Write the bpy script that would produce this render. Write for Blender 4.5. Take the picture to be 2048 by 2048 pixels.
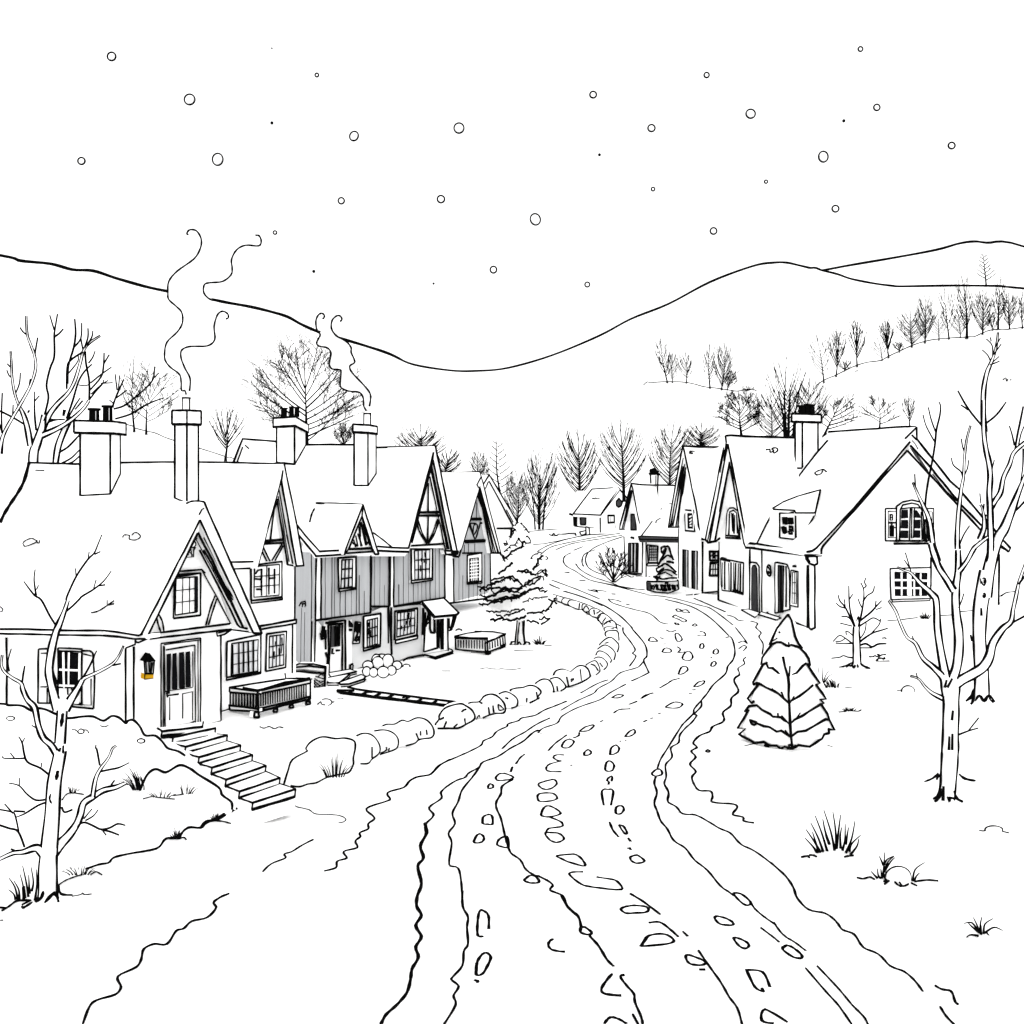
import bpy, math, random
from mathutils import Vector
for o in list(bpy.data.objects): bpy.data.objects.remove(o)
SC = bpy.context.scene
# ---------------------------------------------------------------- camera, sky, sun, exposure
CAMZ, F, HU, HV = 7.5, 2048.0, 1024.0, 954.0
LW = [1.15]; KW = 1.12            # weight of the drawn lines
cd = bpy.data.cameras.new('camera'); cam = bpy.data.objects.new('camera', cd); SC.collection.objects.link(cam)
cam.location = (0, 0, CAMZ); cam.rotation_euler = (math.radians(90), 0, 0)
cd.sensor_width = 36; cd.lens = 36 * F / 2048; cd.shift_y = (HV - 1024) / 2048; cd.clip_end = 6000
SC.camera = cam
SUN_EL, SUN_ROT = math.radians(38), math.radians(200)
wd = bpy.data.worlds.new('World'); SC.world = wd; wd.use_nodes = True
nt = wd.node_tree; bg = nt.nodes['Background']
sky = nt.nodes.new('ShaderNodeTexSky'); sky.sky_type = 'NISHITA'; sky.sun_disc = False
sky.sun_elevation = SUN_EL; sky.sun_rotation = SUN_ROT; sky.dust_density = 6; sky.air_density = 1.5
bw = nt.nodes.new('ShaderNodeRGBToBW'); pw = nt.nodes.new('ShaderNodeMath'); pw.operation = 'POWER'; pw.inputs[1].default_value = 0.06    # closed cloud: the clear sky's brightness levelled out
nt.links.new(sky.outputs[0], bw.inputs[0]); nt.links.new(bw.outputs[0], pw.inputs[0]); ml = nt.nodes.new('ShaderNodeMath'); ml.operation = 'MULTIPLY'; ml.inputs[1].default_value = 3.0
nt.links.new(pw.outputs[0], ml.inputs[0]); nt.links.new(ml.outputs[0], bg.inputs['Color'])
bg.inputs['Strength'].default_value = 0.15
sl = bpy.data.lights.new('sun', 'SUN'); sun = bpy.data.objects.new('sun', sl); SC.collection.objects.link(sun)
sl.energy = 0.5; sl.angle = math.radians(70); sl.color = (1.0, 0.985, 0.96)
sun.rotation_euler = (math.radians(90) - SUN_EL, 0, math.radians(10))
SC.view_settings.view_transform = 'Standard'; SC.view_settings.look = 'None'
SC.view_settings.exposure = 1.68; SC.view_settings.gamma = 1; SC.view_settings.use_curve_mapping = False
SC.cycles.max_bounces = 10; SC.cycles.diffuse_bounces = 9

# ---------------------------------------------------------------- materials
def mat(name, c0, c1=None, scale=6.0, rough=0.9, stretch=(1, 1, 1)):
    m = bpy.data.materials.new(name); m.use_nodes = True; n = m.node_tree; p = n.nodes['Principled BSDF']
    p.inputs['Roughness'].default_value = rough; p.inputs['Specular IOR Level'].default_value = 0.0
    tc = n.nodes.new('ShaderNodeTexCoord'); mp = n.nodes.new('ShaderNodeMapping'); nz = n.nodes.new('ShaderNodeTexNoise')
    rp = n.nodes.new('ShaderNodeValToRGB'); mp.inputs['Scale'].default_value = stretch; nz.inputs['Scale'].default_value = scale
    rp.color_ramp.elements[0].position = 0.35; rp.color_ramp.elements[1].position = 0.65
    rp.color_ramp.elements[0].color = (*c0, 1); rp.color_ramp.elements[1].color = (*(c1 or c0), 1)
    n.links.new(tc.outputs['Object'], mp.inputs[0]); n.links.new(mp.outputs[0], nz.inputs['Vector'])
    n.links.new(nz.outputs[0], rp.inputs[0]); n.links.new(rp.outputs[0], p.inputs['Base Color'])
    return m
MAT = {
 'W': mat('snow_white', (.92, .92, .92), (.94, .94, .94), 3),
 'K': mat('ink_black', (.0012, .0012, .0012), (.003, .003, .003), 20),
 'G': mat('grey_boards', (.325, .332, .342), (.38, .386, .395), 2.2, stretch=(2.5, 2.5, .12)),
 'H': mat('pale_grey_render', (.52, .525, .53), (.575, .577, .58), 1.2),
 'L': mat('light_grey', (.55, .56, .58), (.7, .7, .71), 3),
 'B': mat('dark_glass', (.003, .003, .0035), (.005, .005, .006), 5, .5),
 'D': mat('dim_glass', (.02, .02, .021), (.05, .05, .052), 4, stretch=(6, 6, .3)),
 'Y': mat('amber', (.45, .232, .007), (.485, .255, .009), 8),
}
MK = list(MAT)
# ---------------------------------------------------------------- measuring helpers
TILE = dict(A=(0,800,400), B=(0,1200,400), C=(300,800,400), D=(300,1100,400), E=(600,800,400), F=(600,1100,400),
 G=(900,800,400), H=(1200,800,400), I=(1500,800,400), J=(1648,800,400), K=(1400,1100,400), L=(1648,1100,400),
 M=(0,1500,500), N=(400,1350,500), O=(800,1350,500), P=(1200,1350,500), Q=(700,1648,400), R=(1100,1648,400),
 S=(1548,1548,500), T=(0,400,500), U=(450,550,400), V=(1200,600,500), W=(1548,450,500), X=(1000,1100,500),
 Z=(0,1300,400), f=(0,0,2048), n=(0,0,1932))
def tl(t, s):
    x0, y0, k = TILE[t]; k /= 1932.0; r = []
    for q in s.split():
        a = [float(c) for c in q.split(',')]
        r.append((x0 + a[0] * k, y0 + a[1] * k) if len(a) == 2 else (x0 + a[0] * k, y0 + a[1] * k, a[2] * k))
    return r
def unp(u, v, Y): return Vector(((u - HU) / F * Y, Y, CAMZ - (v - HV) / F * Y))
class Plane:                     # a real plane: three surveyed points, or two for an upright wall
    def __init__(s, *a):
        if len(a) == 2:
            (u0, Y0), (u1, Y1) = a; s.b = (1/Y1 - 1/Y0) / (u1 - u0); s.c = 0.0; s.a = 1/Y0 - s.b * u0
        else:
            (u0, v0, y0), (u1, v1, y1), (u2, v2, y2) = a
            d = (u1-u0)*(v2-v0) - (u2-u0)*(v1-v0); w1 = 1/y1 - 1/y0; w2 = 1/y2 - 1/y0
            s.b = (w1*(v2-v0) - w2*(v1-v0)) / d; s.c = ((u1-u0)*w2 - (u2-u0)*w1) / d; s.a = 1/y0 - s.b*u0 - s.c*v0
    def Y(s, u, v): return 1.0 / (s.a + s.b*u + s.c*v)
    def at(s, u, v, off=0.0): return unp(u, v, s.Y(u, v) - off)
    def normal(s):               # away from the viewer
        p, q, r = s.at(1000, 1000), s.at(1040, 1000), s.at(1000, 1040)
        n = (q - p).cross(r - p).normalized()
        return n if n.y > 0 else -n
def Front(Y): return Plane((0, Y), (2000, Y))
def sst(t): t = min(1, max(0, t)); return t*t*(3 - 2*t)
def G0(x, y):
    k = sst((y - 22.5) / 2.5)
    return 1.75 * sst((-5.0 + 1.4*k - x) / (2.6 - .8*k)) * sst((y - 18.5) / 4.0) * (1 - sst((y - 27) / 6.0))
class _Ground:
    def Y(s, u, v):
        dx = (u - HU) / F; dz = -(v - HV) / F; y = 6.0; step = .25
        if dz > -0.02: return 375.0
        while y < 500 and CAMZ + dz*y > G0(dx*y, y): y += step * max(1, y/30)
        lo, hi = y - step * max(1, y/30) * 1.1, y
        for _ in range(18):
            m = (lo + hi) / 2
            if CAMZ + dz*m > G0(dx*m, m): lo = m
            else: hi = m
        return hi
    def at(s, u, v, off=0.0): return unp(u, v, s.Y(u, v) - off)
GR = _Ground()
RND = random.Random(7)
def smooth(p, k=4):
    if len(p) < 3: return p
    r = []
    for i in range(len(p) - 1):
        a, b, c, d = p[max(0, i-1)], p[i], p[i+1], p[min(len(p)-1, i+2)]
        for j in range(k):
            t = j / k
            r.append(tuple(.5*((2*b[q]) + (c[q]-a[q])*t + (2*a[q]-5*b[q]+4*c[q]-d[q])*t*t + (3*b[q]-a[q]-3*c[q]+d[q])*t**3) for q in range(len(b))))
    return r + [p[-1]]
def wob(p, amp=.45, seg=22):      # hand-drawn unevenness along a straight stroke
    r = [p[0]]
    for a, b in zip(p, p[1:]):
        n = max(1, int(math.hypot(b[0]-a[0], b[1]-a[1]) / seg))
        for i in range(1, n+1):
            t = i / n; j = amp if i < n else 0
            r.append((a[0]+(b[0]-a[0])*t + RND.uniform(-j, j), a[1]+(b[1]-a[1])*t + RND.uniform(-j, j)))
    return r
# ---------------------------------------------------------------- mesh builder
class MB:
    def __init__(s): s.v = []; s.f = []; s.m = []
    def face(s, pts, m='W'):
        i = len(s.v); s.v += [tuple(p) for p in pts]; s.f.append(tuple(range(i, i+len(pts)))); s.m.append(MK.index(m)); return s
    def prism(s, front, off, m='W'):
        n = len(front); i = len(s.v); k = MK.index(m)
        s.v += [tuple(p) for p in front] + [tuple(p + off) for p in front]
        s.f += [tuple(range(i, i+n)), tuple(range(i+2*n-1, i+n-1, -1))]; s.m += [k, k]
        for a in range(n):
            b = (a+1) % n; s.f.append((i+a, i+b, i+n+b, i+n+a)); s.m.append(k)
        return s
    def tube(s, pts, rad, m='K', n=5, caps=True):
        if len(pts) < 2: return s
        pts = [Vector(p) for p in pts]; k = MK.index(m); base = len(s.v); ref = None
        if not hasattr(rad, '__len__'): rad = [rad] * len(pts)
        if m == 'K': rad = [r * KW for r in rad]
        for i, p in enumerate(pts):
            t = (pts[min(len(pts)-1, i+1)] - pts[max(0, i-1)])
            if t.length < 1e-9: t = Vector((0, 0, 1))
            t.normalize()
            if ref is None:
                ref = Vector((0, -1, 0)) if abs(t.y) < .9 else Vector((0, 0, 1))
            a = (ref - t * ref.dot(t))
            if a.length < 1e-4: a = t.orthogonal()
            a.normalize(); ref = a; b = t.cross(a)
            for j in range(n):
                th = 2*math.pi*j/n; s.v.append(tuple(p + (a*math.cos(th) + b*math.sin(th)) * rad[i]))
        for i in range(len(pts)-1):
            for j in range(n):
                q = base + i*n; w = (j+1) % n
                s.f.append((q+j, q+w, q+n+w, q+n+j)); s.m.append(k)
        if caps:
            s.f.append(tuple(base + n-1-j for j in range(n))); s.f.append(tuple(base + (len(pts)-1)*n + j for j in range(n))); s.m += [k, k]
        return s
    def ink(s, surf, pts, w=4.0, sm=False, off=.03, closed=False, taper=False, m='K', n=5):
        pts = [p[:2] for p in pts]; w *= LW[0]
        if closed: pts = pts + [pts[0]] + ([pts[1]] if sm else [])
        pts = smooth(pts) if sm else wob(pts)
        N = len(pts); P = []; R = []
        for i, (u, v) in enumerate(pts):
            p = surf.at(u, v, off); P.append(p); ww = w * (1 + .16*math.sin(i*1.7 + u*.05))
            if taper: ww *= .35 + .75 * math.sin(math.pi * min(1, max(0, (i + .3) / N)))**.6
            R.append(.5 * ww / F * p.y)
        return s.tube(P, R, m, n)
    def panel(s, pl, pts, m='W', thick=.2, w=4.0, off=0.0, edges=None, dirv=None):
        fr = [pl.at(u, v, off) for u, v in (p[:2] for p in pts)]
        s.prism(fr, (dirv or pl.normal()) * thick, m)
        if w:
            n = len(pts)
            for i in (range(n) if edges is None else edges): s.ink(pl, [pts[i], pts[(i+1) % n]], w, off=off+.02)
        return s
    def ball(s, c, rx, ry, rz, m='W', nu=14, nv=9):
        b = len(s.v); k = MK.index(m)
        for i in range(nv+1):
            ph = math.pi*i/nv
            for j in range(nu):
                th = 2*math.pi*j/nu
                s.v.append((c[0]+rx*math.sin(ph)*math.cos(th), c[1]+ry*math.sin(ph)*math.sin(th), c[2]+rz*math.cos(ph)))
        for i in range(nv):
            for j in range(nu):
                w = (j+1) % nu; s.f.append((b+i*nu+j, b+i*nu+w, b+(i+1)*nu+w, b+(i+1)*nu+j)); s.m.append(k)
        return s
    def clump(s, u, v, ru, rv, Y, w=4.0, ty=.8, tilt=0.0):   # rounded snow lump with its inked rim
        c = unp(u, v, Y); rx = ru/F*Y; rz = rv/F*Y
        s.ball(c, rx*.985, min(rx, rz)*ty, rz*.985, 'W', 18, 12)
        P = [unp(u + ru*math.cos(a)*(1+.02*math.sin(3*a+u)), v + rv*math.sin(a)*(1+.03*math.sin(2*a+v)), Y-.5*w/F*Y) for a in [2*math.pi*i/28 for i in range(29)]]
        s.tube(P, [.5*w/F*Y*(1+.15*math.sin(i)) for i in range(29)], 'K', 5, False); return s
    def limb(s, surf, pts, w=4.0, minw=5.2, m='W'):          # pts: (u, v, width); stout limbs are pale with dark bark edges, twigs dark
        p = smooth(pts, 4); P = [surf.at(a[0], a[1]) for a in p]
        if max(a[2] for a in p) < minw:
            return s.tube(P, [min(2.1, max(.72*a[2], 1.25)) / F * q.y for a, q in zip(p, P)], 'K', 5)
        s.tube(P, [max(.5*a[2], .4) / F * q.y for a, q in zip(p, P)], m, 8)
        for sg in (-1, 1):
            E = []; R = []
            for i, a in enumerate(p):
                b = p[min(len(p)-1, i+1)]; c = p[max(0, i-1)]; tx, ty = b[0]-c[0], b[1]-c[1]; l = math.hypot(tx, ty) or 1
                q = surf.at(a[0] - sg*ty/l*(a[2]*.5 + .6), a[1] + sg*tx/l*(a[2]*.5 + .6)); r_ = min(.5*w, max(1.25, .32*a[2])) * (.9 + .15*math.sin(i*.9 + sg)) / F * q.y
                E.append(q - Vector((0, r_*.9, 0))); R.append(r_)
            s.tube(E, R, 'K', 5)
        return s
    def build(s, name, parent=None, loc=None, **kw):
        me = bpy.data.meshes.new(name); L = Vector(loc) if loc is not None else (root_loc(parent) if parent else Vector((0, 0, 0)))
        me.from_pydata([(a-L.x, b-L.y, c-L.z) for a, b, c in s.v], [], s.f)
        used = sorted(set(s.m)); 
        for k in used: me.materials.append(MAT[MK[k]])
        me.polygons.foreach_set('material_index', [used.index(k) for k in s.m]); me.update()
        o = bpy.data.objects.new(name, me); SC.collection.objects.link(o)
        if parent: o.parent = parent
        else: o.location = L
        for k, v in kw.items(): o[k] = v
        return o
def root_loc(o):
    while o.parent: o = o.parent
    return Vector(o.location)
def tag(o, label, cat, group=None):
    o['label'] = label; o['category'] = cat
    if group: o['group'] = group
    return o
def thing(name, label, cat, loc, group=None):
    o = bpy.data.objects.new(name, None); SC.collection.objects.link(o); o.location = Vector(loc); o.empty_display_size = .3
    return tag(o, label, cat, group)
def lerp2(q, s, t):
    a, b, c, d = q
    return tuple((a[i]*(1-s) + b[i]*s)*(1-t) + (d[i]*(1-s) + c[i]*s)*t for i in (0, 1))
def sub(q, s0, t0, s1, t1): return [lerp2(q, s0, t0), lerp2(q, s1, t0), lerp2(q, s1, t1), lerp2(q, s0, t1)]
def window(root, pl, outer, inner=None, cols=2, rows=3, glass='W', bar='K', bw=3.0, w=3.5, sill=None, off=.06, ins=(.12, .1), name='window', label=None, dashes=0):
    q = inner or sub(outer, ins[0], ins[1], 1-ins[0], 1-ins[1]); bw *= .68 if bar == 'K' else 1
    keep = LW[0]; LW[0] = keep*.9
    b = MB(); b.panel(pl, outer, 'W', .1, w, off)
    b.ink(pl, q, w*.8, off=off+.03, closed=True)
    for i in range(1, cols): b.ink(pl, [lerp2(q, i/cols, 0), lerp2(q, i/cols, 1)], bw, off=off+.06, m=bar)
    for i in range(1, rows): b.ink(pl, [lerp2(q, 0, i/rows), lerp2(q, 1, i/rows)], bw, off=off+.06, m=bar)
    r = random.Random(int(outer[0][0]*7))
    for i in range(dashes):
        x, y = r.uniform(.06, .94), r.uniform(.05, .7); b.ink(pl, [lerp2(q, x, y), lerp2(q, x + r.uniform(-.04, .04), y + r.uniform(.12, .3))], r.uniform(2, 4), off=off+.05)
    wo = b.build(name, root)
    if label: wo['label'] = label
    MB().panel(pl, q, glass, .02, 0, off+.02).build('pane', wo)
    if sill:
        sb = MB(); sb.panel(pl, sill, 'W', .2, w*.9, off+.08); sb.build('sill', wo)
    LW[0] = keep
    return wo
def slats(b, pl, q, n, w=3.0, off=.08):
    for i in range(n):
        x = (i + .5) / n; b.ink(pl, [lerp2(q, x, .03), lerp2(q, x, .97)], w, off=off)
def chimney(root, surf, fl, fr, rb, vtop, cap, vcap, w=4.0, pots=(), name='chimney', extra=None):
    A, B_, C_ = surf.at(*fl), surf.at(*fr), surf.at(*rb); D_ = A + C_ - B_
    zt = CAMZ - (vtop - HV) / F * B_.y; b = MB()
    top = [Vector((p.x, p.y, zt)) for p in (A, B_, C_, D_)]; bot = [A, B_, C_, D_]
    low = [Vector((p.x, p.y, p.z - .25)) for p in bot]
    for i in range(4): j = (i+1) % 4; b.face([low[i], low[j], top[j], top[i]])
    def st(p, q, ww=w): b.tube([p + (q-p)*t for t in (0, .25, .5, .75, 1)], [.5*ww/F*p.y*k for k in (1, .9, 1.1, .95, 1)], 'K')
    for p, t in zip(bot[:3], top[:3]): st(p, t)
    st(A, B_); st(B_, C_)
    # cap: wider block on top
    ce = (A + C_) / 2; ex = cap; z0, z1 = zt, CAMZ - (vcap - HV) / F * B_.y
    def g(p, z): d = Vector((p.x - ce.x, p.y - ce.y, 0)); return Vector((ce.x + d.x*ex, ce.y + d.y*ex, z))
    c0 = [g(p, z0) for p in (A, B_, C_, D_)]; c1 = [g(p, z1) for p in (A, B_, C_, D_)]
    for i in range(4): j = (i+1) % 4; b.face([c0[i], c0[j], c1[j], c1[i]])
    b.face(c0); b.face(c1)
    for i in (0, 1): st(c0[i], c0[i+1], w*1.25); st(c1[i], c1[i+1])
    for i in (0, 2): st(c0[i], c1[i])
    if extra: st(c0[1], c1[1], w*.8)
    o = b.build(name, root)
    for (u, hw, vt, vb, m) in pots:
        pb = MB(); Y = (A.y + C_.y) / 2; p0, p1 = unp(u, vb, Y), unp(u, vt, Y); r = hw/F*Y
        pb.tube([p0, p1], [r, r*.95], m, 10); pb.tube([p1 - Vector((0, 0, r*.25)), p1 + Vector((0, 0, r*.25))], r*1.25, 'K', 10)
        if m == 'W':
            for sg in (-1, 1): pb.tube([unp(u + sg*hw, vb, Y), unp(u + sg*hw, vt, Y)], .5*w/F*Y, 'K')
        else:
            for sg in ((-.4, .35) if hw > 7 else ()): pb.tube([unp(u + sg*hw, vb, Y - r), unp(u + sg*hw, vt+hw*.4, Y - r)], .5*1.1/F*Y, 'L')
        pb.build('chimney_pot', o)
    return o
# ================================================================ THE LAND
def hill(name, pts, Y, front, w=5.0, ink=(0, None), zf=-1.0, back=None, off=0.0):
    pts = smooth(pts, 5); b = MB(); rid = [unp(u, v, Y) for u, v in pts]; rows = []
    for t in [i/8 for i in range(9)]:
        rows.append([Vector((p.x, p.y - front*t, p.z - (p.z - zf) * t**.85)) for p in rid])
    bk = [Vector((p.x, p.y + (back or front), zf)) for p in rid]
    rows = [bk] + rows
    for r0, r1 in zip(rows, rows[1:]):
        for i in range(len(rid)-1): b.face([r0[i], r0[i+1], r1[i+1], r1[i]])
    i0, i1 = ink[0]*5, (len(rid) if ink[1] is None else ink[1]*5+1)
    ww = w if callable(w) else (lambda u: w)
    b.tube([p - Vector((0, off, 0)) for p in rid[i0:i1]], [.5*ww(pts[i][0])*(1+.08*math.sin(i*.8))/F*Y for i in range(i0, min(i1, len(rid)))], 'K')
    return b, rid
# big valley hill, left shoulder through the dip to the right summit
rl = [(-260, 470)] + tl('T', '0,432 160,475 390,498 560,543 720,553 900,610 1100,668 1300,712 1620,770') + tl('U', '0,270 200,305 420,355 600,410 740,485 900,555 1150,630 1400,705 1600,775') \
   + tl('f', '780,689 850,700 900,701 960,695 1040,672 1130,635 1190,603 1260,575 1340,533 1420,503') + tl('W', '0,295 90,295 180,313 270,335 315,335 370,355 480,382 600,422 750,452 900,473 1000,478 1400,472 1700,475 1800,482 1932,495') + [(2300, 600)]
hb, _ = hill('hill', rl, 400, 170, w=lambda u: 8.2 if u < 800 else 6.2)
FT = Plane((900, 700, 399), (1200, 700, 399), (900, 1000, 230))
for t, s in (('U', '117,610 190,645 290,658 380,712 460,755 515,765'), ('V', '520,118 600,97 650,105 698,95')):
    hb.ink(FT, tl(t, s), 1.8, True, off=6, taper=True)
hb.build('hill', kind='structure')
hill('far_hill', [(1500, 620)] + tl('W', '300,368 370,355 560,318 900,260 1250,195 1430,145 1550,130 1640,140 1932,170') + [(2300, 600)], 560, 140, 5.6, ink=(1, None))[0].build('far_hill', kind='structure')
mp = [(1500, 930), (1570, 840)] + tl('W', '330,1240 480,1160 580,1110 640,1085 720,1062 820,1048 885,1015 970,975 1070,930 1165,900 1280,880 1490,866 1550,862 1610,835 1700,808 1932,790') + [(2350, 600)]
mb, _ = hill('near_slope', mp, 200, 50, 2.6, ink=(2, None))
FS = Plane((1700, 750, 199), (2000, 750, 199), (1700, 1000, 155))
for s in ('1030,1028 1070,1015 1105,995', '625,1130 650,1127', '1770,1195 1790,1180 1800,1205 1815,1180 1830,1200 1845,1185', '1320,885 1350,880 1385,903'):
    mb.ink(FS, tl('W', s), 2, True, off=8)
mb.build('hill_slope', kind='structure')
hill('knoll', [(1190, 990), (1240, 840)] + tl('V', '335,660 400,640 520,632 640,635 720,648 800,670 900,682 1000,697 1060,705 1210,702') + [(1560, 830), (1640, 990)], 250, 40, 2.4, ink=(2, 11))[0].build('hill_knoll', kind='structure')
hill('left_slope', [(-400, 800), (100, 815)] + tl('A', '1215,235 1300,270 1410,300 1500,320 1590,360 1690,395') + tl('C', '470,465 600,505 720,545 770,562 810,568') + [(560, 960)], 95, 30, 2.6, ink=(2, 12))[0].build('hill_bank', kind='structure')
# ground: one sheet out past the hills
gb = MB()
xs = [-900, -500, -260, -140, -80, -50, -32, -22, -17] + [-14 + .2*i for i in range(56)] + [-2.5 + .5*i for i in range(22)] + [9, 11, 14, 18, 24, 34, 50, 80, 140, 260, 500, 900]
ys = [-60, -20, 0, 8] + [12 + .25*i for i in range(113)] + [41, 42.5, 44.5, 48, 54, 62, 75, 95, 130, 180, 260, 380, 560, 900, 1600]
for i in range(len(xs)-1):
    for j in range(len(ys)-1):
        gb.face([Vector((x, y, G0(x, y))) for x, y in ((xs[i], ys[j]), (xs[i+1], ys[j]), (xs[i+1], ys[j+1]), (xs[i], ys[j+1]))])
def gink(t, s, w=3.5, sm=True, b=gb, **k):
    for q in s.split('|'): b.ink(GR, tl(t, q), w, sm, off=.02, **k)
gink('M', '1795,455 1700,510 1600,560 1550,600 1450,600 1370,670 1280,685 1210,760 1000,800 880,830 840,870 760,885 660,920', 4)
gink('M', '1770,1110 1700,1140 1650,1180 1670,1220 1600,1295 1480,1325 1420,1380 1360,1400 1290,1500 1190,1500 1110,1540 1090,1620 1050,1680 910,1750 935,1830 890,1890 750,1932 690,1985 640,2115', 4.5)
gink('N', '875,1272 790,1315 710,1365 650,1385 660,1415 550,1460 485,1520', 3.5)
gink('N', '725,970 740,1015 840,1040 900,1075 1060,1083 1125,1110 1110,1135 1070,1142|460,397 495,410 535,397 575,414 610,400 645,408', 2)
gink('N', '1932,655 1850,700 1780,770 1690,785 1620,820 1575,870 1450,910 1470,960 1430,980 1285,1035 1350,1105 1300,1150 1300,1190 1235,1220 1240,1250 1200,1285 1215,1335 1110,1365 1135,1415 1060,1440 1050,1490 960,1515', 4)
gink('O', '35,865 100,800 230,770 300,700 440,635 530,595 625,545 645,510 710,480 750,435 825,400 835,380 915,355 940,335 1040,315 1110,275 1200,240 1285,205|790,570 870,495 960,445 1050,385 1155,335', 3.5)
gink('X', '470,1240 600,1165 720,1110 760,1070 860,1015 930,950 1060,910 1105,865|625,1105 750,1035 835,1005|950,600 955,640 1005,705 1045,770 1025,800 1050,825 1000,900|400,235 590,305 770,380', 2.8)
gink('P', '1080,0 1035,40 1070,125 1015,180 1010,240 950,290 960,340 940,370 870,400 845,440 770,470 720,525 750,560 705,590 740,635 695,690 740,745 710,790 730,850 770,895 855,900 870,940 870,985 1030,1000 1060,1025 1025,1080 1105,1100 1110,1130 1190,1145', 4)
gink('X', '1820,600 1890,690 1910,720|1900,830 1880,850 1890,880 1840,915 1850,960 1810,1010 1845,1080|1840,720 1880,705 1910,725|1845,765 1880,740 1905,750 1880,780|1140,350 1320,370 1550,430 1640,460 1800,580|1500,375 1740,480', 2.6)
gink('K', '0,490 100,535 250,600|260,630 330,650 370,680 420,688|490,690 555,710 540,750 590,800 570,840 610,910 600,1010', 2.6)
gink('S', '1245,1635 1300,1665 1370,1680 1400,1760 1425,1780|1285,1800 1330,1870 1390,1932', 4.5)
gink('G', '1400,1450 1300,1490 1275,1560 1290,1610|1680,1320 1500,1380 1360,1450 1310,1530 1330,1610 1400,1660 1480,1690|750,1275 900,1260 1100,1245 1310,1240', 2.4)
gink('G', '1700,1690 1640,1640 1740,1710 1770,1710|1800,1705 1850,1700 1932,1710', 2.6)
gink('F', '1370,1170 1455,1170|1740,1150 1800,1140 1860,1150 1932,1152|365,1437 390,1440 418,1435', 2)
gink('X', '110,778 260,775|0,918 100,925 165,912', 2)
gink('M', '1690,380 1680,405 1740,420 1775,450', 3); gink('N', '395,1040 330,1022 265,1040 200,1080 110,1125 45,1130 5,1175', 4); gink('K', '430,1893 550,1865|1130,1865 1280,1900', 2.2)
gink('G', '960,1180 1100,1180 1180,1175', 2)
gink('M', '0,1315 25,1315|555,1130 620,1118 640,1105 655,1118 710,1112', 2.2); gink('K', '1105,740 1230,735', 3)
gink('L', '545,690 700,680|750,675 900,655|1115,637 1235,630|1310,600 1430,587|1570,540 1690,530|1705,450 1760,415 1840,405', 3)
gink('G', '960,1300 985,1312 1000,1290 1020,1312 1050,1300 1100,1302 1160,1292 1225,1285|970,1306 1005,1318 1040,1310|1212,1285 1215,1312|740,1400 900,1392 1100,1352 1300,1312 1640,1272', 2.8)
gb.build('ground', kind='structure')
# road: packed snow with wheel tracks and footprints, a sheet 4 mm above the ground
left = tl('Q', '300,1932 350,1840 450,1750 550,1630 585,1500 600,1400 660,1290 635,1190 690,1090 635,985 690,885 645,800 650,700 690,580 655,410 710,330 680,215 740,90') \
     + tl('O', '205,1230 195,1160 260,1085 225,1025 320,955 320,900 420,825 500,795 530,760 610,715 640,675 750,635 850,570 950,515 1030,445 1075,430')
lhi = tl('X', '295,1415 330,1380 440,1340 480,1285 600,1220 770,1160 850,1105 970,1040'); lbend = tl('X', '1015,1015 1140,955 1145,935 1110,855 1135,820 1120,730 1030,620 1010,590 920,505 800,430 650,370 500,320 420,285 370,260 325,210')
lfar = tl('G', '780,1530 800,1500 900,1430 1050,1370 1250,1320 1400,1290 1650,1260')
right = tl('S', '1285,1800 1150,1680 1090,1600 1010,1530 900,1485 810,1395 690,1340 620,1240 530,1205 480,1140 400,1080 270,1050 180,960 150,880 90,790 0,710') + tl('P', '1200,1365 1090,1310 1010,1225 930,1190 830,1130 740,1085 640,1075 590,1020 525,980 530,910 500,850')
rmid = tl('X', '1215,1690 1240,1620 1290,1540 1390,1380 1420,1340 1490,1270 1500,1230 1550,1170 1600,1110 1650,1040 1740,960 1760,900 1800,850 1815,780 1790,680 1770,665 1630,530 1480,440 1280,385')
rfar = tl('G', '1880,1835 1700,1820 1560,1770 1380,1710 1260,1640 1215,1585') + tl('G', '1310,1530 1360,1450 1500,1380 1680,1320')
rb_ = MB()
def resamp(p, n):
    d = [0]
    for a, b in zip(p, p[1:]): d.append(d[-1] + (a-b).length)
    r = []; k = 0
    for i in range(n):
        t = d[-1]*i/(n-1)
        while k < len(p)-2 and d[k+1] < t: k += 1
        r.append(p[k].lerp(p[k+1], (t-d[k]) / max(1e-6, d[k+1]-d[k])))
    return r
def ctrl(px): return [GR.at(*p) for p in px]
Ls = [ctrl(left + lhi[:1]), ctrl(lhi + lbend[:1]), ctrl(lbend), ctrl([lbend[-1]] + lfar)]
Rs = [ctrl(right + rmid[:1]), ctrl(rmid[:9]), ctrl(rmid[8:]), ctrl(rmid[-1:] + rfar)]
for a, b in zip(Ls, Rs):
    a, b = resamp(a, 40), resamp(b, 40)
    for i in range(39):
        for k in range(8):
            q = [a[i].lerp(b[i], k/8), a[i].lerp(b[i], (k+1)/8), a[i+1].lerp(b[i+1], (k+1)/8), a[i+1].lerp(b[i+1], k/8)]
            rb_.face([Vector((p.x, p.y, G0(p.x, p.y) + .004)) for p in q])
def rink(t, s, w=3.5, sm=True, **k): gink(t, s, w, sm, rb_, **k)
rink('Q', '300,1932 350,1840 450,1750 550,1630 585,1500 600,1400 660,1290 635,1190 690,1090 635,985 690,885 645,800 650,700 690,580 655,410 710,330 680,215 740,90 725,0', 6)
rink('O', '205,1230 195,1160 260,1085 225,1025 320,955 320,900 420,825 500,795 530,760 610,715 640,675 750,635 850,570 950,515 1030,445 1075,430', 4.2)
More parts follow.
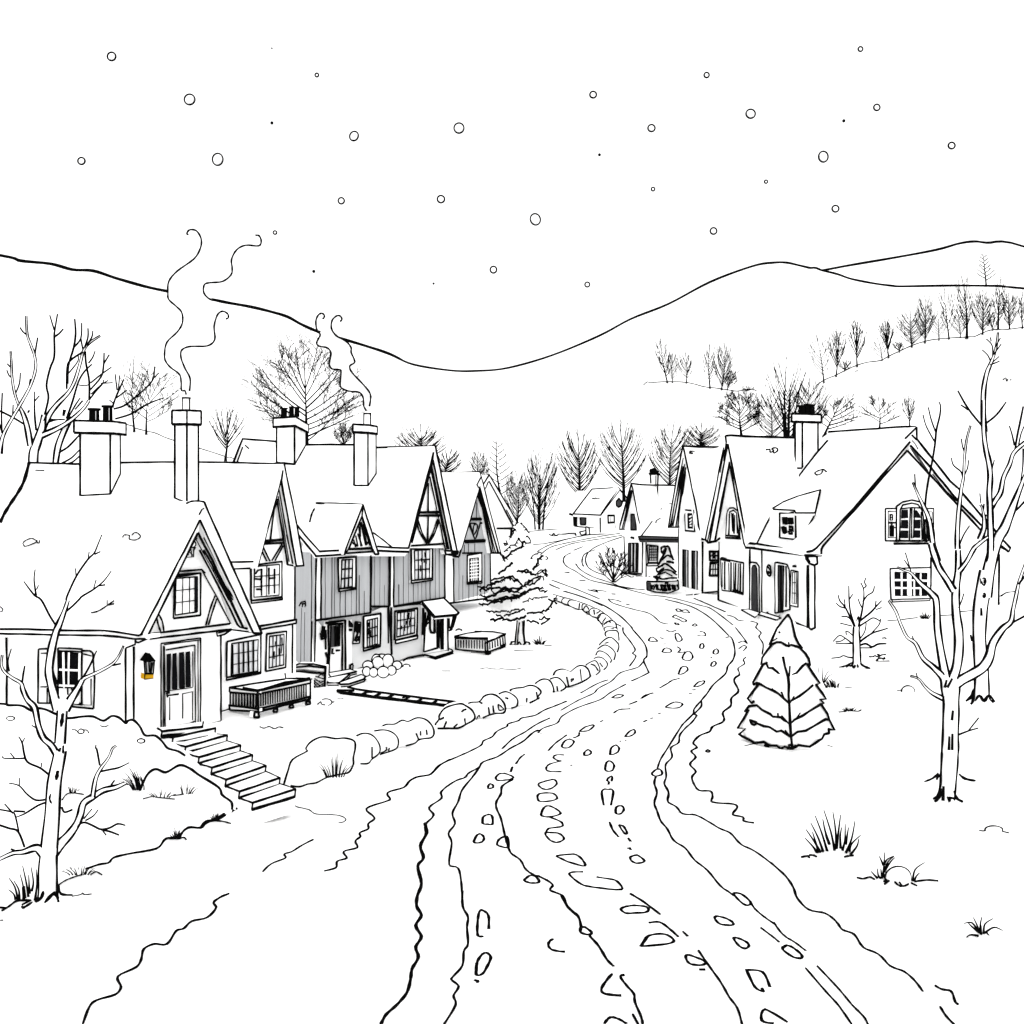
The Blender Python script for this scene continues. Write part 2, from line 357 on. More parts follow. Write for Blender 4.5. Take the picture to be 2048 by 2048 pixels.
rink('O', '615,715 560,790 480,890 450,980 405,1070 425,1150 375,1225 400,1300 380,1465 450,1495 475,1620 480,1760', 4)
rink('Q', '1085,650 1090,800 1140,900 1130,1000 1140,1160 1100,1230 1085,1370 990,1480 985,1510 1050,1570 1000,1660 1020,1750 910,1932', 4.5)
rink('X', '295,1415 330,1380 440,1340 480,1285 600,1220 770,1160 850,1105 970,1040|1015,1015 1140,955 1145,935 1110,855 1135,820 1120,730 1030,620 1010,590 920,505 800,430 650,370 500,320|325,210 370,260 460,300', 3.2)
rink('X', '1280,385 1480,440 1630,530 1770,665|1745,680 1790,680 1815,780 1800,850 1760,900 1740,960 1650,1040 1600,1110 1550,1170 1500,1230 1490,1270 1420,1340 1390,1380 1290,1540 1240,1620 1215,1690', 3.2)
rink('X', '1555,1170 1555,1210 1500,1270 1520,1280 1480,1335 1440,1370 1390,1430 1380,1490 1320,1530 1330,1600 1280,1660 1285,1750 1270,1810 1305,1880 1295,1932', 3.5)
rink('P', '430,790 420,840 440,910 420,990 440,1050 470,1130 520,1190 570,1280 660,1340 730,1430 830,1510 930,1630 1000,1680 1040,1710', 4.2)
rink('P', '500,850 530,910 525,980 590,1020 640,1075 740,1085 830,1130 930,1190 1010,1225 1090,1310 1200,1365 1330,1460', 4.2)
rink('S', '-20,690 90,790 150,880 180,960 270,1050 400,1080 480,1140 530,1205 620,1240 690,1340 810,1395 900,1485 1010,1530 1090,1600 1150,1680', 4.5)
rink('S', '0,1150 50,1220 100,1265 160,1300 245,1365|245,1500 400,1680 500,1790 600,1932|335,1485 500,1660 600,1780 690,1870 725,1932|-100,1190 0,1265 40,1300', 4)
rink('P', '1165,1760 1200,1810 1270,1870 1360,1932', 4)
rink('O', '870,810 790,860 780,920 745,980 745,1030 780,1110 810,1240 830,1310 860,1380 930,1430 970,1500 1030,1545 1090,1565 1180,1620 1160,1665 1260,1710 1300,1800 1380,1870', 4.3)
rink('R', '110,690 170,800 270,890 300,1000 290,1040|385,1085 470,1180 550,1310 615,1375|720,1460 680,1475 740,1560 810,1640 820,1720 880,1860 895,1932|600,1450 540,1520 495,1600 540,1645 690,1660', 5)
rink('R', '775,675 900,750 1065,875|955,955 1060,950 1150,1010 1240,1090|1285,1040 1330,1085|1435,1225 1550,1390 1650,1530 1730,1670 1810,1780 1855,1932|800,1840 850,1932', 4.4)
rink('G', '780,1530 800,1500 900,1430 1050,1370 1250,1320 1400,1290 1650,1260|870,1500 960,1430 1100,1390 1400,1330 1640,1290|1020,1450 1180,1390 1450,1345 1660,1310', 2.5)
rink('G', '1165,1480 1110,1510 1095,1560 1130,1610 1220,1660 1350,1740 1550,1790 1900,1880|1215,1585 1260,1640 1380,1710 1560,1770 1700,1820 1880,1835|1195,1455 1280,1420|1110,1665 1150,1667|1260,1750 1305,1748|925,1510 945,1530 920,1550|1330,1838 1400,1840 1430,1860|1390,1835 1510,1850|1560,1873 1600,1877', 2.5)
rink('X', '680,310 760,330|720,310 820,322|865,343 890,345|835,380 900,390 935,402|835,380 880,415 1020,458 1160,495 1240,560 1300,575|975,420 1000,428|500,175 535,178|615,240 660,238', 2.8)
# footprints (closed) and broken prints (open)
FP = [('O', '740,795 760,770 810,765 875,790 855,808 800,818 755,818|680,865 690,847 715,850 720,870 700,880 685,880|640,1150 640,1105 670,1085 710,1090 715,1155 680,1158|570,1290 595,1240 630,1235 650,1265 630,1295 590,1302|825,1250 770,1270 750,1310 780,1330 840,1333|1000,1555 960,1590 1000,1610 1050,1612 1078,1600 1045,1560'
  '|1075,840 1180,810 1212,840 1170,880 1120,888 1085,870|1062,940 1080,920 1180,918 1215,955 1160,978 1080,980|1090,1080 1110,1030 1150,1015 1210,1040 1240,1075 1160,1100 1105,1095|1125,1222 1220,1225 1268,1265 1230,1295 1190,1295 1150,1270|1215,1400 1340,1388 1400,1420 1430,1480 1320,1455 1250,1425|1705,1812 1740,1795 1810,1785 1900,1795 1922,1820 1890,1840 1800,1845 1745,1845|1250,550 1270,515 1310,500 1345,518 1310,560 1270,568|1390,435 1430,405 1500,390 1460,430 1410,440|1425,625 1425,600 1455,580 1478,600 1460,620|1740,478 1770,440 1810,425 1815,450 1780,475|1625,620 1630,570 1665,545 1693,565 1680,600|1585,730 1595,680 1625,668 1655,700 1640,740 1605,748|1668,1070 1670,1025 1715,1015 1730,1045 1700,1078|1640,178 1670,158 1725,158 1690,180|1780,1410 1830,1395 1890,1440 1840,1460 1795,1445|1695,1165 1725,1170 1755,1220 1740,1232'),
 ('R', '888,1170 950,1085 1110,1070 1198,1130 1120,1165 900,1185|1590,910 1620,895 1720,925 1772,965 1740,985 1640,970|1775,1110 1800,1103 1890,1140 1922,1180 1880,1210 1820,1175|1310,1280 1340,1270 1440,1305 1505,1340 1470,1368 1380,1365 1330,1335|295,1005 340,1003 405,1055 370,1075 300,1055'),
 ('Q', '1220,1460 1225,1350 1270,1270 1320,1250 1360,1290 1330,1370 1280,1450'),
 ('S', '65,1355 100,1328 160,1355 215,1405 205,1430 140,1415'), ('P', '1035,1690 1090,1695 1165,1760 1130,1785 1070,1740|400,765 430,735 470,735 478,770 430,785|820,590 833,580 848,590 833,600'),
 ('X', '1150,705 1160,680 1190,680 1215,710|1255,790 1270,763 1310,765 1325,785 1295,797|1355,650 1380,650 1408,690 1380,712 1360,690|1410,830 1430,795 1470,790 1490,830 1460,858 1420,850|1380,960 1400,910 1440,905 1450,930 1410,960|1500,1055 1530,1025 1580,1015 1565,1040 1520,1060|1280,1215 1340,1180 1410,1190 1380,1222 1320,1225|1543,755 1550,730 1570,727 1575,750 1560,765|1648,800 1655,775 1680,768 1688,790 1670,808|1630,895 1640,870 1665,865 1668,885 1645,903|1335,520 1350,505 1385,520 1440,545 1420,560 1385,540|1350,565 1375,570 1383,583 1360,578|1360,460 1385,458 1400,475 1375,478|1405,470 1440,465 1465,488 1420,484|1487,583 1505,573 1522,582 1505,592')]
for t, ss in FP:
    for q in ss.split('|'):
        pts = tl(t, q); w = max(3.0, min(5.6, 2.7 + (pts[0][1] - 1200) / 240))
        rb_.ink(GR, pts, w, True, off=0, closed=True)
FO = [('O', '1270,622 1210,620 1185,640 1220,665 1242,668 1160,690 1130,720 1150,748 1250,752|1150,1100 1240,1135 1258,1165 1230,1180 1150,1190 1125,1222|1415,1525 1340,1527 1310,1545 1400,1620 1500,1645 1710,1663 1680,1600 1630,1582 1520,1565|1575,1010 1560,900 1610,888 1648,900 1630,1010|1620,1140 1645,1200 1690,1255|960,618 930,640 895,690|868,715 855,752|1145,588 1200,530 1285,468|1635,825 1640,790 1620,790 1600,815 1615,830 1610,850|1650,298 1690,272 1780,265|1865,183 1932,147|1770,230 1830,208|1340,490 1380,472 1385,450|1765,1265 1783,1290|1760,1345 1775,1340 1783,1355'),
 ('Q', '1290,1090 1245,1090 1230,1050 1235,930 1255,842 1310,855 1340,900 1340,1018|1200,1520 1220,1515 1240,1527 1218,1535'), ('R', '30,1115 -5,1140 -15,1180 30,1225 145,1242|525,1932 560,1885 600,1870 670,1890 740,1932|1500,1412 1440,1412|0,90 60,90'),
 ('n', '1490,1941 1525,1945 1540,1975|1493,1941 1510,1975 1527,1984 1524,1978|1548,2048 1524,2042 1530,2020 1575,2045'), ('X', '1285,620 1320,635 1360,622|1525,665 1585,665 1580,640 1545,632|1370,750 1395,770 1375,795 1430,790|1240,680 1265,690|1260,730 1280,728|1235,1068 1300,1030 1330,1010 1385,995|1090,1150 1120,1125 1185,1108|1000,1195 1055,1173|1460,1112 1480,1110|1485,1085 1510,1083|1110,1330 1135,1318|1165,1305 1180,1300|1225,1268 1240,1262|925,1480 935,1482|968,1477 975,1478|775,1330 795,1320|550,1667 553,1669|1632,833 1638,836')]
for t, ss in FO:
    for q in ss.split('|'):
        pts = tl(t, q); rb_.ink(GR, pts, max(3.0, min(5.6, 2.7 + (pts[0][1] - 1200) / 240)), True, off=0)
rb_.build('road', kind='structure')
# drifts of snow against the near cottage
hill('drift', [(-120, 1402)] + tl('B', '0,1000 80,1015 210,1020 310,1070 370,1045 450,1060 550,1105 660,1140 800,1125 900,1125 1000,1165 1080,1120 1150,1135 1215,1190 1240,1165 1290,1160 1350,1220 1400,1305 1500,1310 1570,1370 1620,1430 1720,1460 1790,1505'), 21.9, .7, 4.8, zf=.3, back=.5)[0].build('snow_drift', kind='structure')
d2 = MB(); cr_ = smooth(tl('M', '1085,310 1140,190 1205,145 1285,170 1390,115 1470,140 1540,190 1690,285 1720,345 1790,400 1795,455'), 5)
yc = [GR.Y(u, v + 16 + 14*math.sin(math.pi*i/(len(cr_)-1))) for i, (u, v) in enumerate(cr_)]
top_ = [unp(u, v, y) for (u, v), y in zip(cr_, yc)]; fr_ = [Vector((p.x, p.y - .35, G0(p.x, p.y - .35) - .05)) for p in top_]; bk_ = [Vector((p.x, p.y + .4, G0(p.x, p.y + .4) - .05)) for p in top_]
for i in range(len(top_)-1): d2.face([fr_[i], fr_[i+1], top_[i+1], top_[i]]); d2.face([top_[i], top_[i+1], bk_[i+1], bk_[i]])
d2.tube([p - Vector((0, .02, 0)) for p in top_], [.5*5*(1 + .1*math.sin(i))/F*p.y for i, p in enumerate(top_)], 'K')
d2.build('snow_drift', kind='structure')
LW[0] = .96
# ================================================================ LEFT COTTAGES
def q4(t, s): return tl(t, s)
# ---- nearest cottage with the porch gable
PW1 = Plane((323, 23.2), (442, 24.2)); PM1 = Plane((14, 23.0), (270, 24.1))
PG1 = Plane((323, 22.75), (442, 23.75)); PR1 = Plane((58, 925, 26.9), (570, 927, 30.0), (0, 1257, 22.7))
n1 = PW1.normal()
c1 = thing('cottage', 'nearest white cottage with porch gable, half glazed door and amber based lantern at left', 'cottage', unp(330, 1465, 23.6))
b = MB()
b.panel(PM1, [(-90, 1262), (275, 1270), (275, 1470), (-90, 1470)], 'W', 3.5, 0)
b.ink(PM1, tl('B', '62,335 68,700 65,1010'), 4)
b.panel(PW1, [(396, 1064), (298, 1270), (268, 1283), (268, 1490), (330, 1500), (442, 1480), (442, 1274), (462, 1250)], 'W', 2.5, 0)
for s in ('1215,465 1215,1180', '1293,450 1293,1160'): b.ink(PW1, tl('B', s), 4.5)
b.ink(PW1, tl('D', '687,830 687,1655 490,1697'), 4); b.ink(PW1, tl('D', '690,1557 725,1548 775,1530'), 3)
for s in ('0,810 770,712', '0,856 785,765'): b.ink(PW1, tl('D', s), 4.6, off=.12)
for s in ('85,620 120,690 135,785', '68,655 80,720 103,785', '630,440 585,560 540,730', '647,470 610,580 565,725'): b.ink(PW1, tl('D', s), 3.6, True, off=.08)
for s in ('250,208 500,188 530,225', '245,240 490,222'): b.ink(PW1, tl('D', s), 4, off=.08)
b.ink(PW1, tl('D', '500,188 560,300 640,440 700,560 780,710'), 3, off=.08)
b.ink(PW1, tl('D', '645,785 650,832 720,815 790,768'), 4, off=.25); b.ink(PW1, tl('D', '660,800 790,770 1070,805'), 3.5, off=.2)
b.ink(PW1, tl('B', '1310,385 1305,430 1215,465'), 4, off=.25); b.ink(PW1, tl('B', '1310,405 1340,410 1420,375'), 4, off=.25)
b.build('wall', c1)
b = MB()
b.panel(PR1, [(58, 925), (570, 928), (517, 1123), (440, 1124), (440, 1256), (282, 1266), (110, 1261), (-90, 1256), (-90, 1150), (0, 1044), (37, 982)], 'W', .25, 0)
b.ink(PR1, [(58, 925), (150, 928), (242, 925), (350, 924), (470, 925), (520, 927), (569, 926)], 4)
b.ink(PR1, tl('A', '280,605 235,770 180,880 110,985 50,1080 0,1180'), 6.5, True)
b.ink(PR1, tl('B', '-40,280 270,280 600,292 970,292 1130,308 1340,343 1375,330'), 4.4, off=.06); b.ink(PR1, tl('B', '-40,322 540,337 960,340 1130,352 1300,376 1400,375'), 4.4, off=.06)
b.panel(PR1, [(-90, 1257), (110, 1262), (282, 1271), (282, 1279), (110, 1270), (-90, 1267)], 'W', .1, 0, off=.03)
b.ink(PR1, tl('C', '775,1565 1000,1560'), 4, off=.05); b.ink(PR1, tl('C', '800,1632 970,1625'), 3.6, off=.05)
for t, s, w in (('A', '340,677 430,680', 2.6), ('C', '1105,680 1222,677', 2.6), ('A', '220,1385 240,1360 300,1335 340,1350 355,1370 250,1412 225,1395', 2.6), ('A', '350,1365 370,1382 382,1370 380,1355', 2.4), ('A', '1185,1325 1200,1302 1250,1308 1250,1342 1310,1350 1358,1320 1330,1285 1300,1280 1272,1305', 2.6), ('B', '0,62 25,85 20,108 0,115', 2.4), ('B', '880,122 950,105 1040,48 1100,5', 3.2), ('B', '1035,40 1035,0', 2.4), ('B', '1040,48 1102,35', 3), ('C', '440,1040 450,1042', 3.6)):
    b.ink(PR1, tl(t, s), w, True, off=.05)
ro1 = b.build('roof', c1)
b = MB()
b.panel(PG1, tl('D', '-40,840')[:0] + [(282, 1270), (400, 1040), (396, 1066), (297, 1270), (292, 1277)], 'W', 2.2, 4.4, edges=(0, 2), dirv=n1)
b.panel(PG1, [(400, 1040), (409, 1004), (521, 1260), (524, 1267), (507, 1266)], 'W', 2.2, 4.4, edges=(1, 2, 3, 4), dirv=n1)
b.panel(PG1, [(400, 1040), (507, 1266), (478, 1252), (397, 1066)], 'W', 2.0, 0, off=-.25, dirv=n1)
b.ink(PG1, tl('C', '350,1000 400,980 465,976 525,985'), 4, True); b.ink(PG1, tl('C', '475,1110 500,1060 522,1045'), 3.4)
b.ink(PG1, tl('C', '440,1340 465,1280 600,1540 720,1800 835,1932'), 4, off=-.2)
for s in ('470,1310 800,1932', '445,1345 760,1932', '500,1370 780,1880', '520,1330 810,1890'): b.ink(PG1, tl('C', s), 2.2, off=-.22)
for s, w in (('480,0 590,210 780,580 845,720 870,745 940,760', 4.2), ('520,0 660,260 850,640 900,745', 4.5), ('600,0 760,310 970,745 1000,790', 4.5), ('560,20 700,300 880,690', 2.6)): b.ink(PG1, tl('D', s), w, off=-.2)
PE1 = Plane((230, 22.9), (290, 22.35))
b.panel(PE1, tl('B', '1000,293 1130,308 1340,343 1400,340 1400,378 1300,376 1130,352 1000,341'), 'W', .4, 0)
b.ink(PE1, tl('B', '1000,293 1130,308 1340,343 1372,330'), 4.4); b.ink(PE1, tl('B', '1000,341 1130,352 1300,376 1400,375'), 4.4)
b.build('porch_roof', c1)
w = window(c1, PW1, tl('D', '238,262 490,222 490,630 227,660'), tl('D', '252,275 450,258 450,598 245,628'), 3, 3, 'W', bw=3.4, w=4.2)
MB().panel(PW1, tl('D', '432,258 465,252 465,600 432,603'), 'B', .02, 0, off=.13).build('casement', w)
sh = MB(); sh.panel(PM1, tl('B', '372,473 495,468 495,997 365,995'), 'W', .12, 4, off=.05)
for s in ('395,515 470,512', '390,838 455,838', '480,1000 485,520', '455,990 457,850'): sh.ink(PM1, tl('B', s), 3, off=.1)
sh.build('shutter', c1)
sh = MB(); sh.panel(PM1, tl('B', '792,490 870,490 898,512 915,755 905,1050 700,1030 690,995 790,1010'), 'W', .12, 4, off=.05)
for s in ('880,760 882,1015 790,1012 792,860', '805,520 885,540'): sh.ink(PM1, tl('B', s), 3, off=.1)
sh.build('shutter', c1)
w = window(c1, PM1, tl('B', '560,462 792,470 792,1000 560,1000'), tl('B', '570,498 762,515 752,860 572,850'), 2, 1, 'B', 'W', 4, 3.6, off=.07)
b = MB()
for s, ww in (('572,672 756,680', 4.5), ('612,505 618,850', 4.2), ('770,515 762,850', 4), ('570,825 756,832', 4.5)): b.ink(PM1, tl('B', s), ww, off=.16, m='W')
b.panel(PM1, tl('B', '572,850 760,850 760,1000 572,1000'), 'W', .03, 0, off=.12); b.ink(PM1, tl('B', '572,845 760,845'), 3, off=.16)
for s in ('655,850 655,915', '690,850 720,930', '660,462 795,478', '560,490 792,500', '700,900 745,850'): b.ink(PM1, tl('B', s), 3, off=.16)
b.build('sash', w)
LW[0] = .72
b = MB(); b.panel(PW1, tl('D', '108,902 490,850 490,1692 108,1772'), 'W', .12, 4.2, off=.05)
for s, ww in (('135,915 490,868', 3.6), ('130,925 130,1760', 3), ('465,880 465,1690', 3.2), ('140,930 148,1760', 4), ('435,920 440,1660 460,1700', 3.6), ('155,965 435,918', 4.6), ('150,1725 380,1680 430,1655', 5), ('85,1785 110,1700 108,1640', 4), ('85,1782 330,1735 685,1655', 4)): b.ink(PW1, tl('D', s), ww, off=.1)
dr = b.build('door', c1)
for s in ('1615,525 1650,518 1645,868 1615,872', '1672,520 1705,512 1712,858 1666,862', '1735,510 1775,503 1785,848 1735,853', '1798,503 1835,497 1842,838 1798,842'):
    MB().panel(PW1, tl('B', s), 'B', .03, 1.5, off=.16).build('pane', dr)
b = MB()
for s, ww in (('1640,940 1640,1160', 3.4), ('1765,905 1765,1145', 3.6), ('1760,907 1860,885 1860,1160', 3.4), ('1600,880 1860,845', 2.6), ('1863,497 1863,840', 3)): b.ink(PW1, tl('B', s), ww, off=.15)
b.build('door_panel', dr)
b = MB(); b.ink(PW1, tl('B', '1640,920 1725,908'), 5, off=.2)
for s in ('1602,885 1640,880', '1605,905 1640,895', '1608,925 1645,918', '1612,880 1620,940'): b.ink(PW1, tl('B', s), 5, off=.18)
b.build('door_handle', dr)
b = MB(); P = PW1.at(*tl('C', '412,1390')[0], .1); b.ball(P, .075, .075, .075)
b.tube([P + Vector((.078*math.cos(a), -.02, .078*math.sin(a))) for a in [i*.4 for i in range(17)]], .018, 'K')
for s, ww in (('400,1365 450,1330', 7), ('385,1420 365,1460 372,1500', 3), ('425,1420 420,1515 350,1520 375,1440', 3.6), ('385,1470 415,1500', 3), ('440,1420 420,1455', 4), ('395,1430 405,1510', 3)): b.ink(PW1, tl('C', s), ww, off=.12)
b.build('gable_ornament', c1)
chimney(c1, PR1, tl('A', '775,925')[0], tl('A', '1065,910')[0], tl('A', '1160,715')[0], tl('A', '0,325')[0][1], 1.3, tl('A', '0,208')[0][1], 4.4,
        [(tl('A', '910,0')[0][0], 9, tl('A', '0,90')[0][1], tl('A', '0,205')[0][1], 'K'), (tl('A', '1040,0')[0][0], 8.5, tl('A', '0,62')[0][1], tl('A', '0,200')[0][1], 'K')])
chimney(c1, PR1, tl('C', '240,948')[0], tl('C', '357,1000')[0], tl('C', '468,976')[0], tl('C', '0,235')[0][1], 1.24, tl('C', '0,100')[0][1], 4.4,
        [(tl('C', '350,0')[0][0], 6.5, 796, 823, 'W')], extra=1)
LW[0] = 1.0
# wall lantern
b = MB(); b.panel(PW1, tl('B', '1440,515 1500,588 1385,592'), 'K', .2, 2, off=.25)
ln = thing('wall_lantern', 'small black wall lantern with amber base beside the near cottage door', 'lantern', PW1.at(297, 1355, .2))
b.build('lantern_cap', ln)
b = MB(); b.panel(PW1, tl('B', '1392,592 1492,588 1482,712 1402,712'), 'W', .18, 3, off=.25)
for s in ('1410,600 1420,705 1455,705 1462,600', '1440,600 1443,700', '1475,600 1462,705', '1425,560 1440,520'): b.ink(PW1, tl('B', s), 3, off=.3)
b.build('lantern_glass', ln)
b = MB(); b.panel(PW1, tl('B', '1402,714 1485,711 1483,757 1396,766'), 'Y', .2, 0, off=.25); b.ink(PW1, tl('B', '1400,714 1397,768 1420,762'), 2, off=.28); b.ink(PW1, tl('B', '1397,767 1482,757'), 1.4, off=.28)
b.build('lantern_base', ln)
# ---- second white cottage with the crossed timbers
PW2 = Plane((442, 26.0), (590, 29.5)); n2 = PW2.normal(); PG2 = Plane((442, 25.6), (590, 29.1))
c2 = thing('cottage', 'white cottage with crossed gable timbers behind the slatted planter trough', 'cottage', unp(520, 1400, 27.8))
b = MB(); b.panel(PW2, [(567, 936), (516, 1123), (502, 1136), (430, 1137), (430, 1440), (592, 1400), (590, 1120), (577, 1100)], 'W', 3.0, 0)
b.ink(PW2, [(590, 1132), (589.5, 1238)], 4.2); b.ink(PW2, tl('D', '1378,715 1375,1190'), 4)
b.panel(PW2, tl('D', '1062,735 1415,672 1412,708 1068,768'), 'W', .2, 4.4, off=.15)
for s, ww in (('1105,1365 1300,1348', 5.5), ('1100,1390 1300,1380', 4.2), ('1165,1345 1200,1060 1225,980', 3.6), ('1090,1412 1160,1555', 3.4), ('1085,1465 1130,1555', 3.2), ('1275,1395 1180,1550', 3.4), ('1295,1395 1210,1550', 3.4), ('1060,1440 1095,1410', 3)): b.ink(PW2, tl('C', s), ww, off=.06)
b.ink(PW2, tl('C', '972,1630 975,1932'), 4)
b.build('wall', c2)
b = MB()
b.panel(PG2, tl('C', '1285,680 1268,770 1040,1612 1030,1590 1270,740'), 'W', 2.2, 3.6, edges=(0, 1), dirv=n2)
b.panel(PG2, tl('C', '1298,620 1415,1190 1485,1600 1415,1605 1270,780 1285,680'), 'W', 2.2, 4.2, edges=(0, 1, 2, 3, 4), dirv=n2)
b.panel(PG2, tl('C', '1270,780 1415,1605 1330,1592 1228,955'), 'W', 2.0, 4, edges=(1, 2), off=-.25, dirv=n2)
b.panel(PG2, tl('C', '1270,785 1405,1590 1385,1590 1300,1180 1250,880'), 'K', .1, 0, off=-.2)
for s, ww in (('1228,960 1330,1590', 4), ('1240,930 1345,1560', 2.2), ('1320,1300 1380,1580', 3)): b.ink(PG2, tl('C', s), ww, off=-.2)
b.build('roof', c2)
PB2 = Plane((484, 878, 36), (553, 883, 37), (468, 925, 34.5))
b = MB(); b.panel(PB2, tl('C', '890,375 1220,400 1500,402 1500,620 800,620'), 'W', .3, 0); b.ink(PB2, tl('C', '890,375 1220,402'), 4.2); b.ink(PB2, tl('C', '895,375 860,460 808,598'), 4); b.ink(PB2, tl('C', '895,455 842,600'), 3.2); b.ink(PB2, tl('C', '918,435 955,470'), 3)
b.build('rear_roof', c2)
PC = Plane((553, 925, 32), (589, 928, 31.4), (610, 892, 35))
chimney(c2, PC, tl('C', '1225,605')[0], tl('C', '1397,620')[0], tl('C', '1500,440')[0], tl('C', '0,258')[0][1], 1.22, tl('C', '0,170')[0][1], 4.2,
        [(568, 5.5, 817, 833, 'K'), (583, 4.5, 814, 833, 'K'), (594, 4.5, 815, 834, 'K')])
window(c2, PW2, tl('D', '978,150 1275,112 1275,452 980,488'), tl('D', '1010,160 1250,140 1245,435 1005,455'), 2, 3, 'W', w=4, bw=3, sill=tl('D', '978,490 1280,462 1280,480 980,515'))
b = MB()
for s in ('1080,180 1080,440', '1150,170 1150,430', '1205,180 1205,420', '1015,280 1080,285', '1030,380 1080,380', '1150,275 1210,270', '1020,230 1045,195 1070,190'): b.ink(PW2, tl('D', s), 3.4, off=.14)
b.build('casement', c2)
w = window(c2, PW2, tl('D', '745,885 1070,815 1070,1188 742,1232'), tl('D', '790,905 1045,865 1040,1170 785,1212'), 1, 3, 'L', w=4.2, bw=2.6, sill=tl('D', '740,1232 1070,1180 1068,1192 738,1258'))
b = MB()
for s in ('860,900 862,1190', '905,890 905,1180', '950,885 955,1175', '1000,875 1000,1170', '800,915 800,1200'): b.ink(PW2, tl('D', s), 3.2, off=.14)
b.build('mullion', w)
w = window(c2, PW2, tl('D', '1130,812 1320,785 1310,1135 1120,1172'), tl('D', '1155,835 1295,815 1290,1110 1150,1140'), 4, 3, 'L', w=4, bw=3.4, dashes=8)
# ---- grey boarded house
PW3 = Plane((632, 38.6), (888, 43.6)); PL3 = Plane((632, 38.6), (590, 42.0)); n3 = PW3.normal()
PV3 = Plane((632, 38.1), (888, 43.1))      # the bay stands forward
PR3 = Plane((640, 1102, 38.0), (610, 890, 43.0), (817, 1102, 41.3)); PG3 = Plane((632, 38.0), (888, 43.0))
DB = Vector((-.14, .99, 0))
c3 = thing('boarded_house', 'tall grey boarded house with two dormer gables, hooded doorway and smoking chimney', 'house', unp(720, 1330, 40.6))
def boards(b, pl, q, n, w=1.1, seed=1):
    w *= .75
    r = random.Random(seed)
    for i in range(1, n):
        x = (i + r.uniform(-.25, .25)) / n; t0 = 0 if r.random() < .6 else r.uniform(.3, .7); b.ink(pl, [lerp2(q, x, t0), lerp2(q, x, 1)], w * r.choice((.7, 1, 1.5)), off=.03)
b = MB()
b.panel(PL3, [(586, 1030), (596, 1050), (614, 1080), (632, 1106), (632, 1242), (623, 1345), (586, 1345)], 'G', .3, 0)
b.ink(PL3, tl('D', '1560,0 1565,300 1560,680 1560,1120'), 2.4); b.ink(PL3, tl('D', '1465,560 1455,1080'), 1.2); b.ink(PL3, tl('D', '1495,600 1490,1070'), 1.2)
for s in ('1440,540 1460,505 1500,495 1505,515 1465,520', '1470,550 1475,520 1500,520 1497,552', '1500,495 1505,540'): b.ink(PL3, tl('D', s), 2.6, off=.08)
q = tl('F', '205,50 683,20 680,606 203,672'); b.panel(PV3, q, 'G', .5, 3.6, edges=(1, 2), dirv=DB); boards(b, PV3, q, 10, 1.2, 3)
b.panel(PV3, tl('F', '158,55 206,55 203,672 148,680'), 'W', .08, 4, edges=(1, 2, 3), off=.04)
q = tl('F', '683,10 866,0 862,545 683,545'); b.panel(PW3, q, 'G', 3, 3.6, edges=(2,), dirv=DB); b.ink(PW3, tl('F', '690,60 683,545'), 4); boards(b, PW3, q, 4, 1.0, 4)
b.panel(PW3, tl('F', '864,0 907,0 905,548 862,546'), 'W', .2, 3.6, edges=(1, 3), off=.06); b.panel(PW3, tl('F', '866,0 884,0 880,540 864,540'), 'D', .05, 0, off=.1)
q = tl('F', '908,5 1398,-50 1400,462 908,546'); b.panel(PW3, q, 'G', 3, 4, edges=(1, 2), dirv=DB); boards(b, PW3, q, 11, 1.2, 5)
b.panel(PW3, tl('F', '112,672 683,602 775,560 858,548 888,1010 605,1150 270,1225 150,1215 140,1120'), 'H', 3, 0, dirv=DB)
b.panel(PW3, tl('F', '150,690 275,680 275,1200 150,1200'), 'W', .2, 0, off=.03); b.panel(PW3, tl('F', '445,680 500,672 500,1150 445,1190'), 'W', .2, 0, off=.03)
for s in ('115,690 105,1100', '150,690 140,1110', '858,550 885,1010', '883,560 888,1010', '850,560 855,900'): b.ink(PW3, tl('F', s), 3.2)
b.panel(PW3, tl('F', '885,548 1175,520 1400,462 1420,975 1200,1015 1025,1040 905,1085 885,1010'), 'H', 3, 0, dirv=DB)
b.ink(PW3, tl('F', '895,1080 990,1075 1040,1040 1190,1010'), 3.4); b.ink(PW3, tl('F', '480,1180 610,1135'), 3.4); b.ink(PW3, tl('F', '910,545 1170,515 1395,460'), 4); b.ink(PW3, tl('F', '150,680 683,602 685,560'), 4)
b.build('wall', c3)
b = MB()
b.panel(PR3, [(592, 890), (872, 892), (817, 1102), (640, 1102), (592, 1048), (572, 930)], 'W', .3, 0)
b.ink(PR3, tl('E', '10,437 60,432 300,430 520,432'), 4.2); b.ink(PR3, tl('E', '740,460 1000,455 1310,447'), 4.6)
b.ink(PR3, tl('C', '1405,1185 1500,1310 1640,1465'), 4.2, off=.05); b.ink(PR3, tl('C', '1435,1300 1520,1405 1605,1505'), 4.2, off=.05)
b.panel(PR3, tl('E', '0,1240 190,1462 440,1450 440,1492 155,1508 0,1320'), 'W', .1, 0, off=.03)
b.ink(PR3, tl('E', '185,1462 300,1455 440,1450'), 4, off=.08); b.ink(PR3, tl('E', '150,1508 300,1500 430,1490'), 4.4, off=.08)
b.panel(PR3, tl('E', '750,1415 890,1425 1050,1430 1050,1466 760,1452'), 'W', .1, 0, off=.03)
b.ink(PR3, tl('E', '750,1413 890,1425 1050,1430'), 3.8, off=.08); b.ink(PR3, tl('E', '760,1455 900,1462 1050,1466'), 4.6, off=.08); b.ink(PR3, tl('E', '705,1280 800,1350 885,1420'), 3.6, True)
b.ink(PR3, tl('E', '1130,515 1222,510'), 3)
b.build('roof', c3)
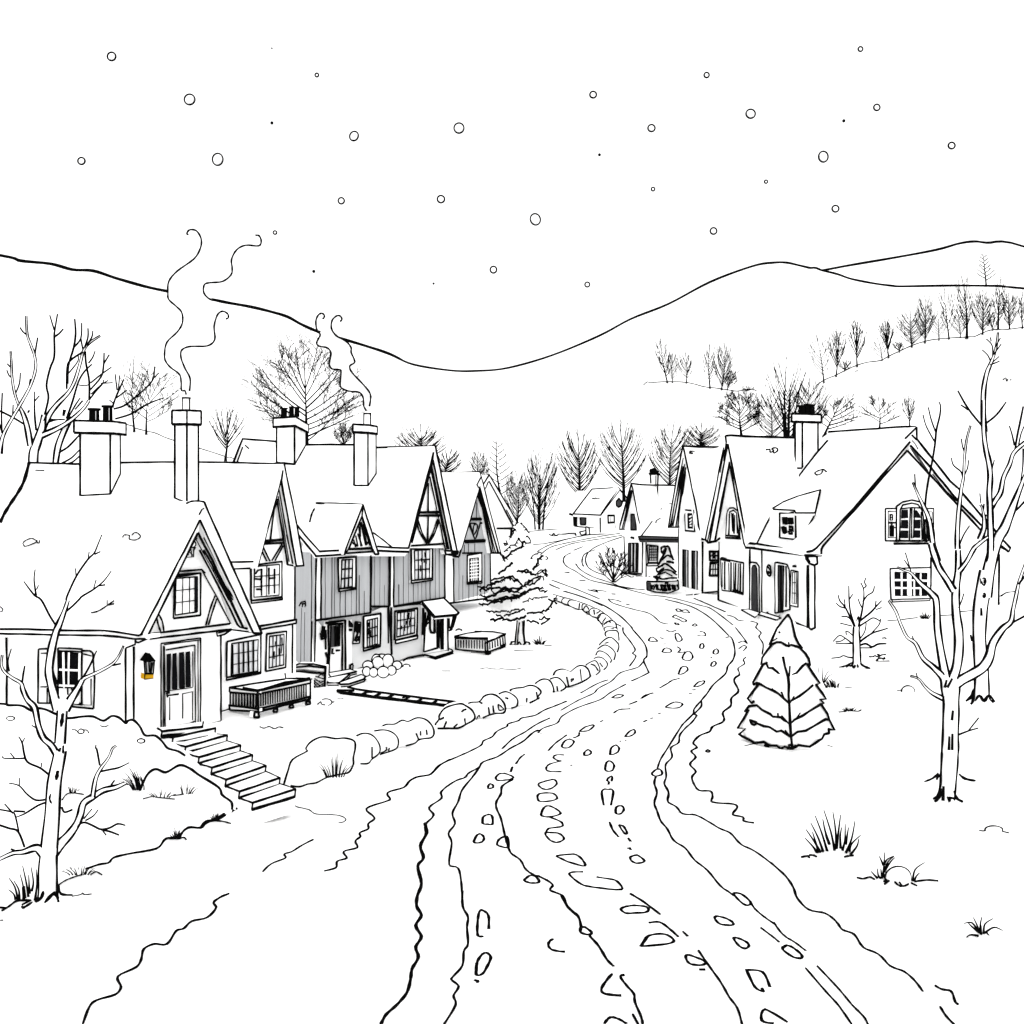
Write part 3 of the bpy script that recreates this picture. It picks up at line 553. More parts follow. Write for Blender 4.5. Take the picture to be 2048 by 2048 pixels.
PD3 = Plane((640, 37.4), (800, 40.6)); nd = PD3.normal()
dm = MB()
dm.panel(PD3, tl('E', '600,1120 430,1495 760,1490'), 'W', 1.0, 0, off=-.1)
dm.panel(PD3, tl('E', '610,1010 600,1120 470,1440 430,1495 440,1450'), 'W', 2.5, 3.8, edges=(1, 2, 3, 4), dirv=nd)
dm.panel(PD3, tl('E', '610,1010 760,1490 725,1490 700,1440 600,1120'), 'W', 2.5, 3.8, edges=(0, 1, 2, 3, 4), dirv=nd)
for s, ww in (('155,995 350,1000 605,1010', 4.2), ('140,1050 115,1100 95,1175', 3.4)): dm.ink(PR3, tl('E', s), ww, True, off=.06)
for s, ww in (('475,1440 690,1430', 5), ('450,1480 720,1462', 4), ('600,1130 680,1390', 4), ('590,1180 640,1400', 4.5), ('570,1220 590,1410', 3), ('560,1290 600,1410', 3.4), ('540,1310 560,1410', 3), ('610,1200 670,1380', 3), ('510,1380 560,1410', 4), ('520,1350 540,1420', 3), ('640,1400 660,1370 680,1400', 4), ('580,1180 585,1320', 3), ('620,1260 640,1380', 3.5)): dm.ink(PD3, tl('E', s), ww, off=-.05)
dm.build('dormer', c3)
b = MB()
b.panel(PG3, tl('E', '1285,540 1062,1430 1400,1430'), 'W', .8, 0, off=-.3)
b.panel(PG3, tl('E', '1290,505 1275,620 1080,1380 1045,1470 1050,1430'), 'W', 3.0, 4, edges=(0, 1, 4), dirv=n3)
b.panel(PG3, tl('E', '1308,447 1520,1468 1470,1480 1285,580 1290,505'), 'W', 3.0, 4.2, edges=(0, 1, 2), dirv=n3)
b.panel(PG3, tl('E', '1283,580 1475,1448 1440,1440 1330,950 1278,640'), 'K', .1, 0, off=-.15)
b.panel(PG3, tl('E', '1265,680 1420,1440 1405,1445 1255,740'), 'W', .1, 3, edges=(0, 2), off=-.18)
for s, ww in (('1240,800 1238,1085', 3.6), ('1150,1085 1340,1083', 5), ('1145,1118 1345,1115', 4.6), ('1240,1120 1232,1385', 4), ('1130,1160 1150,1260 1225,1385', 3.4), ('1140,1150 1180,1280 1235,1380', 3), ('1345,1160 1300,1290 1245,1385', 3.4), ('1330,1150 1280,1290 1235,1380', 3), ('1070,1408 1395,1388', 4), ('1290,500 1310,485', 3.4)): b.ink(PG3, tl('E', s), ww, True, off=-.2)
b.panel(PG3, tl('E', '1400,1455 1530,1462 1520,1490 1410,1492'), 'W', .3, 3.4)
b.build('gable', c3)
chimney(c3, PR3, tl('E', '523,828')[0], tl('E', '655,828')[0], tl('E', '732,712')[0], tl('E', '0,318')[0][1], 1.12, tl('E', '0,242')[0][1], 4.2, [(tl('E', '650,0')[0][0], 6, 827, 849, 'W')])
window(c3, PV3, tl('E', '370,1525 540,1515 540,1820 375,1850'), tl('E', '405,1545 510,1540 505,1800 395,1820'), 3, 3, 'L', w=4.4, bw=5, ins=(.15, .1), sill=tl('E', '385,1822 540,1812 540,1826 375,1850'))
window(c3, PW3, tl('E', '1075,1440 1280,1430 1278,1740 1080,1770'), tl('E', '1105,1455 1255,1445 1250,1725 1110,1735'), 4, 3, 'L', w=4, bw=4, sill=tl('E', '1075,1745 1280,1722 1280,1740 1075,1768'), dashes=5)
window(c3, PW3, tl('F', '615,640 780,612 775,930 615,975'), tl('F', '650,680 750,655 750,905 650,935'), 4, 3, 'L', w=4.4, bw=3.6, sill=tl('F', '612,950 775,915 772,932 612,975'), dashes=3)
window(c3, PW3, tl('F', '918,592 1135,562 1128,820 915,870'), tl('F', '940,605 1110,585 1105,800 935,840'), 5, 3, 'L', w=4.4, bw=3.2, sill=tl('F', '920,872 1138,825 1135,855 925,905'), dashes=9)
b = MB(); b.panel(PW3, tl('F', '275,700 440,678 440,1185 275,1205'), 'W', .12, 4, off=.05)
for s, ww in (('290,720 415,708', 4.6), ('410,720 408,1170', 4), ('300,720 280,1200', 3), ('435,690 440,1185', 3.4), ('250,705 440,678', 4), ('250,990 268,1050 255,1250', 4)): b.ink(PW3, tl('F', s), ww, off=.1)
dr = b.build('door', c3)
MB().panel(PW3, tl('F', '305,740 395,722 390,930 300,940'), 'D', .03, 0, off=.12).build('pane', dr)
b = MB()
for s, ww in (('345,735 345,930', 6), ('370,740 372,920', 5), ('385,720 380,930', 4)): b.ink(PW3, tl('F', s), ww, off=.15)
b.ink(PW3, tl('F', '315,950 310,1000 330,1000'), 4, off=.15); b.ink(PW3, tl('F', '350,970 385,968'), 4, off=.15); b.build('door_furniture', dr)
b = MB()
for s, ww in (('230,735 225,770 245,800', 7), ('210,790 245,785 250,850 210,860 208,800', 6), ('245,770 250,960', 4), ('225,800 240,850', 5)): b.ink(PW3, tl('F', s), ww, off=.15)
b.build('door_lamp', c3)
b = MB(); b.panel(PW3, tl('F', '475,680 510,720 508,745 475,740'), 'B', .1, 2, off=.08); b.panel(PW3, tl('F', '535,690 588,700 575,900 508,905 515,870'), 'W', .06, 3, off=.08)
for s, ww in (('545,700 540,790', 9), ('570,710 560,800', 7), ('560,800 530,880', 5), ('535,845 570,840', 5), ('540,880 575,860', 5), ('480,770 500,770', 6)): b.ink(PW3, tl('F', s), ww, off=.14)
b.build('notice', c3)
b = MB(); b.ink(PW3, tl('F', '510,1100 485,1110 485,1165 510,1160'), 5, off=.1); b.ink(PW3, tl('F', '515,1110 508,1160'), 3, off=.1); b.build('boot_scraper', c3)
# hooded doorway
b = MB(); b.panel(PW3, tl('F', '1178,520 1190,820 1195,1000 1432,960 1432,620 1300,640'), 'W', .15, 0, off=.08)
for s, ww in (('1190,560 1192,820', 6), ('1215,600 1195,985', 3.6), ('1330,660 1330,940', 5), ('1365,660 1368,960', 5), ('1430,640 1432,975', 3.6), ('1345,660 1345,950', 2.5), ('1385,660 1385,960', 2.5), ('1195,985 1330,945', 3.4), ('1300,800 1265,795 1255,760 1258,620', 4.5), ('1245,700 1220,720 1200,760', 3), ('1300,660 1300,800', 5), ('1240,620 1215,740', 4), ('1190,500 1240,600 1255,700', 4)): b.ink(PW3, tl('F', s), ww, off=.12)
dr = b.build('door', c3); dr['label'] = 'plain door under a sloping hood'
PH = Plane((845, 1202, 42.3), (888, 1197, 43.2), (871, 1234, 41.2))
b = MB(); b.panel(PH, tl('F', '1175,495 1390,465 1532,605 1515,625 1305,645'), 'W', .12, 4.6); b.ink(PH, tl('F', '1180,520 1300,650'), 5)
PH2 = Front(41.6); b.ink(PH2, tl('F', '1490,640 1460,770 1440,778'), 5.5); b.ink(PH2, tl('F', '1508,640 1480,740 1455,770'), 3.5); b.ink(PH2, tl('F', '1440,660 1442,760'), 3.4)
b.build('door_hood', dr)
# ---- small grey boarded house behind, and the white gable further back
PW4 = Plane((906, 56.0), (985, 60.5)); n4 = PW4.normal(); PG4 = Plane((906, 55.4), (985, 59.9)); PR4 = Plane((885, 946, 62), (960, 945, 66), (906, 1112, 55.5))
c4 = thing('boarded_house', 'small grey boarded house with curled gable timbers beside the snowy spruce', 'house', unp(945, 1203, 58))
b = MB(); q = tl('E', '1560,1380 1840,1360 1840,1932 1560,1932'); b.panel(PW4, tl('G', '290,830 175,1160 120,1390 30,1510 30,1950 395,1860 388,1450 330,1150'), 'G', 2.5, 0)
b.panel(PW4, tl('E', '1400,1490 1482,1500 1485,1932 1400,1932') + [], 'W', .3, 0); b.panel(PW4, tl('F', '1400,30 1482,45 1490,500 1400,510'), 'W', .3, 0, off=.01)
b.ink(PW4, tl('F', '1480,80 1485,500'), 4); b.ink(PW4, tl('G', '388,1480 390,1650 392,1860'), 3.4); b.ink(PW4, tl('F', '1440,515 1560,500 1830,465'), 3.6)
q = tl('F', '1495,60 1835,40 1835,460 1495,500'); boards(b, PW4, q, 8, 1.1, 9)
for s, ww in (('195,1152 330,1150', 6), ('130,1365 370,1352', 4.6), ('150,1380 380,1368', 2.4), ('175,1180 230,1320', 3), ('195,1190 240,1340 275,1250 290,1190', 3), ('205,1190 260,1200 260,1250 235,1300', 2.8), ('225,1290 228,1220 255,1195', 2.4), ('290,1190 330,1185', 4.5), ('250,980 210,1130', 1.4), ('260,990 255,1140', 1.4), ('270,960 310,1130', 1.4), ('140,1400 140,1480', 1.2), ('180,1390 180,1470', 1.2), ('240,1385 240,1470', 1.2), ('120,1480 310,1475', 3)): b.ink(PW4, tl('G', s), ww, True, off=.06)
b.build('wall', c4)
b = MB(); b.panel(PR4, [(872, 946), (960, 944), (908, 1113), (880, 1110)], 'W', .25, 0); b.ink(PR4, tl('E', '1380,708 1550,700 1742,696'), 3.6); b.ink(PR4, tl('E', '1655,733 1678,740'), 4)
b.panel(PG4, tl('G', '290,835 90,1510 60,1490 270,850'), 'W', 2.5, 3.2, edges=(0,), dirv=n4)
b.panel(PG4, tl('G', '290,700 490,1480 395,1480 280,850 258,815'), 'W', 2.5, 3.2, edges=(0, 1, 3), dirv=n4)
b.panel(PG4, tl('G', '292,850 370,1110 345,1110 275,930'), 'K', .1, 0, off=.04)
for s, ww in (('290,850 330,1000 465,1475', 4), ('285,900 400,1470', 3.6), ('330,1050 440,1475', 3), ('345,1130 420,1475', 3), ('395,1478 490,1480', 4), ('262,815 300,745', 3)): b.ink(PG4, tl('G', s), ww, off=.06)
b.panel(PG4, tl('F', '1400,-5 1550,0 1530,65 1490,55 1400,38'), 'W', .3, 3.2, edges=(1, 2, 3, 4)); b.ink(PG4, tl('F', '1480,60 1530,68 1548,10'), 4)
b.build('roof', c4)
window(c4, PW4, tl('G', '168,1500 305,1478 305,1755 168,1772'), tl('G', '190,1535 275,1525 275,1740 190,1750'), 5, 7, 'B', 'W', 2.2, 3.6, sill=tl('G', '165,1765 310,1750 308,1770 168,1780'))
PW5 = Plane((975, 74), (1060, 80)); PG5 = Plane((975, 73.5), (1060, 79.5)); n5 = PW5.normal()
c5 = thing('cottage', 'white cottage gable half hidden between grey house and snowy spruce', 'cottage', unp(1000, 1180, 76))
b = MB(); b.panel(PW5, tl('G', '378,780 330,900 330,1900 640,1900 600,1230'), 'W', 2, 0); b.ink(PW5, tl('G', '450,1240 600,1240'), 4); b.ink(PW5, tl('G', '600,1240 575,1360'), 3); b.ink(PW5, tl('G', '588,1240 580,1340'), 3); b.build('wall', c5)
b = MB(); b.panel(PG5, tl('G', '380,725 650,1180 740,1270 610,1215 378,785'), 'W', 2, 3.4, edges=(0, 1, 3), dirv=n5); b.ink(PG5, tl('G', '325,810 380,720'), 3.4); b.ink(PG5, tl('G', '340,860 370,790'), 2.4); b.ink(PG5, tl('G', '545,1060 610,1180'), 2.4); b.build('roof', c5)
LW[0] = 1.1
# ================================================================ RIGHT COTTAGES
PF = Plane((1436, 62.0), (1628, 50.5)); nF = PF.normal(); PGR = Plane((1628, 50.5), (1997, 59.5)); nR = PGR.normal()
PFo = Plane((1436, 60.8), (1628, 49.6)); PGo = Plane((1628, 49.5), (1997, 58.3))
PRR = Plane((1833, 854, 55.6), (1657, 864, 62.5), (1641, 1110, 50.4)); PRW = Plane((1452, 871, 61.0), (1590, 875, 61.9), (1500, 1086, 56.6))
nR = Vector((-.13, .99, 0))
c6 = thing('cottage', 'large white cottage at right with wide gable, shuttered arched window and columned corner', 'cottage', unp(1628, 1256, 50.5))
b = MB()
b.panel(PGR, [(1815, 892), (1632, 1118), (1632, 1254), (1790, 1245), (1998, 1214), (1998, 1085)], 'W', 8, 0, dirv=nR)
b.panel(PF, [(1460, 905), (1416, 1078), (1416, 1080), (1437, 1080), (1437, 1202), (1510, 1229), (1628, 1258), (1628, 1100), (1497, 1085)], 'W', 4, 0)
b.ink(PF, tl('K', '180,0 175,480 480,600 560,620'), 3.4); b.ink(PF, tl('K', '870,670 900,690 1070,765'), 3.4)
for s in ('480,0 480,600', '598,0 598,615'): b.ink(PF, tl('K', s), 3.4)
b.ink(PF, tl('H', '1450,1430 1452,1932'), 3.4); b.ink(PF, tl('H', '1150,1080 1150,1330 1150,1930'), 2.4)
b.ink(PGR, tl('K', '1120,745 1180,735 1240,740'), 2.4); b.ink(PGR, tl('L', '1690,40 1685,530'), 4)
b.ink(PGR, tl('L', '1030,70 1032,345 1018,350'), 3); b.ink(PGR, tl('J', '1035,1530 1030,1800'), 3)
b.build('wall', c6)
b = MB(); b.tube([PGR.at(1622, 1256, .1), PGR.at(1622, 1130, .1)], 6.5/F*50.5, 'W', 10)
for u, ww in ((1615.5, 5.5), (1629, 4)): b.ink(PGR, [(u, 1130), (u+.5, 1256)], ww, off=.35)
b.ink(PGR, tl('K', '1055,755 1075,768 1115,750'), 3.4, off=.4)
b.build('corner_column', c6)
b = MB(); b.panel(PGR, tl('K', '1020,60 1025,90 1055,128 1105,148 1135,130 1128,60'), 'W', .3, 3.6, off=.4); b.ink(PGR, tl('K', '1045,65 1040,85 1060,118'), 3.4, off=.45); b.build('bracket', c6)
b = MB()
b.panel(PRR, [(1833, 854), (1657, 864), (1567, 990), (1500, 1085), (1614, 1104), (1632, 1098), (1819, 890)], 'W', .3, 0)
b.ink(PRR, tl('I', '760,310 1100,285 1500,258 1600,262'), 4); b.ink(PRR, tl('I', '750,393 640,520 530,660 325,930'), 4)
b.ink(PRR, tl('I', '735,320 665,395'), 4)
b.panel(PGo, tl('I', '1545,402 1100,930 700,1410 690,1500 540,1505 600,1455 650,1420 1040,950 1535,385'), 'W', 5, 0, dirv=nR)
b.ink(PGo, tl('I', '1545,405 1200,815 1000,1050 640,1430 600,1458 550,1468'), 4, off=.05); b.ink(PGo, tl('I', '1515,490 1150,900 705,1410 690,1440 690,1498'), 4, off=.05)
b.ink(PGo, tl('I', '690,1500 620,1503 530,1500'), 4.2, off=.05)
b.panel(PFo, tl('I', '0,1380 550,1468 640,1500 530,1505 0,1428'), 'W', .5, 3.6, edges=(0, 3))
b.panel(PGo, tl('J', '895,260 905,380 1215,780 1530,1130 1600,1230 1560,1290 1510,1250 820,490 830,400'), 'W', 5, 0, dirv=nR)
b.ink(PGo, tl('J', '895,262 897,375 1215,780 1300,855 1530,1130'), 4, off=.05); b.ink(PGo, tl('J', '835,440 1030,650 1320,1010 1520,1210'), 4, off=.05); b.ink(PGo, tl('J', '805,490 1010,710 1510,1255'), 4.2, off=.05)
b.panel(PGo, tl('J', '830,460 880,490 1010,680 1000,690 880,540'), 'D', .05, 0, off=.03); b.panel(PGo, tl('J', '1340,1010 1520,1195 1510,1215 1330,1030'), 'D', .05, 0, off=.03)
b.ink(PGo, tl('J', '1060,700 1200,860 1290,960'), 2.6, off=.06); b.ink(PGo, tl('J', '1050,715 1180,880 1280,975'), 2, off=.06)
b.ink(PGo, tl('J', '785,370 895,262'), 3.6, off=.05); b.ink(PGo, tl('J', '850,340 895,385'), 3.4, off=.05); b.ink(PGo, tl('J', '850,390 880,420 910,475'), 1.6, off=.05); b.ink(PRR, tl('J', '735,330 762,320'), 2.6)
b.ink(PRR, tl('I', '740,695 710,672 660,685 628,705 650,725 690,710 700,685'), 3, True); b.ink(PRR, tl('I', '635,1185 655,1172 672,1182'), 2.6)
b.panel(PGo, tl('J', '1510,1255 1580,1340 1800,1430 1785,1465 1680,1410 1560,1300'), 'W', .4, 2.6, edges=(2, 3)); b.ink(PGo, tl('J', '1615,1210 1680,1300'), 4); b.ink(PGo, tl('J', '1735,1360 1800,1430'), 4); b.ink(PGo, tl('J', '1700,1400 1780,1465'), 4)
b.build('roof', c6)
b = MB()
b.panel(PRW, [(1452, 871), (1592, 875), (1657, 866), (1567, 993), (1502, 1086), (1495, 1086), (1457, 890)], 'W', .3, 0)
b.ink(PRW, tl('H', '1215,345 1260,340 1400,350 1880,362'), 4.2, off=1.45)
nW = nF
b.panel(PFo, tl('H', '1220,415 1235,425 1425,1385 1500,1390 1500,1430 1410,1428 1390,1380 1250,600'), 'W', 4, 3.8, edges=(1, 2, 4, 5, 6), dirv=nF)
b.panel(PFo, tl('H', '1210,345 1220,415 1240,600 1115,1365 1045,1375 1020,1350 1195,460'), 'W', 4, 3.8, edges=(0, 3, 4, 5), dirv=nF)
for s, ww in (('1235,430 1060,1370', 4), ('1250,600 1155,1080', 3.6), ('1245,640 1110,1360', 4), ('1200,480 1160,700', 2.4), ('1170,790 1040,1360', 3), ('1222,420 1200,590', 5), ('1265,640 1320,980', 3), ('1045,1378 1118,1366 1155,1335', 4)): b.ink(PFo, tl('H', s), ww, off=.05)
b.ink(PRW, tl('H', '1605,480 1640,478 1645,505 1680,490 1660,470 1700,462 1718,485 1690,510 1672,505'), 3, True, off=2.2)
b.ink(PRR, tl('H', '1680,1065 1600,1210 1515,1385'), 3.4, off=.35)
b.build('wing_roof', c6)
chimney(c6, PRW, tl('I', '435,660')[0], tl('I', '505,660')[0], tl('I', '655,600')[0], tl('I', '0,212')[0][1], 1.3, tl('I', '0,135')[0][1], 4,
        [(1604, 6, 812, 829, 'K'), (1614, 5, 809, 828, 'K'), (1624, 5, 810, 828, 'K')])
yd = PRR.Y(1575, 1076) - 1.2; ys_ = PRR.Y(1628, 1030) - 1.1; PDm = Front(yd); PDs = Plane((1591, yd), (1628, ys_)); PDr = Plane((1570, 1020, yd - .25), (1640, 980, PRR.Y(1640, 980) - .1), (1630, 1026, ys_ - .25))
b = MB()
b.panel(PDs, tl('I', '440,1085 630,1090 620,1120 560,1225 442,1345'), 'W', .2, 3.2, edges=(1, 2, 3)); b.panel(PDm, tl('I', '285,1090 440,1085 442,1348 285,1330'), 'W', 2, 3.6)
b.panel(PDr, tl('I', '222,1045 320,985 460,930 680,868 630,1090 440,1090 430,1065 228,1055'), 'W', .15, 3.4)
dm = b.build('dormer', c6)
b = MB()
for s, ww in (('320,1130 325,1200', 6), ('345,1130 348,1205', 7), ('378,1135 380,1200', 8), ('402,1135 408,1200', 8), ('315,1220 330,1290', 8), ('340,1225 350,1280 330,1285', 6), ('375,1225 410,1225 412,1260 375,1255', 7), ('375,1265 378,1290 412,1288', 6)): b.ink(PDm, tl('I', s), ww*.8, off=.05)
b.build('window', dm)
LW[0] = .9
# windows and doors of the large right cottage
w = window(c6, PGR, tl('J', '595,1048 700,1048 700,1360 595,1360'), tl('J', '620,1075 695,1075 695,1330 620,1330'), 1, 1, 'W', w=3.4, name='shutter')
for s, ww in (('640,1100 640,1160 665,1160 665,1110 650,1105', 3), ('630,1185 690,1185', 4), ('655,1180 655,1320', 3.2), ('670,1210 670,1320', 3.2), ('640,1210 640,1320', 3), ('635,1235 690,1232', 2.6), ('640,1135 665,1135', 2)): 
    x = MB(); x.ink(PGR, tl('J', s), ww, off=.14); x.build('louvre', w)
w = window(c6, PGR, tl('J', '990,1048 1060,1048 1058,1300 990,1370'), tl('J', '1000,1080 1045,1080 1040,1290 1000,1340'), 1, 1, 'W', w=3.2, name='shutter')
b = MB(); ar = tl('J', '700,1360 700,1028 760,985 850,966 930,985 970,1050 1000,1180 1010,1360'); b.panel(PGR, ar, 'W', .15, 3.8, off=.06)
b.ink(PGR, tl('J', '728,1360 735,1060 760,1015 850,996 910,1010 945,1060 960,1130 965,1360'), 3.6, off=.1); b.ink(PGR, tl('J', '735,1052 850,1038 950,1045'), 3, off=.1)
for s, ww in (('835,1045 825,1350', 3), ('850,1045 845,1335 865,1330 875,1045', 3), ('690,1360 930,1360', 4.5), ('680,1388 1010,1385', 4.6), ('940,1080 950,1350', 3.4), ('975,1150 980,1370', 3)): b.ink(PGR, tl('J', s), ww, off=.12)
w = b.build('window', c6); w['label'] = 'arched window with open shutters'
for s in ('752,1062 812,1058 815,1140 750,1145', '752,1158 815,1158 815,1242 748,1240', '748,1260 815,1260 815,1335 742,1335', '870,1062 900,1065 930,1110 935,1140 868,1135', '868,1158 932,1155 932,1242 868,1240', '870,1258 932,1258 932,1332 868,1330'):
    MB().panel(PGR, tl('J', s), 'B', .03, 0, off=.14).build('pane', w)
w = window(c6, PGR, tl('L', '640,180 1030,170 1030,470 648,480'), tl('L', '685,215 995,225 992,440 688,440'), 5, 3, 'B', 'W', bw=4.6, w=3.4, sill=tl('L', '655,480 1025,468 1022,488 660,502'))
w['label'] = 'small paned window behind the bare tree'
x = MB(); x.ink(PGR, tl('L', '825,220 828,440'), 8, off=.16, m='W'); x.build('mullion', w)
b = MB(); b.panel(PF, tl('H', '1215,1330 1228,1080 1250,1045 1290,1042 1330,1070 1345,1180 1350,1330'), 'W', .1, 3.6, off=.06); b.ink(PF, tl('H', '1240,1310 1255,1080 1290,1065 1318,1090 1340,1310'), 3.4, off=.1)
for s, ww in (('1250,1100 1245,1305', 4), ('1285,1095 1295,1290', 5), ('1270,1090 1280,1270', 3), ('1318,1120 1325,1290', 3), ('1220,1310 1345,1315', 4), ('1215,1332 1355,1340', 4), ('1300,1110 1300,1260', 2)): b.ink(PF, tl('H', s), ww, off=.14)
b.build('window', c6)
b = MB(); b.panel(PF, tl('K', '200,80 420,125 415,430 310,400 215,390 205,340'), 'W', .1, 3.4, off=.08)
for s, ww in (('240,110 240,380', 6), ('215,120 215,360', 3), ('275,125 280,385', 3), ('300,120 300,400', 6), ('325,120 325,390', 3), ('345,125 340,385', 6), ('370,130 365,400', 4), ('390,130 390,405', 6), ('200,90 290,110', 5), ('300,100 420,125', 4), ('330,380 410,420', 6), ('320,385 345,410', 6), ('210,75 250,85', 5)): b.ink(PF, tl('K', s), ww*.8, off=.14)
b.build('shutter', c6)
b = MB(); b.panel(PF, tl('K', '480,130 500,118 545,125 570,160 572,612 478,605'), 'W', .1, 3.4, off=.06); b.panel(PF, tl('K', '500,180 510,150 535,148 548,180 555,610 500,605'), 'D', .03, 2.6, off=.1); b.build('door', c6)
b = MB(); b.panel(PF, tl('K', '725,125 745,120 840,140 860,190 868,575 725,610'), 'W', .1, 3.6, off=.06)
dr = b.build('door', c6); b = MB(); b.panel(PF, tl('K', '755,150 810,155 800,600 755,605'), 'D', .03, 2.6, off=.1); b.ink(PF, tl('K', '780,155 785,600'), 5, off=.14); b.ink(PF, tl('K', '830,155 830,550'), 4, off=.14); b.build('pane', dr)
w = window(c6, PF, tl('K', '880,195 945,210 945,552 868,535'), tl('K', '895,215 930,215 930,520 890,515'), 2, 3, 'W', w=3.6, bw=3)
b = MB(); b.ball(PF.at(*tl('K', '662,190')[0], .1), .25, .3, .62)
for s, ww in (('645,200 650,160 665,145 680,165 682,240 665,248 648,225 645,200', 4), ('655,165 672,190', 3), ('655,215 675,220', 6)): b.ink(PF, tl('K', s), ww, True, off=.5)
b.build('door_lamp', c6)
b = MB(); b.ink(PF, tl('K', '900,157 922,157'), 6, off=.15); b.build('house_number', c6)
# steps of that door
b = MB()
st = thing('doorstep', 'low snowy doorsteps spread before the large right cottage door', 'steps', GR.at(1535, 1240))
for s in ('400,610 470,605 580,640 530,685', '560,655 740,712 780,690 590,630', '640,640 760,680 770,650 700,620'):
    b = MB(); p = tl('K', s); top = [GR.at(*q) + Vector((0, 0, .18)) for q in p]; b.prism(top, Vector((0, 0, -.25)))
    b.tube(top + [top[0]], .5*3.2/F*55, 'K'); b.build('step', st)
LW[0] = 1.0
# ---- narrow steep gable
P7 = Plane((1357, 70.0), (1405, 66.0)); n7 = P7.normal(); P7o = Plane((1357, 69.0), (1405, 65.0)); PR7 = Plane((1367, 893, 70), (1447, 894, 72), (1402, 1078, 65)); P7b = Plane((1405, 66.0), (1440, 65.0))
c7 = thing('cottage', 'narrow white cottage with very steep gable and two tall grey doors', 'cottage', unp(1380, 1180, 68))
b = MB(); b.panel(P7, [(1367, 905), (1357, 1000), (1357, 1176), (1404, 1187), (1405, 1081), (1396, 1078), (1372, 930)], 'W', 3, 0); b.panel(P7b, [(1404, 1080), (1440, 1080), (1440, 1183), (1404, 1186)], 'W', 2, 0)
b.ink(P7, tl('H', '758,1240 760,1810'), 3); b.ink(P7, tl('H', '765,1810 880,1835 985,1865'), 3.4); b.ink(P7b, tl('H', '990,1365 988,1860'), 4); b.ink(P7b, tl('H', '985,1865 1140,1848'), 3.2)
b.build('wall', c7)
b = MB(); b.panel(PR7, tl('H', '800,440 1200,450 1200,470 1020,1350 960,1340 830,680'), 'W', .2, 0); b.ink(PR7, tl('H', '805,445 960,452 1195,457'), 4.4, off=2.9); b.ink(PR7, tl('H', '865,512 870,495 900,495 925,512'), 3, off=2.0); b.ink(PR7, tl('H', '870,512 895,515'), 3, off=2.0)
b.panel(P7o, tl('H', '800,440 815,500 935,1080 970,1330 1010,1350 950,1345 905,1100 830,680'), 'W', 3, 3.4, edges=(0, 1, 2, 3, 4), dirv=n7)
b.panel(P7o, tl('H', '800,440 830,640 760,1230 660,1230 665,1200 740,760'), 'W', 3, 3.6, edges=(2, 3, 4, 5), dirv=n7)
b.panel(P7o, tl('H', '800,560 830,640 815,760 800,720'), 'L', .05, 0, off=.03)
for s, ww in (('800,450 740,760 665,1225', 4), ('805,560 720,1000 680,1225', 3), ('805,640 745,1000 705,1215', 4.4), ('820,620 760,1050 735,1220', 3.4), ('830,650 765,1100 755,1230', 4), ('790,640 710,1080 690,1220', 2.6), ('905,1060 925,1240 945,1340', 3)): b.ink(P7o, tl('H', s), ww, off=.05)
b.build('roof', c7)
w = window(c7, P7, tl('H', '820,1062 912,1070 915,1270 825,1262'), tl('H', '848,1098 895,1098 895,1240 850,1240'), 1, 1, 'B', w=3.6, name='window')
b = MB()
for s in ('865,1130 885,1120', '868,1165 888,1150', '870,1195 885,1180', '872,1215 885,1215'): b.ink(P7, tl('H', s), 3, off=.16, m='W')
b.build('glazing_bar', w)
for s in ('798,1445 852,1455 852,1822 800,1812', '885,1458 942,1462 940,1840 888,1828'):
    b = MB(); q = tl('H', s); b.panel(P7, q, 'D', .08, 2, off=.05); b.ink(P7, [lerp2(q, .18, 0), lerp2(q, .15, 1)], 4, off=.09); b.ink(P7, [lerp2(q, .8, 0), lerp2(q, .8, 1)], 4, off=.09, m='L'); b.ink(P7, [lerp2(q, .95, 0), lerp2(q, .95, 1)], 3, off=.09); b.build('door', c7)
window(c7, P7b, tl('H', '1055,1460 1145,1462 1145,1552 1058,1552'), None, 3, 2, 'L', w=3.4, bw=3.4, dashes=6); window(c7, P7b, tl('H', '1062,1570 1145,1570 1145,1700 1055,1700'), None, 3, 2, 'W', w=3.4, bw=3.4)
b = MB()
for s, ww in (('770,1810 850,1865', 4), ('830,1888 910,1885 990,1862', 4)): b.ink(GR, tl('H', s), ww, off=.02)
p = tl('H', '770,1815 985,1868 900,1888 835,1868'); top = [GR.at(*q) + Vector((0, 0, .15)) for q in p]; b.prism(top, Vector((0, 0, -.2)))
tag(b.build('doorstep', None, GR.at(1385, 1187)), 'flat snowy doorstep at the two tall grey doors', 'doorstep')
# ---- low cottage with lean-to
P8 = Plane((1248, 80.0), (1285, 77.0)); n8 = P8.normal(); P8o = Plane((1248, 79.2), (1285, 76.2)); P8b = Plane((1285, 77.0), (1360, 76.0)); PR8 = Plane((1263, 968, 79), (1350, 971, 82), (1283, 1068, 76)); PH8 = Plane((1328, 1010, 79.5), (1283, 1072, 75.2), (1357, 1072, 74.8))
c8 = thing('cottage', 'low white cottage with tapering chimney and hipped lean to beside small bare tree', 'cottage', unp(1290, 1150, 77.5))
b = MB(); b.panel(P8, [(1263, 985), (1247, 1070), (1249, 1148), (1285, 1152), (1285, 1070), (1281, 1066)], 'W', 3, 0); b.panel(P8b, [(1283, 1076), (1358, 1076), (1358, 1156), (1285, 1154)], 'W', 2, 0)
b.ink(P8, tl('H', '232,1320 240,1500 245,1660'), 2.8); b.ink(P8b, tl('H', '410,1350 408,1670'), 2.6); b.ink(P8b, tl('H', '445,1360 445,1710'), 2.2); b.ink(P8, tl('H', '300,1328 330,1335'), 4)
b.build('wall', c8)
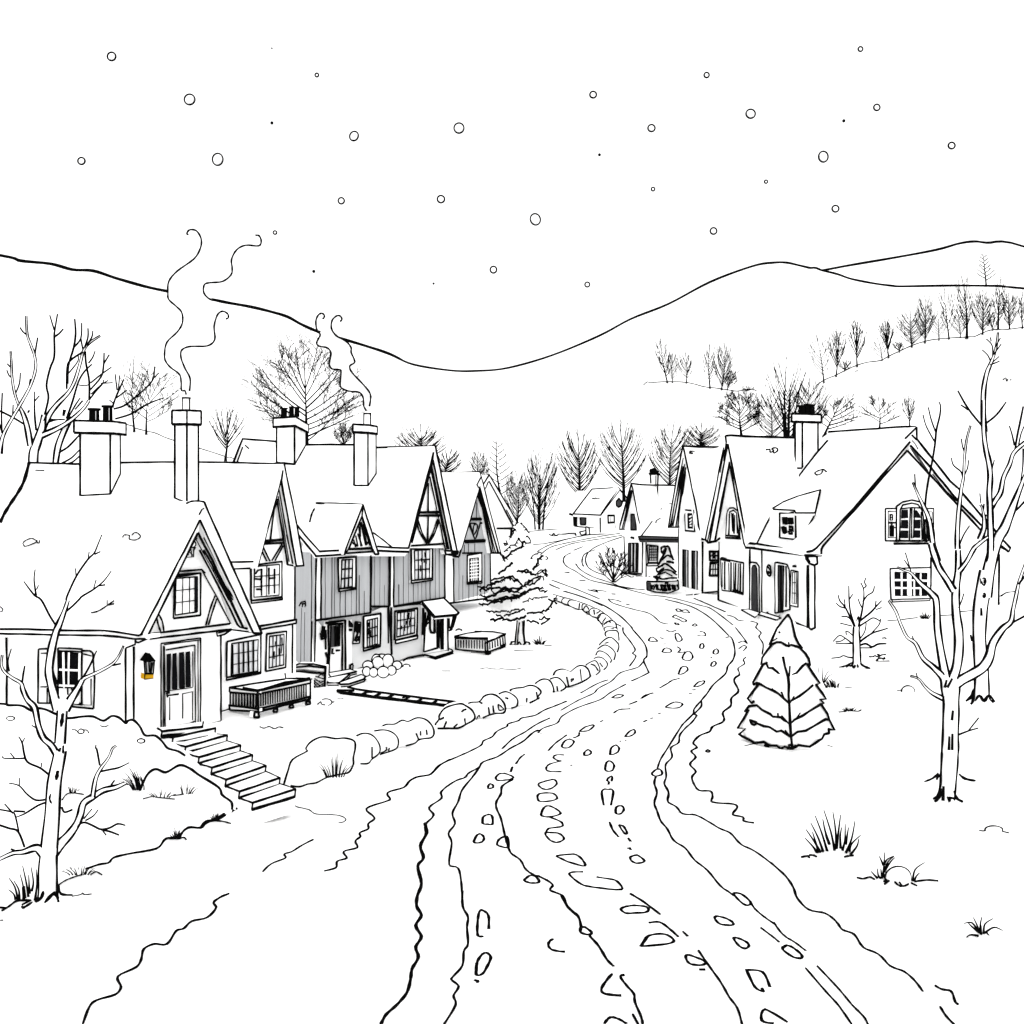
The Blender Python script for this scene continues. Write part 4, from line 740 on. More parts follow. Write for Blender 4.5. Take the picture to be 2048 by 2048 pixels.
b = MB(); b.panel(PR8, tl('H', '300,808 740,826 720,1000 620,1005 400,1305 385,1270 310,850'), 'W', .2, 0); b.ink(PR8, tl('H', '300,806 400,818 730,826'), 3.4, off=2.2)
b.panel(P8o, tl('H', '300,808 315,850 400,1300 385,1300 310,870'), 'W', 2, 2.8, edges=(0, 1), dirv=n8)
b.panel(P8o, tl('H', '300,808 312,860 235,1250 190,1250 195,1190'), 'W', 2, 2.8, edges=(2, 3, 4), dirv=n8)
for s, ww in (('300,830 190,1230', 3.4), ('305,870 215,1240', 3.4), ('295,880 205,1180', 2.6), ('310,880 230,1240', 3), ('285,900 240,1130', 2)): b.ink(P8o, tl('H', s), ww, off=.05)
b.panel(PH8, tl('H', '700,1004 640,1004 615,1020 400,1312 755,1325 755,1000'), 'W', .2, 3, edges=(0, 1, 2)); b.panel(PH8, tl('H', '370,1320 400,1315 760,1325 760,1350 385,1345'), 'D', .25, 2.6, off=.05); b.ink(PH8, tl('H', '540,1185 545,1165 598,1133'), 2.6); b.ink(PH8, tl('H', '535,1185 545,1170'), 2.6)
b.build('roof', c8)
b = MB(); PCh = Front(79); q = tl('H', '485,715 562,715 555,937 500,930'); b.panel(PCh, q, 'W', .8, 3.4); 
for s, ww in (('470,715 495,700 560,705 578,725', 3.4), ('478,690 540,685 565,700', 6), ('485,680 520,665 545,680', 5), ('540,730 535,900', 1.6)): b.ink(PCh, tl('H', s), ww, off=.1)
b.build('chimney', c8)
w = window(c8, P8, tl('H', '300,1105 345,1105 350,1255 298,1255'), None, 1, 1, 'D', w=2.8, ins=(.05, .03))
b = MB(); q = tl('H', '275,1385 370,1385 365,1660 275,1660'); b.panel(P8, q, 'D', .06, 2.6, off=.05)
for x, ww, m in ((.2, 3, 'K'), (.35, 2.4, 'L'), (.55, 3, 'K'), (.7, 2.4, 'L'), (.85, 3, 'K')): b.ink(P8, [lerp2(q, x, 0), lerp2(q, x, 1)], ww, off=.09, m=m)
b.ink(P8, tl('H', '225,1668 300,1682 400,1680'), 4, off=.2); b.build('door', c8)
window(c8, P8b, tl('H', '455,1400 560,1410 555,1570 465,1570'), tl('H', '475,1415 550,1415 548,1550 478,1550'), 4, 5, 'L', w=3, bw=2.6, sill=tl('H', '455,1578 560,1578 560,1600 458,1602'))
# ---- far cottage across the bend
P9a = Front(132); P9b = Plane((1201, 132), (1250, 140)); PR9 = Plane((1147, 1028, 131), (1201, 1030, 131), (1180, 978, 137))
c9 = thing('cottage', 'small far white cottage at the road bend with oval attic window', 'cottage', unp(1190, 1062, 133))
b = MB(); b.panel(P9a, tl('G', '1220,1105 1452,1112 1455,1290 1220,1300'), 'W', .3, 0); b.panel(P9b, tl('G', '1630,880 1452,1110 1455,1290 1700,1290 1720,960'), 'W', 6, 0)
b.ink(P9b, tl('G', '1452,1112 1453,1280'), 3); b.ink(P9b, tl('G', '1590,1190 1600,1235'), 1.5); b.ink(P9a, tl('G', '1200,1110 1205,1215'), 5); b.ink(P9a, tl('G', '1220,1110 1222,1220'), 3); b.ink(P9a, tl('G', '1150,1098 1200,1115'), 4); b.build('wall', c9)
b = MB(); b.panel(PR9, tl('G', '1370,862 1630,845 1455,1112 1190,1100'), 'W', .4, 3.2); b.panel(P9b, tl('G', '1625,845 1640,870 1455,1115 1445,1105'), 'W', 4, 2.4, edges=(1,), off=.6, dirv=P9b.normal()); b.ink(P9b, tl('G', '1640,870 1720,960'), 2.4, off=.5); b.ink(P9b, tl('G', '1628,845 1700,935'), 2.6, off=.5)
b.ink(PR9, tl('G', '1370,958 1385,950 1395,958 1408,945 1420,955 1445,950'), 2.6, True); b.build('roof', c9)
MB().panel(P9a, tl('G', '1258,1135 1310,1132 1312,1205 1262,1205'), 'D', .1, 2.4, off=.1).build('window', c9)
window(c9, P9b, tl('G', '1522,1112 1588,1112 1588,1185 1525,1190'), None, 3, 1, 'W', w=3, bw=2.6)
w = MB().panel(P9b, tl('G', '1632,950 1665,990 1650,1025 1625,1035 1605,1015 1605,980'), 'D', .1, 3.2, off=.1).build('attic_window', c9)
b = MB(); b.panel(Front(128), tl('G', '1310,1225 1345,1230 1350,1300 1315,1305'), 'W', .4, 2.6); b.ink(Front(127.8), tl('G', '1250,1275 1310,1262 1305,1295 1270,1305 1250,1275'), 2.6); b.ink(Front(127.8), tl('G', '1330,1232 1390,1230'), 1.6); b.ink(Front(127.8), tl('G', '1200,1215 1250,1225 1310,1230'), 2.6); 
tag(b.build('gatepost', None, unp(1175, 1068, 128)), 'white gatepost by the far cottage where the road bends', 'gatepost')
LW[0] = 1.0
# ================================================================ SMOKE
def smoke(label, Y, lines, body, w=3.4):
    pl = Front(Y); o = thing('smoke_plume', label, 'smoke', pl.at(*lines[0][0][:2]))
    b = MB(); p = smooth(body, 4); b.prism([pl.at(u, v, -.1) for u, v in p], Vector((0, .35, 0)), 'W'); b.build('smoke_body', o)
    for l in lines:
        b = MB(); b.ink(pl, l, w, True, off=.02, taper=False); b.build('smoke_wisp', o)
l1 = tl('T', '1440,1505 1430,1475 1403,1470 1400,1400 1385,1345 1320,1295 1280,1245 1272,1190 1290,1100 1370,1020 1410,950 1405,870 1360,820 1305,770 1298,720 1305,630 1370,550 1500,455 1550,370 1555,300 1520,240 1470,230 1445,255 1455,270')
l2 = tl('T', '1465,1478 1470,1380 1430,1300 1400,1220 1405,1160 1470,1132 1600,1128 1660,1080 1655,980 1680,890 1720,860 1760,880 1765,910 1745,920')
l3 = tl('T', '1700,785 1620,765 1575,715 1580,655 1620,640 1720,630 1785,580 1795,530 1790,460 1830,385 1900,350') + tl('f', '488,464 493,455 489,445 482,444')
body1 = tl('T', '1405,1470 1385,1345 1285,1245 1275,1180 1300,1095 1400,980 1405,880 1308,780 1300,710 1315,640 1500,460 1600,560 1590,650 1580,720 1640,770 1690,870 1650,1000 1655,1080 1600,1125 1470,1130 1405,1165 1402,1220 1440,1310 1468,1390 1462,1475')
smoke('tall curling chimney smoke rising from the nearest cottage', 24.6, [l1, l2, l3], body1, 3.6)
m1 = tl('U', '1365,1310 1340,1265 1335,1190 1300,1135 1190,1120 1115,1075 1122,935 1100,915 1030,905 1008,850 1025,760 990,705 910,688 885,660 900,620 920,575 890,540 878,450 900,390 935,370 960,390 955,415 940,422')
m2 = tl('U', '1395,1270 1408,1190 1395,1130 1320,1040 1230,945 1205,880 1255,840 1220,750 1218,700 1170,640 1080,590 1030,520 1035,440 1080,395 1115,398 1130,430 1110,450')
body2 = tl('U', '1362,1300 1340,1260 1335,1190 1300,1135 1190,1120 1115,1075 1122,935 1030,905 1008,850 1025,760 990,705 900,685 915,580 960,480 1030,520 1080,590 1165,640 1215,710 1245,840 1205,880 1230,945 1320,1040 1395,1130 1405,1190 1392,1280')
smoke('wavering chimney smoke rising from the grey boarded house', 40.5, [m1, m2], body2, 3.6)

# ================================================================ FURNITURE OF THE YARD
def box3(b, A, B_, C_, z0, z1, w, m='W'):      # upright block on footprint A-B-C, inked
    D_ = A + C_ - B_; q0 = [Vector((p.x, p.y, z0)) for p in (A, B_, C_, D_)]; q1 = [Vector((p.x, p.y, z1)) for p in (A, B_, C_, D_)]
    for i in range(4): j = (i+1) % 4; b.face([q0[i], q0[j], q1[j], q1[i]], m)
    b.face(q1, m); b.face(q0, m)
    def st(p, q): b.tube([p, (p+q)/2, q], .5*w/F*p.y, 'K')
    for i in (0, 1): st(q0[i], q0[i+1])
    for i in range(4): st(q1[i], q1[(i+1) % 4])
    for i in range(3): st(q0[i], q1[i])
PTf = Plane((515, 24.4), (622, 26.0)); PTl = Plane((515, 24.4), (459, 25.2))
tr = thing('planter_trough', 'long slatted planter trough on short feet before the crossed timber cottage', 'planter', PTf.at(515, 1424))
b = MB()
b.panel(PTf, tl('D', '1040,1390 1550,1280 1550,1440 1050,1555'), 'W', .4, 3.6, dirv=Vector((0, 1, 0))); b.panel(PTl, tl('D', '1045,1390 775,1375 775,1540 1050,1555'), 'W', .4, 3.6, dirv=Vector((0, 1, 0)))
slats(b, PTf, tl('D', '1060,1395 1520,1290 1520,1415 1060,1515'), 20, 2.8); slats(b, PTl, tl('D', '790,1385 1040,1395 1040,1525 790,1500'), 9, 3.6)
b.build('slatted_side', tr)
b = MB(); b.panel(PTf, tl('D', '1040,1365 1552,1250 1552,1285 1040,1392'), 'W', .1, 3.6, off=.06); b.panel(PTl, tl('D', '1042,1365 768,1328 768,1372 1042,1392'), 'W', .1, 3.6, off=.06)
for s, ww in (('770,1325 1305,1245', 4), ('900,1330 1040,1358 1540,1240', 5), ('1060,1350 1300,1275 1500,1250', 3), ('1305,1190 1310,1240 1540,1240', 3.4)): b.ink(Plane((515, 24.3), (622, 25.9)), tl('D', s), ww, off=.08)
b.prism([PTl.at(*p, -.02) for p in tl('D', '768,1328')] + [PTf.at(*tl('D', '1042,1368')[0], -.02), PTf.at(*tl('D', '1552,1252')[0], -.02), PTf.at(*tl('D', '1305,1240')[0], -1.2)], Vector((0, 0, -.04)))
b.build('rim', tr)
b = MB(); b.panel(PTf, tl('D', '1048,1535 1540,1415 1540,1440 1048,1560'), 'W', .1, 4.4, off=.06); b.panel(PTl, tl('D', '1048,1535 765,1500 770,1545 1048,1560'), 'W', .1, 4, off=.06); b.build('base_rail', tr)
for s, pl in (('1012,1565 1048,1565 1055,1615 1005,1615', PTf), ('1200,1535 1230,1530 1230,1562 1192,1565', PTf), ('1350,1500 1380,1495 1388,1520 1345,1525', PTf), ('1510,1465 1548,1460 1548,1488 1505,1492', PTf)):
    b = MB(); b.panel(pl, tl('D', s), 'W', .15, 4.4, off=.04); b.build('foot', tr)
LW[0] = .7
bk = thing('log_basket', 'dark hatched log basket at the house corner behind the planter trough', 'basket', unp(620, 1378, 30))
yb = GR.Y(625, 1378); PB = Plane((585, yb - .2), (654, yb + .5)); b = MB()
b.panel(PB, tl('D', '1380,1125 1440,1098 1580,1100 1700,1125 1690,1330 1560,1345 1560,1250 1385,1235'), 'W', .35, 4.6, dirv=Vector((.1, 1, 0)))
for i in range(7):
    y = 1205 + i*16 if i > 2 else 1150 + i*12; b.ink(PB, tl('D', f'{1390+i*2},{y+6} {1480+i},{y+RND.uniform(-4,8)} {1695-i},{y+20+RND.uniform(-6,8)}'), RND.choice((1.2, 1.6, 2)), off=.04)
for s, ww in (('1385,1165 1560,1185 1690,1195', 5), ('1380,1135 1540,1120 1700,1140', 5.5), ('1570,1250 1640,1310 1680,1290', 3), ('1575,1270 1620,1330 1680,1310', 3), ('1590,1240 1650,1280 1690,1260', 3), ('1600,1220 1680,1245', 3), ('1570,1300 1600,1335', 3), ('1560,1240 1560,1345', 4), ('1695,1130 1685,1330', 5), ('1620,1230 1650,1200 1690,1220', 3)): b.ink(PB, tl('D', s), ww, off=.06)
b.build('basket_body', bk)
LW[0] = .85
PX = Plane((910, 44.5), (972, 43.2)); PXr = Plane((972, 43.2), (1012, 45.2))
bn = thing('slatted_planter', 'low slatted planter on the snowy lawn between doorway and spruce', 'planter', PX.at(972, 1306))
b = MB(); b.panel(PX, tl('F', '1500,850 1810,860 1815,985 1505,960'), 'W', .4, 4, dirv=Vector((0, 1, 0))); b.panel(PXr, tl('f', '915,1214 952,1198 953,1218 916,1232') , 'W', .4, 4, dirv=Vector((0, 1, 0)))
slats(b, PX, tl('F', '1515,865 1800,870 1800,960 1515,945'), 11, 3); slats(b, PXr, tl('f', '917,1215 951,1201 952,1215 917,1228'), 7, 3); b.build('slatted_side', bn)
b = MB(); b.prism([PX.at(*p, .0) for p in tl('F', '1495,835')] + [PX.at(*tl('F', '1810,855')[0]), PXr.at(*tl('f', '954,1196')[0]), unp(*tl('F', '1750,785')[0], 47)], Vector((0, 0, -.06)))
for s, ww in (('1495,840 1650,850 1810,855', 5.5), ('1495,832 1620,802 1750,785', 3.6)): b.ink(PX, tl('F', s), ww, off=.05)
b.ink(PXr, tl('f', '915,1213 954,1196'), 5, off=.05); b.ink(PXr, tl('f', '896,1191 930,1192 954,1196'), 3.4, off=.03); b.build('rim', bn)
for t, s in (('F', '1500,950 1540,960 1540,980 1500,982'), ('F', '1780,975 1820,975 1825,1010 1790,1012'), ('f', '944,1218 953,1215 953,1226 945,1228')):
    b = MB(); b.panel(PX if t == 'F' else PXr, tl(t, s), 'K', .15, 2, off=.02); b.build('foot', bn)
b = MB(); b.panel(PXr, tl('F', '1660,985 1780,990 1780,996 1660,992'), 'K', .05, 0, off=.1)  # solid black strip standing in for the shade beneath the planter
b.build('painted_shadow', bn)
# potted spruce at the right hand row
PK = Plane((1293, 66.3), (1357, 65.6)); pt = thing('planter_tub', 'broad dark staved tub holding the little spruce at the narrow cottage', 'planter', PK.at(1325, 1186))
b = MB(); b.panel(PK, tl('H', '450,1755 755,1740 760,1830 660,1865 540,1855 455,1835'), 'W', 1.2, 3.4)
b.panel(PK, tl('H', '452,1765 490,1765 500,1835 460,1835'), 'D', .1, 0, off=.04)
for i in range(15): x = 490 + i*18; b.ink(PK, tl('H', f'{x},{1775+RND.uniform(0,12)} {x+RND.uniform(-6,20)},1810 {x+RND.uniform(4,22)},{1850-abs(i-7)*3}'), RND.choice((2.4, 4, 5)), True, off=.05)
b.ink(PK, tl('H', '450,1752 600,1755 758,1742'), 4, off=.06); b.build('staves', pt)

LW[0] = 1.1
# ================================================================ STEPS UP TO THE NEAR COTTAGE
stp = thing('stone_stairs', 'flight of eight snowy stone steps climbing to the near cottage door', 'stairs', unp(503, 1619, 21.7))
Lp = [(410, 985), (308, 897), (204, 805), (95, 712), (-5, 632), (-108, 552), (-205, 478), (-290, 432)]; Rp = [(740, 878), (620, 793), (512, 698), (408, 616), (316, 540), (213, 462), (122, 408), (20, 398)]
prev = None
for k in range(8):
    x0, y0 = 400 + Lp[k][0]*500/1932, 1350 + Lp[k][1]*500/1932; x1, y1 = 400 + Rp[k][0]*500/1932, 1350 + Rp[k][1]*500/1932
    YL, YR = 21.7 + k*.115, 22.6 + k*.125; nl, nr = unp(x0, y0, YL), unp(x1, y1, YR)
    h = 13.5 if k < 7 else 10
    bl, br = unp(x0 - 2, y0 + h, YL), unp(x1 - 1.5, y1 + h + (1 if k else 2), YR)
    kk = min(7, k+1); xa, ya = 400 + Lp[kk][0]*500/1932, 1350 + Lp[kk][1]*500/1932 + 13; xb, yb = 400 + Rp[kk][0]*500/1932, 1350 + Rp[kk][1]*500/1932 + 12
    if k == 7: xa, ya, xb, yb = x0 - 8, y0 - 6, x1 + 2, y1 - 10
    tlf, trt = unp(xa - 2, ya, YL + .13), unp(xb, yb, YR + .13)
    b = MB(); b.face([nl, nr, trt, tlf]); b.face([nl, nr, br, bl]); lo = [Vector((p.x, p.y, .1)) for p in (bl, br, trt, tlf)]
    up = [bl, br, trt, tlf]
    for i in range(4): j = (i+1) % 4; b.face([up[i], up[j], lo[j], lo[i]])
    b.face([nl, tlf, bl]); b.face([nr, trt, br])
    def st(p, q, w): b.tube([p.lerp(q, t) + Vector((0, -.015, RND.uniform(-.004, .004))) for t in (0, .2, .4, .6, .8, 1)], [.5*w*(1 + .12*math.sin(i*2.)) / F * p.y for i in range(6)], 'K')
    st(nl, nr, 5); st(bl, br, 6.2); st(nr, br, 3.6); st(nl, bl, 3.6); st(nr, trt, 3.4); st(nl, tlf, 3.8)
    b.build('step', stp)
# doorstep of the grey house, step of hooded door
ds = thing('doorstep', 'rounded low doorsteps at the glazed door of the grey boarded house', 'steps', GR.at(690, 1365))
PS = GR
for s in ('270,1215 480,1180 545,1200 300,1255', '250,1265 480,1225 380,1310 270,1310', '370,1312 590,1232 632,1250 615,1275 470,1322 395,1325'):
    p = tl('F', s); b = MB(); top = [PS.at(*q) + Vector((0, 0, .1)) for q in p]; b.prism(top, Vector((0, 0, -.2))); b.tube(top + [top[0]], [.5*4/F*q.y for q in top + [top[0]]], 'K')
    lowp = [q - Vector((0, .03, .1)) for q in top]; b.tube(lowp, [.5*4.5/F*q.y for q in lowp], 'K'); b.build('step', ds)
b = MB(); p = tl('F', '1190,1015 1200,1030 1305,1055 1475,1000 1470,985 1420,968 1330,975'); top = [GR.at(*q) + Vector((0, 0, .08)) for q in p]; b.prism(top, Vector((0, 0, -.2))); b.tube(top + [top[0]], [.5*3.8/F*q.y for q in top + [top[0]]], 'K'); b.ink(GR, tl('F', '1195,1022 1305,1058 1475,1002'), 5, off=.02)
tag(b.build('doorstep', None, GR.at(870, 1310)), 'flat square doorstep under the sloping hood of the grey house', 'doorstep')
pe = MB(); P_ = tl('F', '365,1358 460,1322 700,1365 960,1398 1300,1440 1600,1480 1580,1500 1440,1505 1150,1470 860,1432 600,1400 395,1378'); top = [GR.at(*q) + Vector((0, 0, .012)) for q in P_]; pe.prism(top, Vector((0, 0, -.1)))
PEs = GR
for s, ww in (('460,1322 560,1345 700,1365 960,1398 1300,1440 1600,1478', 4), ('365,1358 395,1378 600,1402 860,1435 1150,1470 1440,1505', 5.5), ('365,1355 520,1355', 4), ('520,1355 450,1385', 4), ('640,1375 590,1400', 4.5), ('775,1385 710,1418', 4.5), ('900,1395 840,1430', 4.5), ('1060,1415 1000,1450', 4), ('1180,1435 1120,1465', 4.5), ('1320,1455 1270,1485', 4.5), ('1450,1470 1410,1500', 4.5), ('990,1425 1040,1412', 3), ('580,1400 640,1370 700,1370', 4), ('700,1418 840,1425', 4)): pe.ink(GR, tl('F', s), ww, off=.26)
tag(pe.build('path_edging', None, GR.at(790, 1390)), 'narrow block path edging running from doorsteps to the snow capped border', 'edging')

# ================================================================ SNOW-CAPPED BORDERS
def border(name, label, cat, items, w=4.2):
    base = GR.at(items[0][0], items[0][1] + items[0][3]); o = thing(name, label, cat, base)
    for (u, v, ru, rv, dark) in items:
        Y = GR.Y(u, v + rv*.75); b = MB(); b.clump(u, v, ru, rv, Y, w)
        for (du, h) in dark: b.ink(Front(Y - ru*.6/F*Y), [(u + du, v + rv*.45 - h), (u + du + 1, v + rv*.5)], 3, off=.05)
        b.build('snowy_stone', o)
    return o
hd = thing('snowy_hedge', 'rounded snow covered hedge beside the foot of the stone steps', 'hedge', GR.at(650, 1570))
def hump(root, t, outline, Y, extra=(), w=4.2, th=.5):
    Y = min(GR.Y(*q) for q in tl(t, outline)) - .1; pl = Front(Y); p = smooth(tl(t, outline), 4); b = MB(); c = sum((Vector((u, v, 0)) for u, v in p), Vector()) / len(p)
    rim = [pl.at(u, v) for u, v in p]
    rings = [rim] + [[pl.at(c.x + (u-c.x)*k, c.y + (v-c.y)*k, th*(1-k*k)**.5*.6) for u, v in p] for k in (.85, .6, .3)]
    for r0, r1 in zip(rings, rings[1:]):
        for i in range(len(p)): j = (i+1) % len(p); b.face([r0[i], r0[j], r1[j], r1[i]])
    b.face(rings[-1]); b.face([q + Vector((0, .4, 0)) for q in rim])
    for i in range(len(p)): j = (i+1) % len(p); b.face([rim[i], rim[j], rim[j] + Vector((0, .4, 0)), rim[i] + Vector((0, .4, 0))])
    for t2, s, ww in extra: b.ink(Front(Y), tl(t2, s), ww, True, off=th*.62)
    R = [pl.at(u, v, .5*w/F*Y) for u, v in p]; b.tube(R, [.5*w*(1+.12*math.sin(i))/F*Y for i in range(len(R))], 'K'); b.build('snow_hump', root)
hump(hd, 'N', '650,840 680,740 715,655 830,588 820,565 860,515 945,478 1045,492 1120,488 1190,508 1200,560 1185,640 1185,690 1150,750 1080,765 980,790 900,830 830,842 765,862 700,855', 23.3)
hump(hd, 'N', '1185,690 1190,508 1230,462 1290,452 1345,478 1385,540 1385,600 1330,645 1300,680 1240,684', 24.0, (('N', '1330,555 1330,640', 3), ('N', '1180,612 1182,680', 3)))
hump(hd, 'N', '1330,640 1330,460 1375,430 1440,428 1500,455 1530,500 1522,560 1460,590 1390,612', 24.8, (('N', '1395,605 1440,580 1440,558', 3), ('N', '1455,585 1465,565', 3)))
hump(hd, 'N', '1522,560 1500,455 1405,418 1430,385 1500,382 1560,352 1610,360 1680,332 1745,345 1795,395 1808,450 1790,480 1740,488 1690,498 1660,525 1590,545', 25.6, (('N', '1670,450 1690,498', 3.4), ('N', '1705,432 1705,468', 3), ('N', '1750,422 1755,462', 3.4)))
bd = thing('stone_border', 'curving border of snow capped boulders round the lawn beside the road', 'border', GR.at(905, 1455))
def bh(s, v, extra=(), t='O', w=4.0): 
    p = tl(t, s); lowv = max(q[1] for q in p); cu = sum(q[0] for q in p)/len(p); hump(bd, t, s, GR.Y(cu, lowv) - .1, extra, w, .3)
bh('270,385 300,345 305,310 340,262 400,235 470,222 505,235 560,275 578,335 520,375 450,408 360,410 290,412', 0, (('O', '305,345 340,328', 3.4), ('O', '340,405 360,358', 3), ('O', '415,405 445,378', 3), ('O', '475,285 495,268 515,265', 3.4), ('O', '500,335 505,375', 3)))
bh('578,335 560,275 510,240 540,215 610,208 650,165 700,148 750,162 800,210 815,260 800,292 740,295 690,308 640,330', 0, (('O', '610,205 638,220', 3.4), ('O', '683,248 692,305', 3.4), ('O', '718,235 725,290', 3.4), ('O', '758,225 765,270 800,265 780,240 758,225', 2.6), ('O', '590,345 610,310 618,330', 2.2)))
bh('815,260 800,205 760,158 790,135 830,132 880,160 908,195 900,240 860,255', 0, (('O', '812,175 838,182', 3),))
bh('905,240 905,190 850,125 885,105 945,98 1000,82 1050,90 1090,130 1065,165 1060,185 1000,215', 0, (('O', '980,178 978,212', 3), ('O', '1055,130 1062,182', 3)))
bh('1065,185 1090,130 1040,82 1075,45 1120,32 1160,48 1185,100 1185,135', 0)
bh('1190,130 1185,90 1155,40 1205,20 1245,40 1280,92 1240,122', 0, (('O', '1213,85 1218,125', 3),))
bh('410,975 430,935 480,922 525,935 540,945 600,900 645,895 680,920 695,960 690,985 620,1025 520,1058 500,1040', 0, (('X', '515,980 530,1050', 3), ('X', '620,920 630,1010', 2), ('X', '555,1020 550,1000 570,995 560,1010', 2.4)), 'X', 3.6)
bh('690,975 690,930 660,895 730,855 760,890 770,935 740,965', 0, (('X', '700,880 735,895 760,935', 2.6),), 'X', 3.2)
bh('770,935 755,885 720,855 745,830 790,835 825,870 825,900 800,925', 0, (('X', '770,870 795,905', 2.4),), 'X', 3.2)
bh('825,890 815,850 745,828 755,785 790,785 830,810 860,850 850,870', 0, (), 'X', 3.2)
bh('855,855 840,810 755,780 775,750 815,735 860,760 890,800 880,850', 0, (), 'X', 3.2)
bh('890,805 870,760 770,745 800,700 850,675 890,700 918,740 905,790', 0, (('X', '800,725 840,710', 2.2),), 'X', 3.2)
bh('915,740 905,710 850,675 815,660 825,628 900,625 915,660 918,700', 0, (), 'X', 3.2)
bh('912,660 905,630 815,625 810,600 850,595 890,600 905,610', 0, (('X', '835,615 880,605', 2.2),), 'X', 3)
bh('905,620 890,560 850,545 815,570 790,565 800,600 825,630 860,630', 0, (('X', '800,580 830,550 860,560', 2.4),), 'X', 3)
bh('890,570 840,515 790,490 755,520 790,575 820,580', 0, (('X', '760,530 780,495', 2.4), ('X', '790,560 820,520', 2.4)), 'X', 3)
bh('840,520 770,465 720,450 690,470 700,505 755,525', 0, (('X', '725,460 730,500', 3), ('X', '745,490 775,470', 2.4)), 'X', 2.8)
bh('770,470 690,430 640,418 640,465 700,500 720,480', 0, (('X', '640,465 665,430 690,470 660,480 640,465', 2.4),), 'X', 2.8)
bh('690,435 610,400 540,388 530,425 620,462 650,450', 0, (('X', '615,410 610,455', 2.4),), 'X', 2.6)
bh('610,402 530,378 490,375 480,405 540,428', 0, (('X', '550,390 535,425', 2.4),), 'X', 2.6)
bh('520,380 440,352 380,340 330,372 400,375 490,410', 0, (('X', '490,375 480,408', 2.4), ('X', '385,365 445,380', 2.4), ('X', '440,355 430,370', 2)), 'X', 2.6)
b = MB()
for s, ww in (('490,320 650,368 790,432', 2.4), ('400,345 530,375 690,430 800,490 860,545 935,590', 2.4), ('330,370 440,395 520,430 640,465 740,520 760,550', 2.4)): b.ink(GR, tl('X', s), ww, True, off=.1)
b.build('coping_line', bd)
# snowballs heaped by the grey house
sb = [(640,1160,48,52), (675,1178,58,46), (700,1130,50,48), (660,1110,46,52), (755,1080,60,60), (855,1070,52,62), (720,1060,40,40), (790,1035,44,38), (705,1190,44,40), (800,1185,56,50), (885,1165,42,42), (650,1185,40,40)]
sb = [(790,1040,62,34), (740,1060,44,52), (850,1072,52,66), (658,1112,50,40), (755,1088,54,56), (645,1172,38,44), (712,1180,40,44), (805,1178,56,52), (886,1162,42,44), (938,1112,44,38)]
for i, (x, y, rx, ry) in enumerate(sb):
    u, v = 600 + x*400/1932, 1100 + y*400/1932; ru, rv = rx*400/1932, ry*400/1932; Y = 37.2 - (v - 1310)*.012; b = MB(); b.clump(u, v, ru, rv, Y, 3.4, .9)
    tag(b.build('snowball', None, unp(u, v + rv, Y)), 'white snowball in the rounded heap before the grey boarded house', 'snowball', 'snowballs heaped by the grey house')
# loose stones
def stone(t, u, v, ru, rv, label, w=3, side=None, Yf=None):
    (u, v), = tl(t, f'{u},{v}'); k = TILE[t][2]/1932; ru *= k; rv *= k; Y = Yf or GR.Y(u, v + rv*.2); b = MB(); b.clump(u, v, ru, rv, Y, w, .8)
    for s in side or (): b.ink(Front(Yf) if Yf else GR, tl(t, s), w*.85, True, off=.03)
    tag(b.build('stone', None, unp(u, v, Y)), label, 'stone')
stone('L', 810, 1360, 62, 48, 'round snow capped stone beside the trunk of the right foreground tree', 3, ('710,1360 740,1355 760,1362', '755,1366 870,1362'))
stone('S', 1697, 430, 68, 30, 'flat pale stone near the right edge below the tree roots', 3, ('1585,435 1620,440 1635,432', '1762,442 1815,455'))
stone('S', 958, 800, 100, 88, 'large domed stone between two grass tufts at lower right', 3.4)
stone('F', 250, 1470, 58, 32, 'small cracked stone on snow before the log basket', 2.6, ('170,1490 200,1465 210,1490 240,1495', '310,1470 330,1466'))
stone('F', 1028, 1125, 34, 22, 'small pointed stone to the right of the snowball heap', 2.6)
stone('F', 1535, 777, 28, 14, 'tiny stone just behind the low slatted planter', 3)
stone('Z', 103, 660, 38, 20, 'small diamond shaped stone on the bank at the left edge', 2.6, None, 21.5)
stone('Z', 1364, 877, 36, 20, 'small oval stone on the bank left of the stone steps', 3, None, 21.4)
stone('Z', 785, 785, 28, 22, 'tiny stone half buried in the drift below the shuttered window', 2.6, ('695,770 730,772 765,805 790,808', '800,770 840,775 860,805', '965,730 1010,740 1048,728'), 21.3)

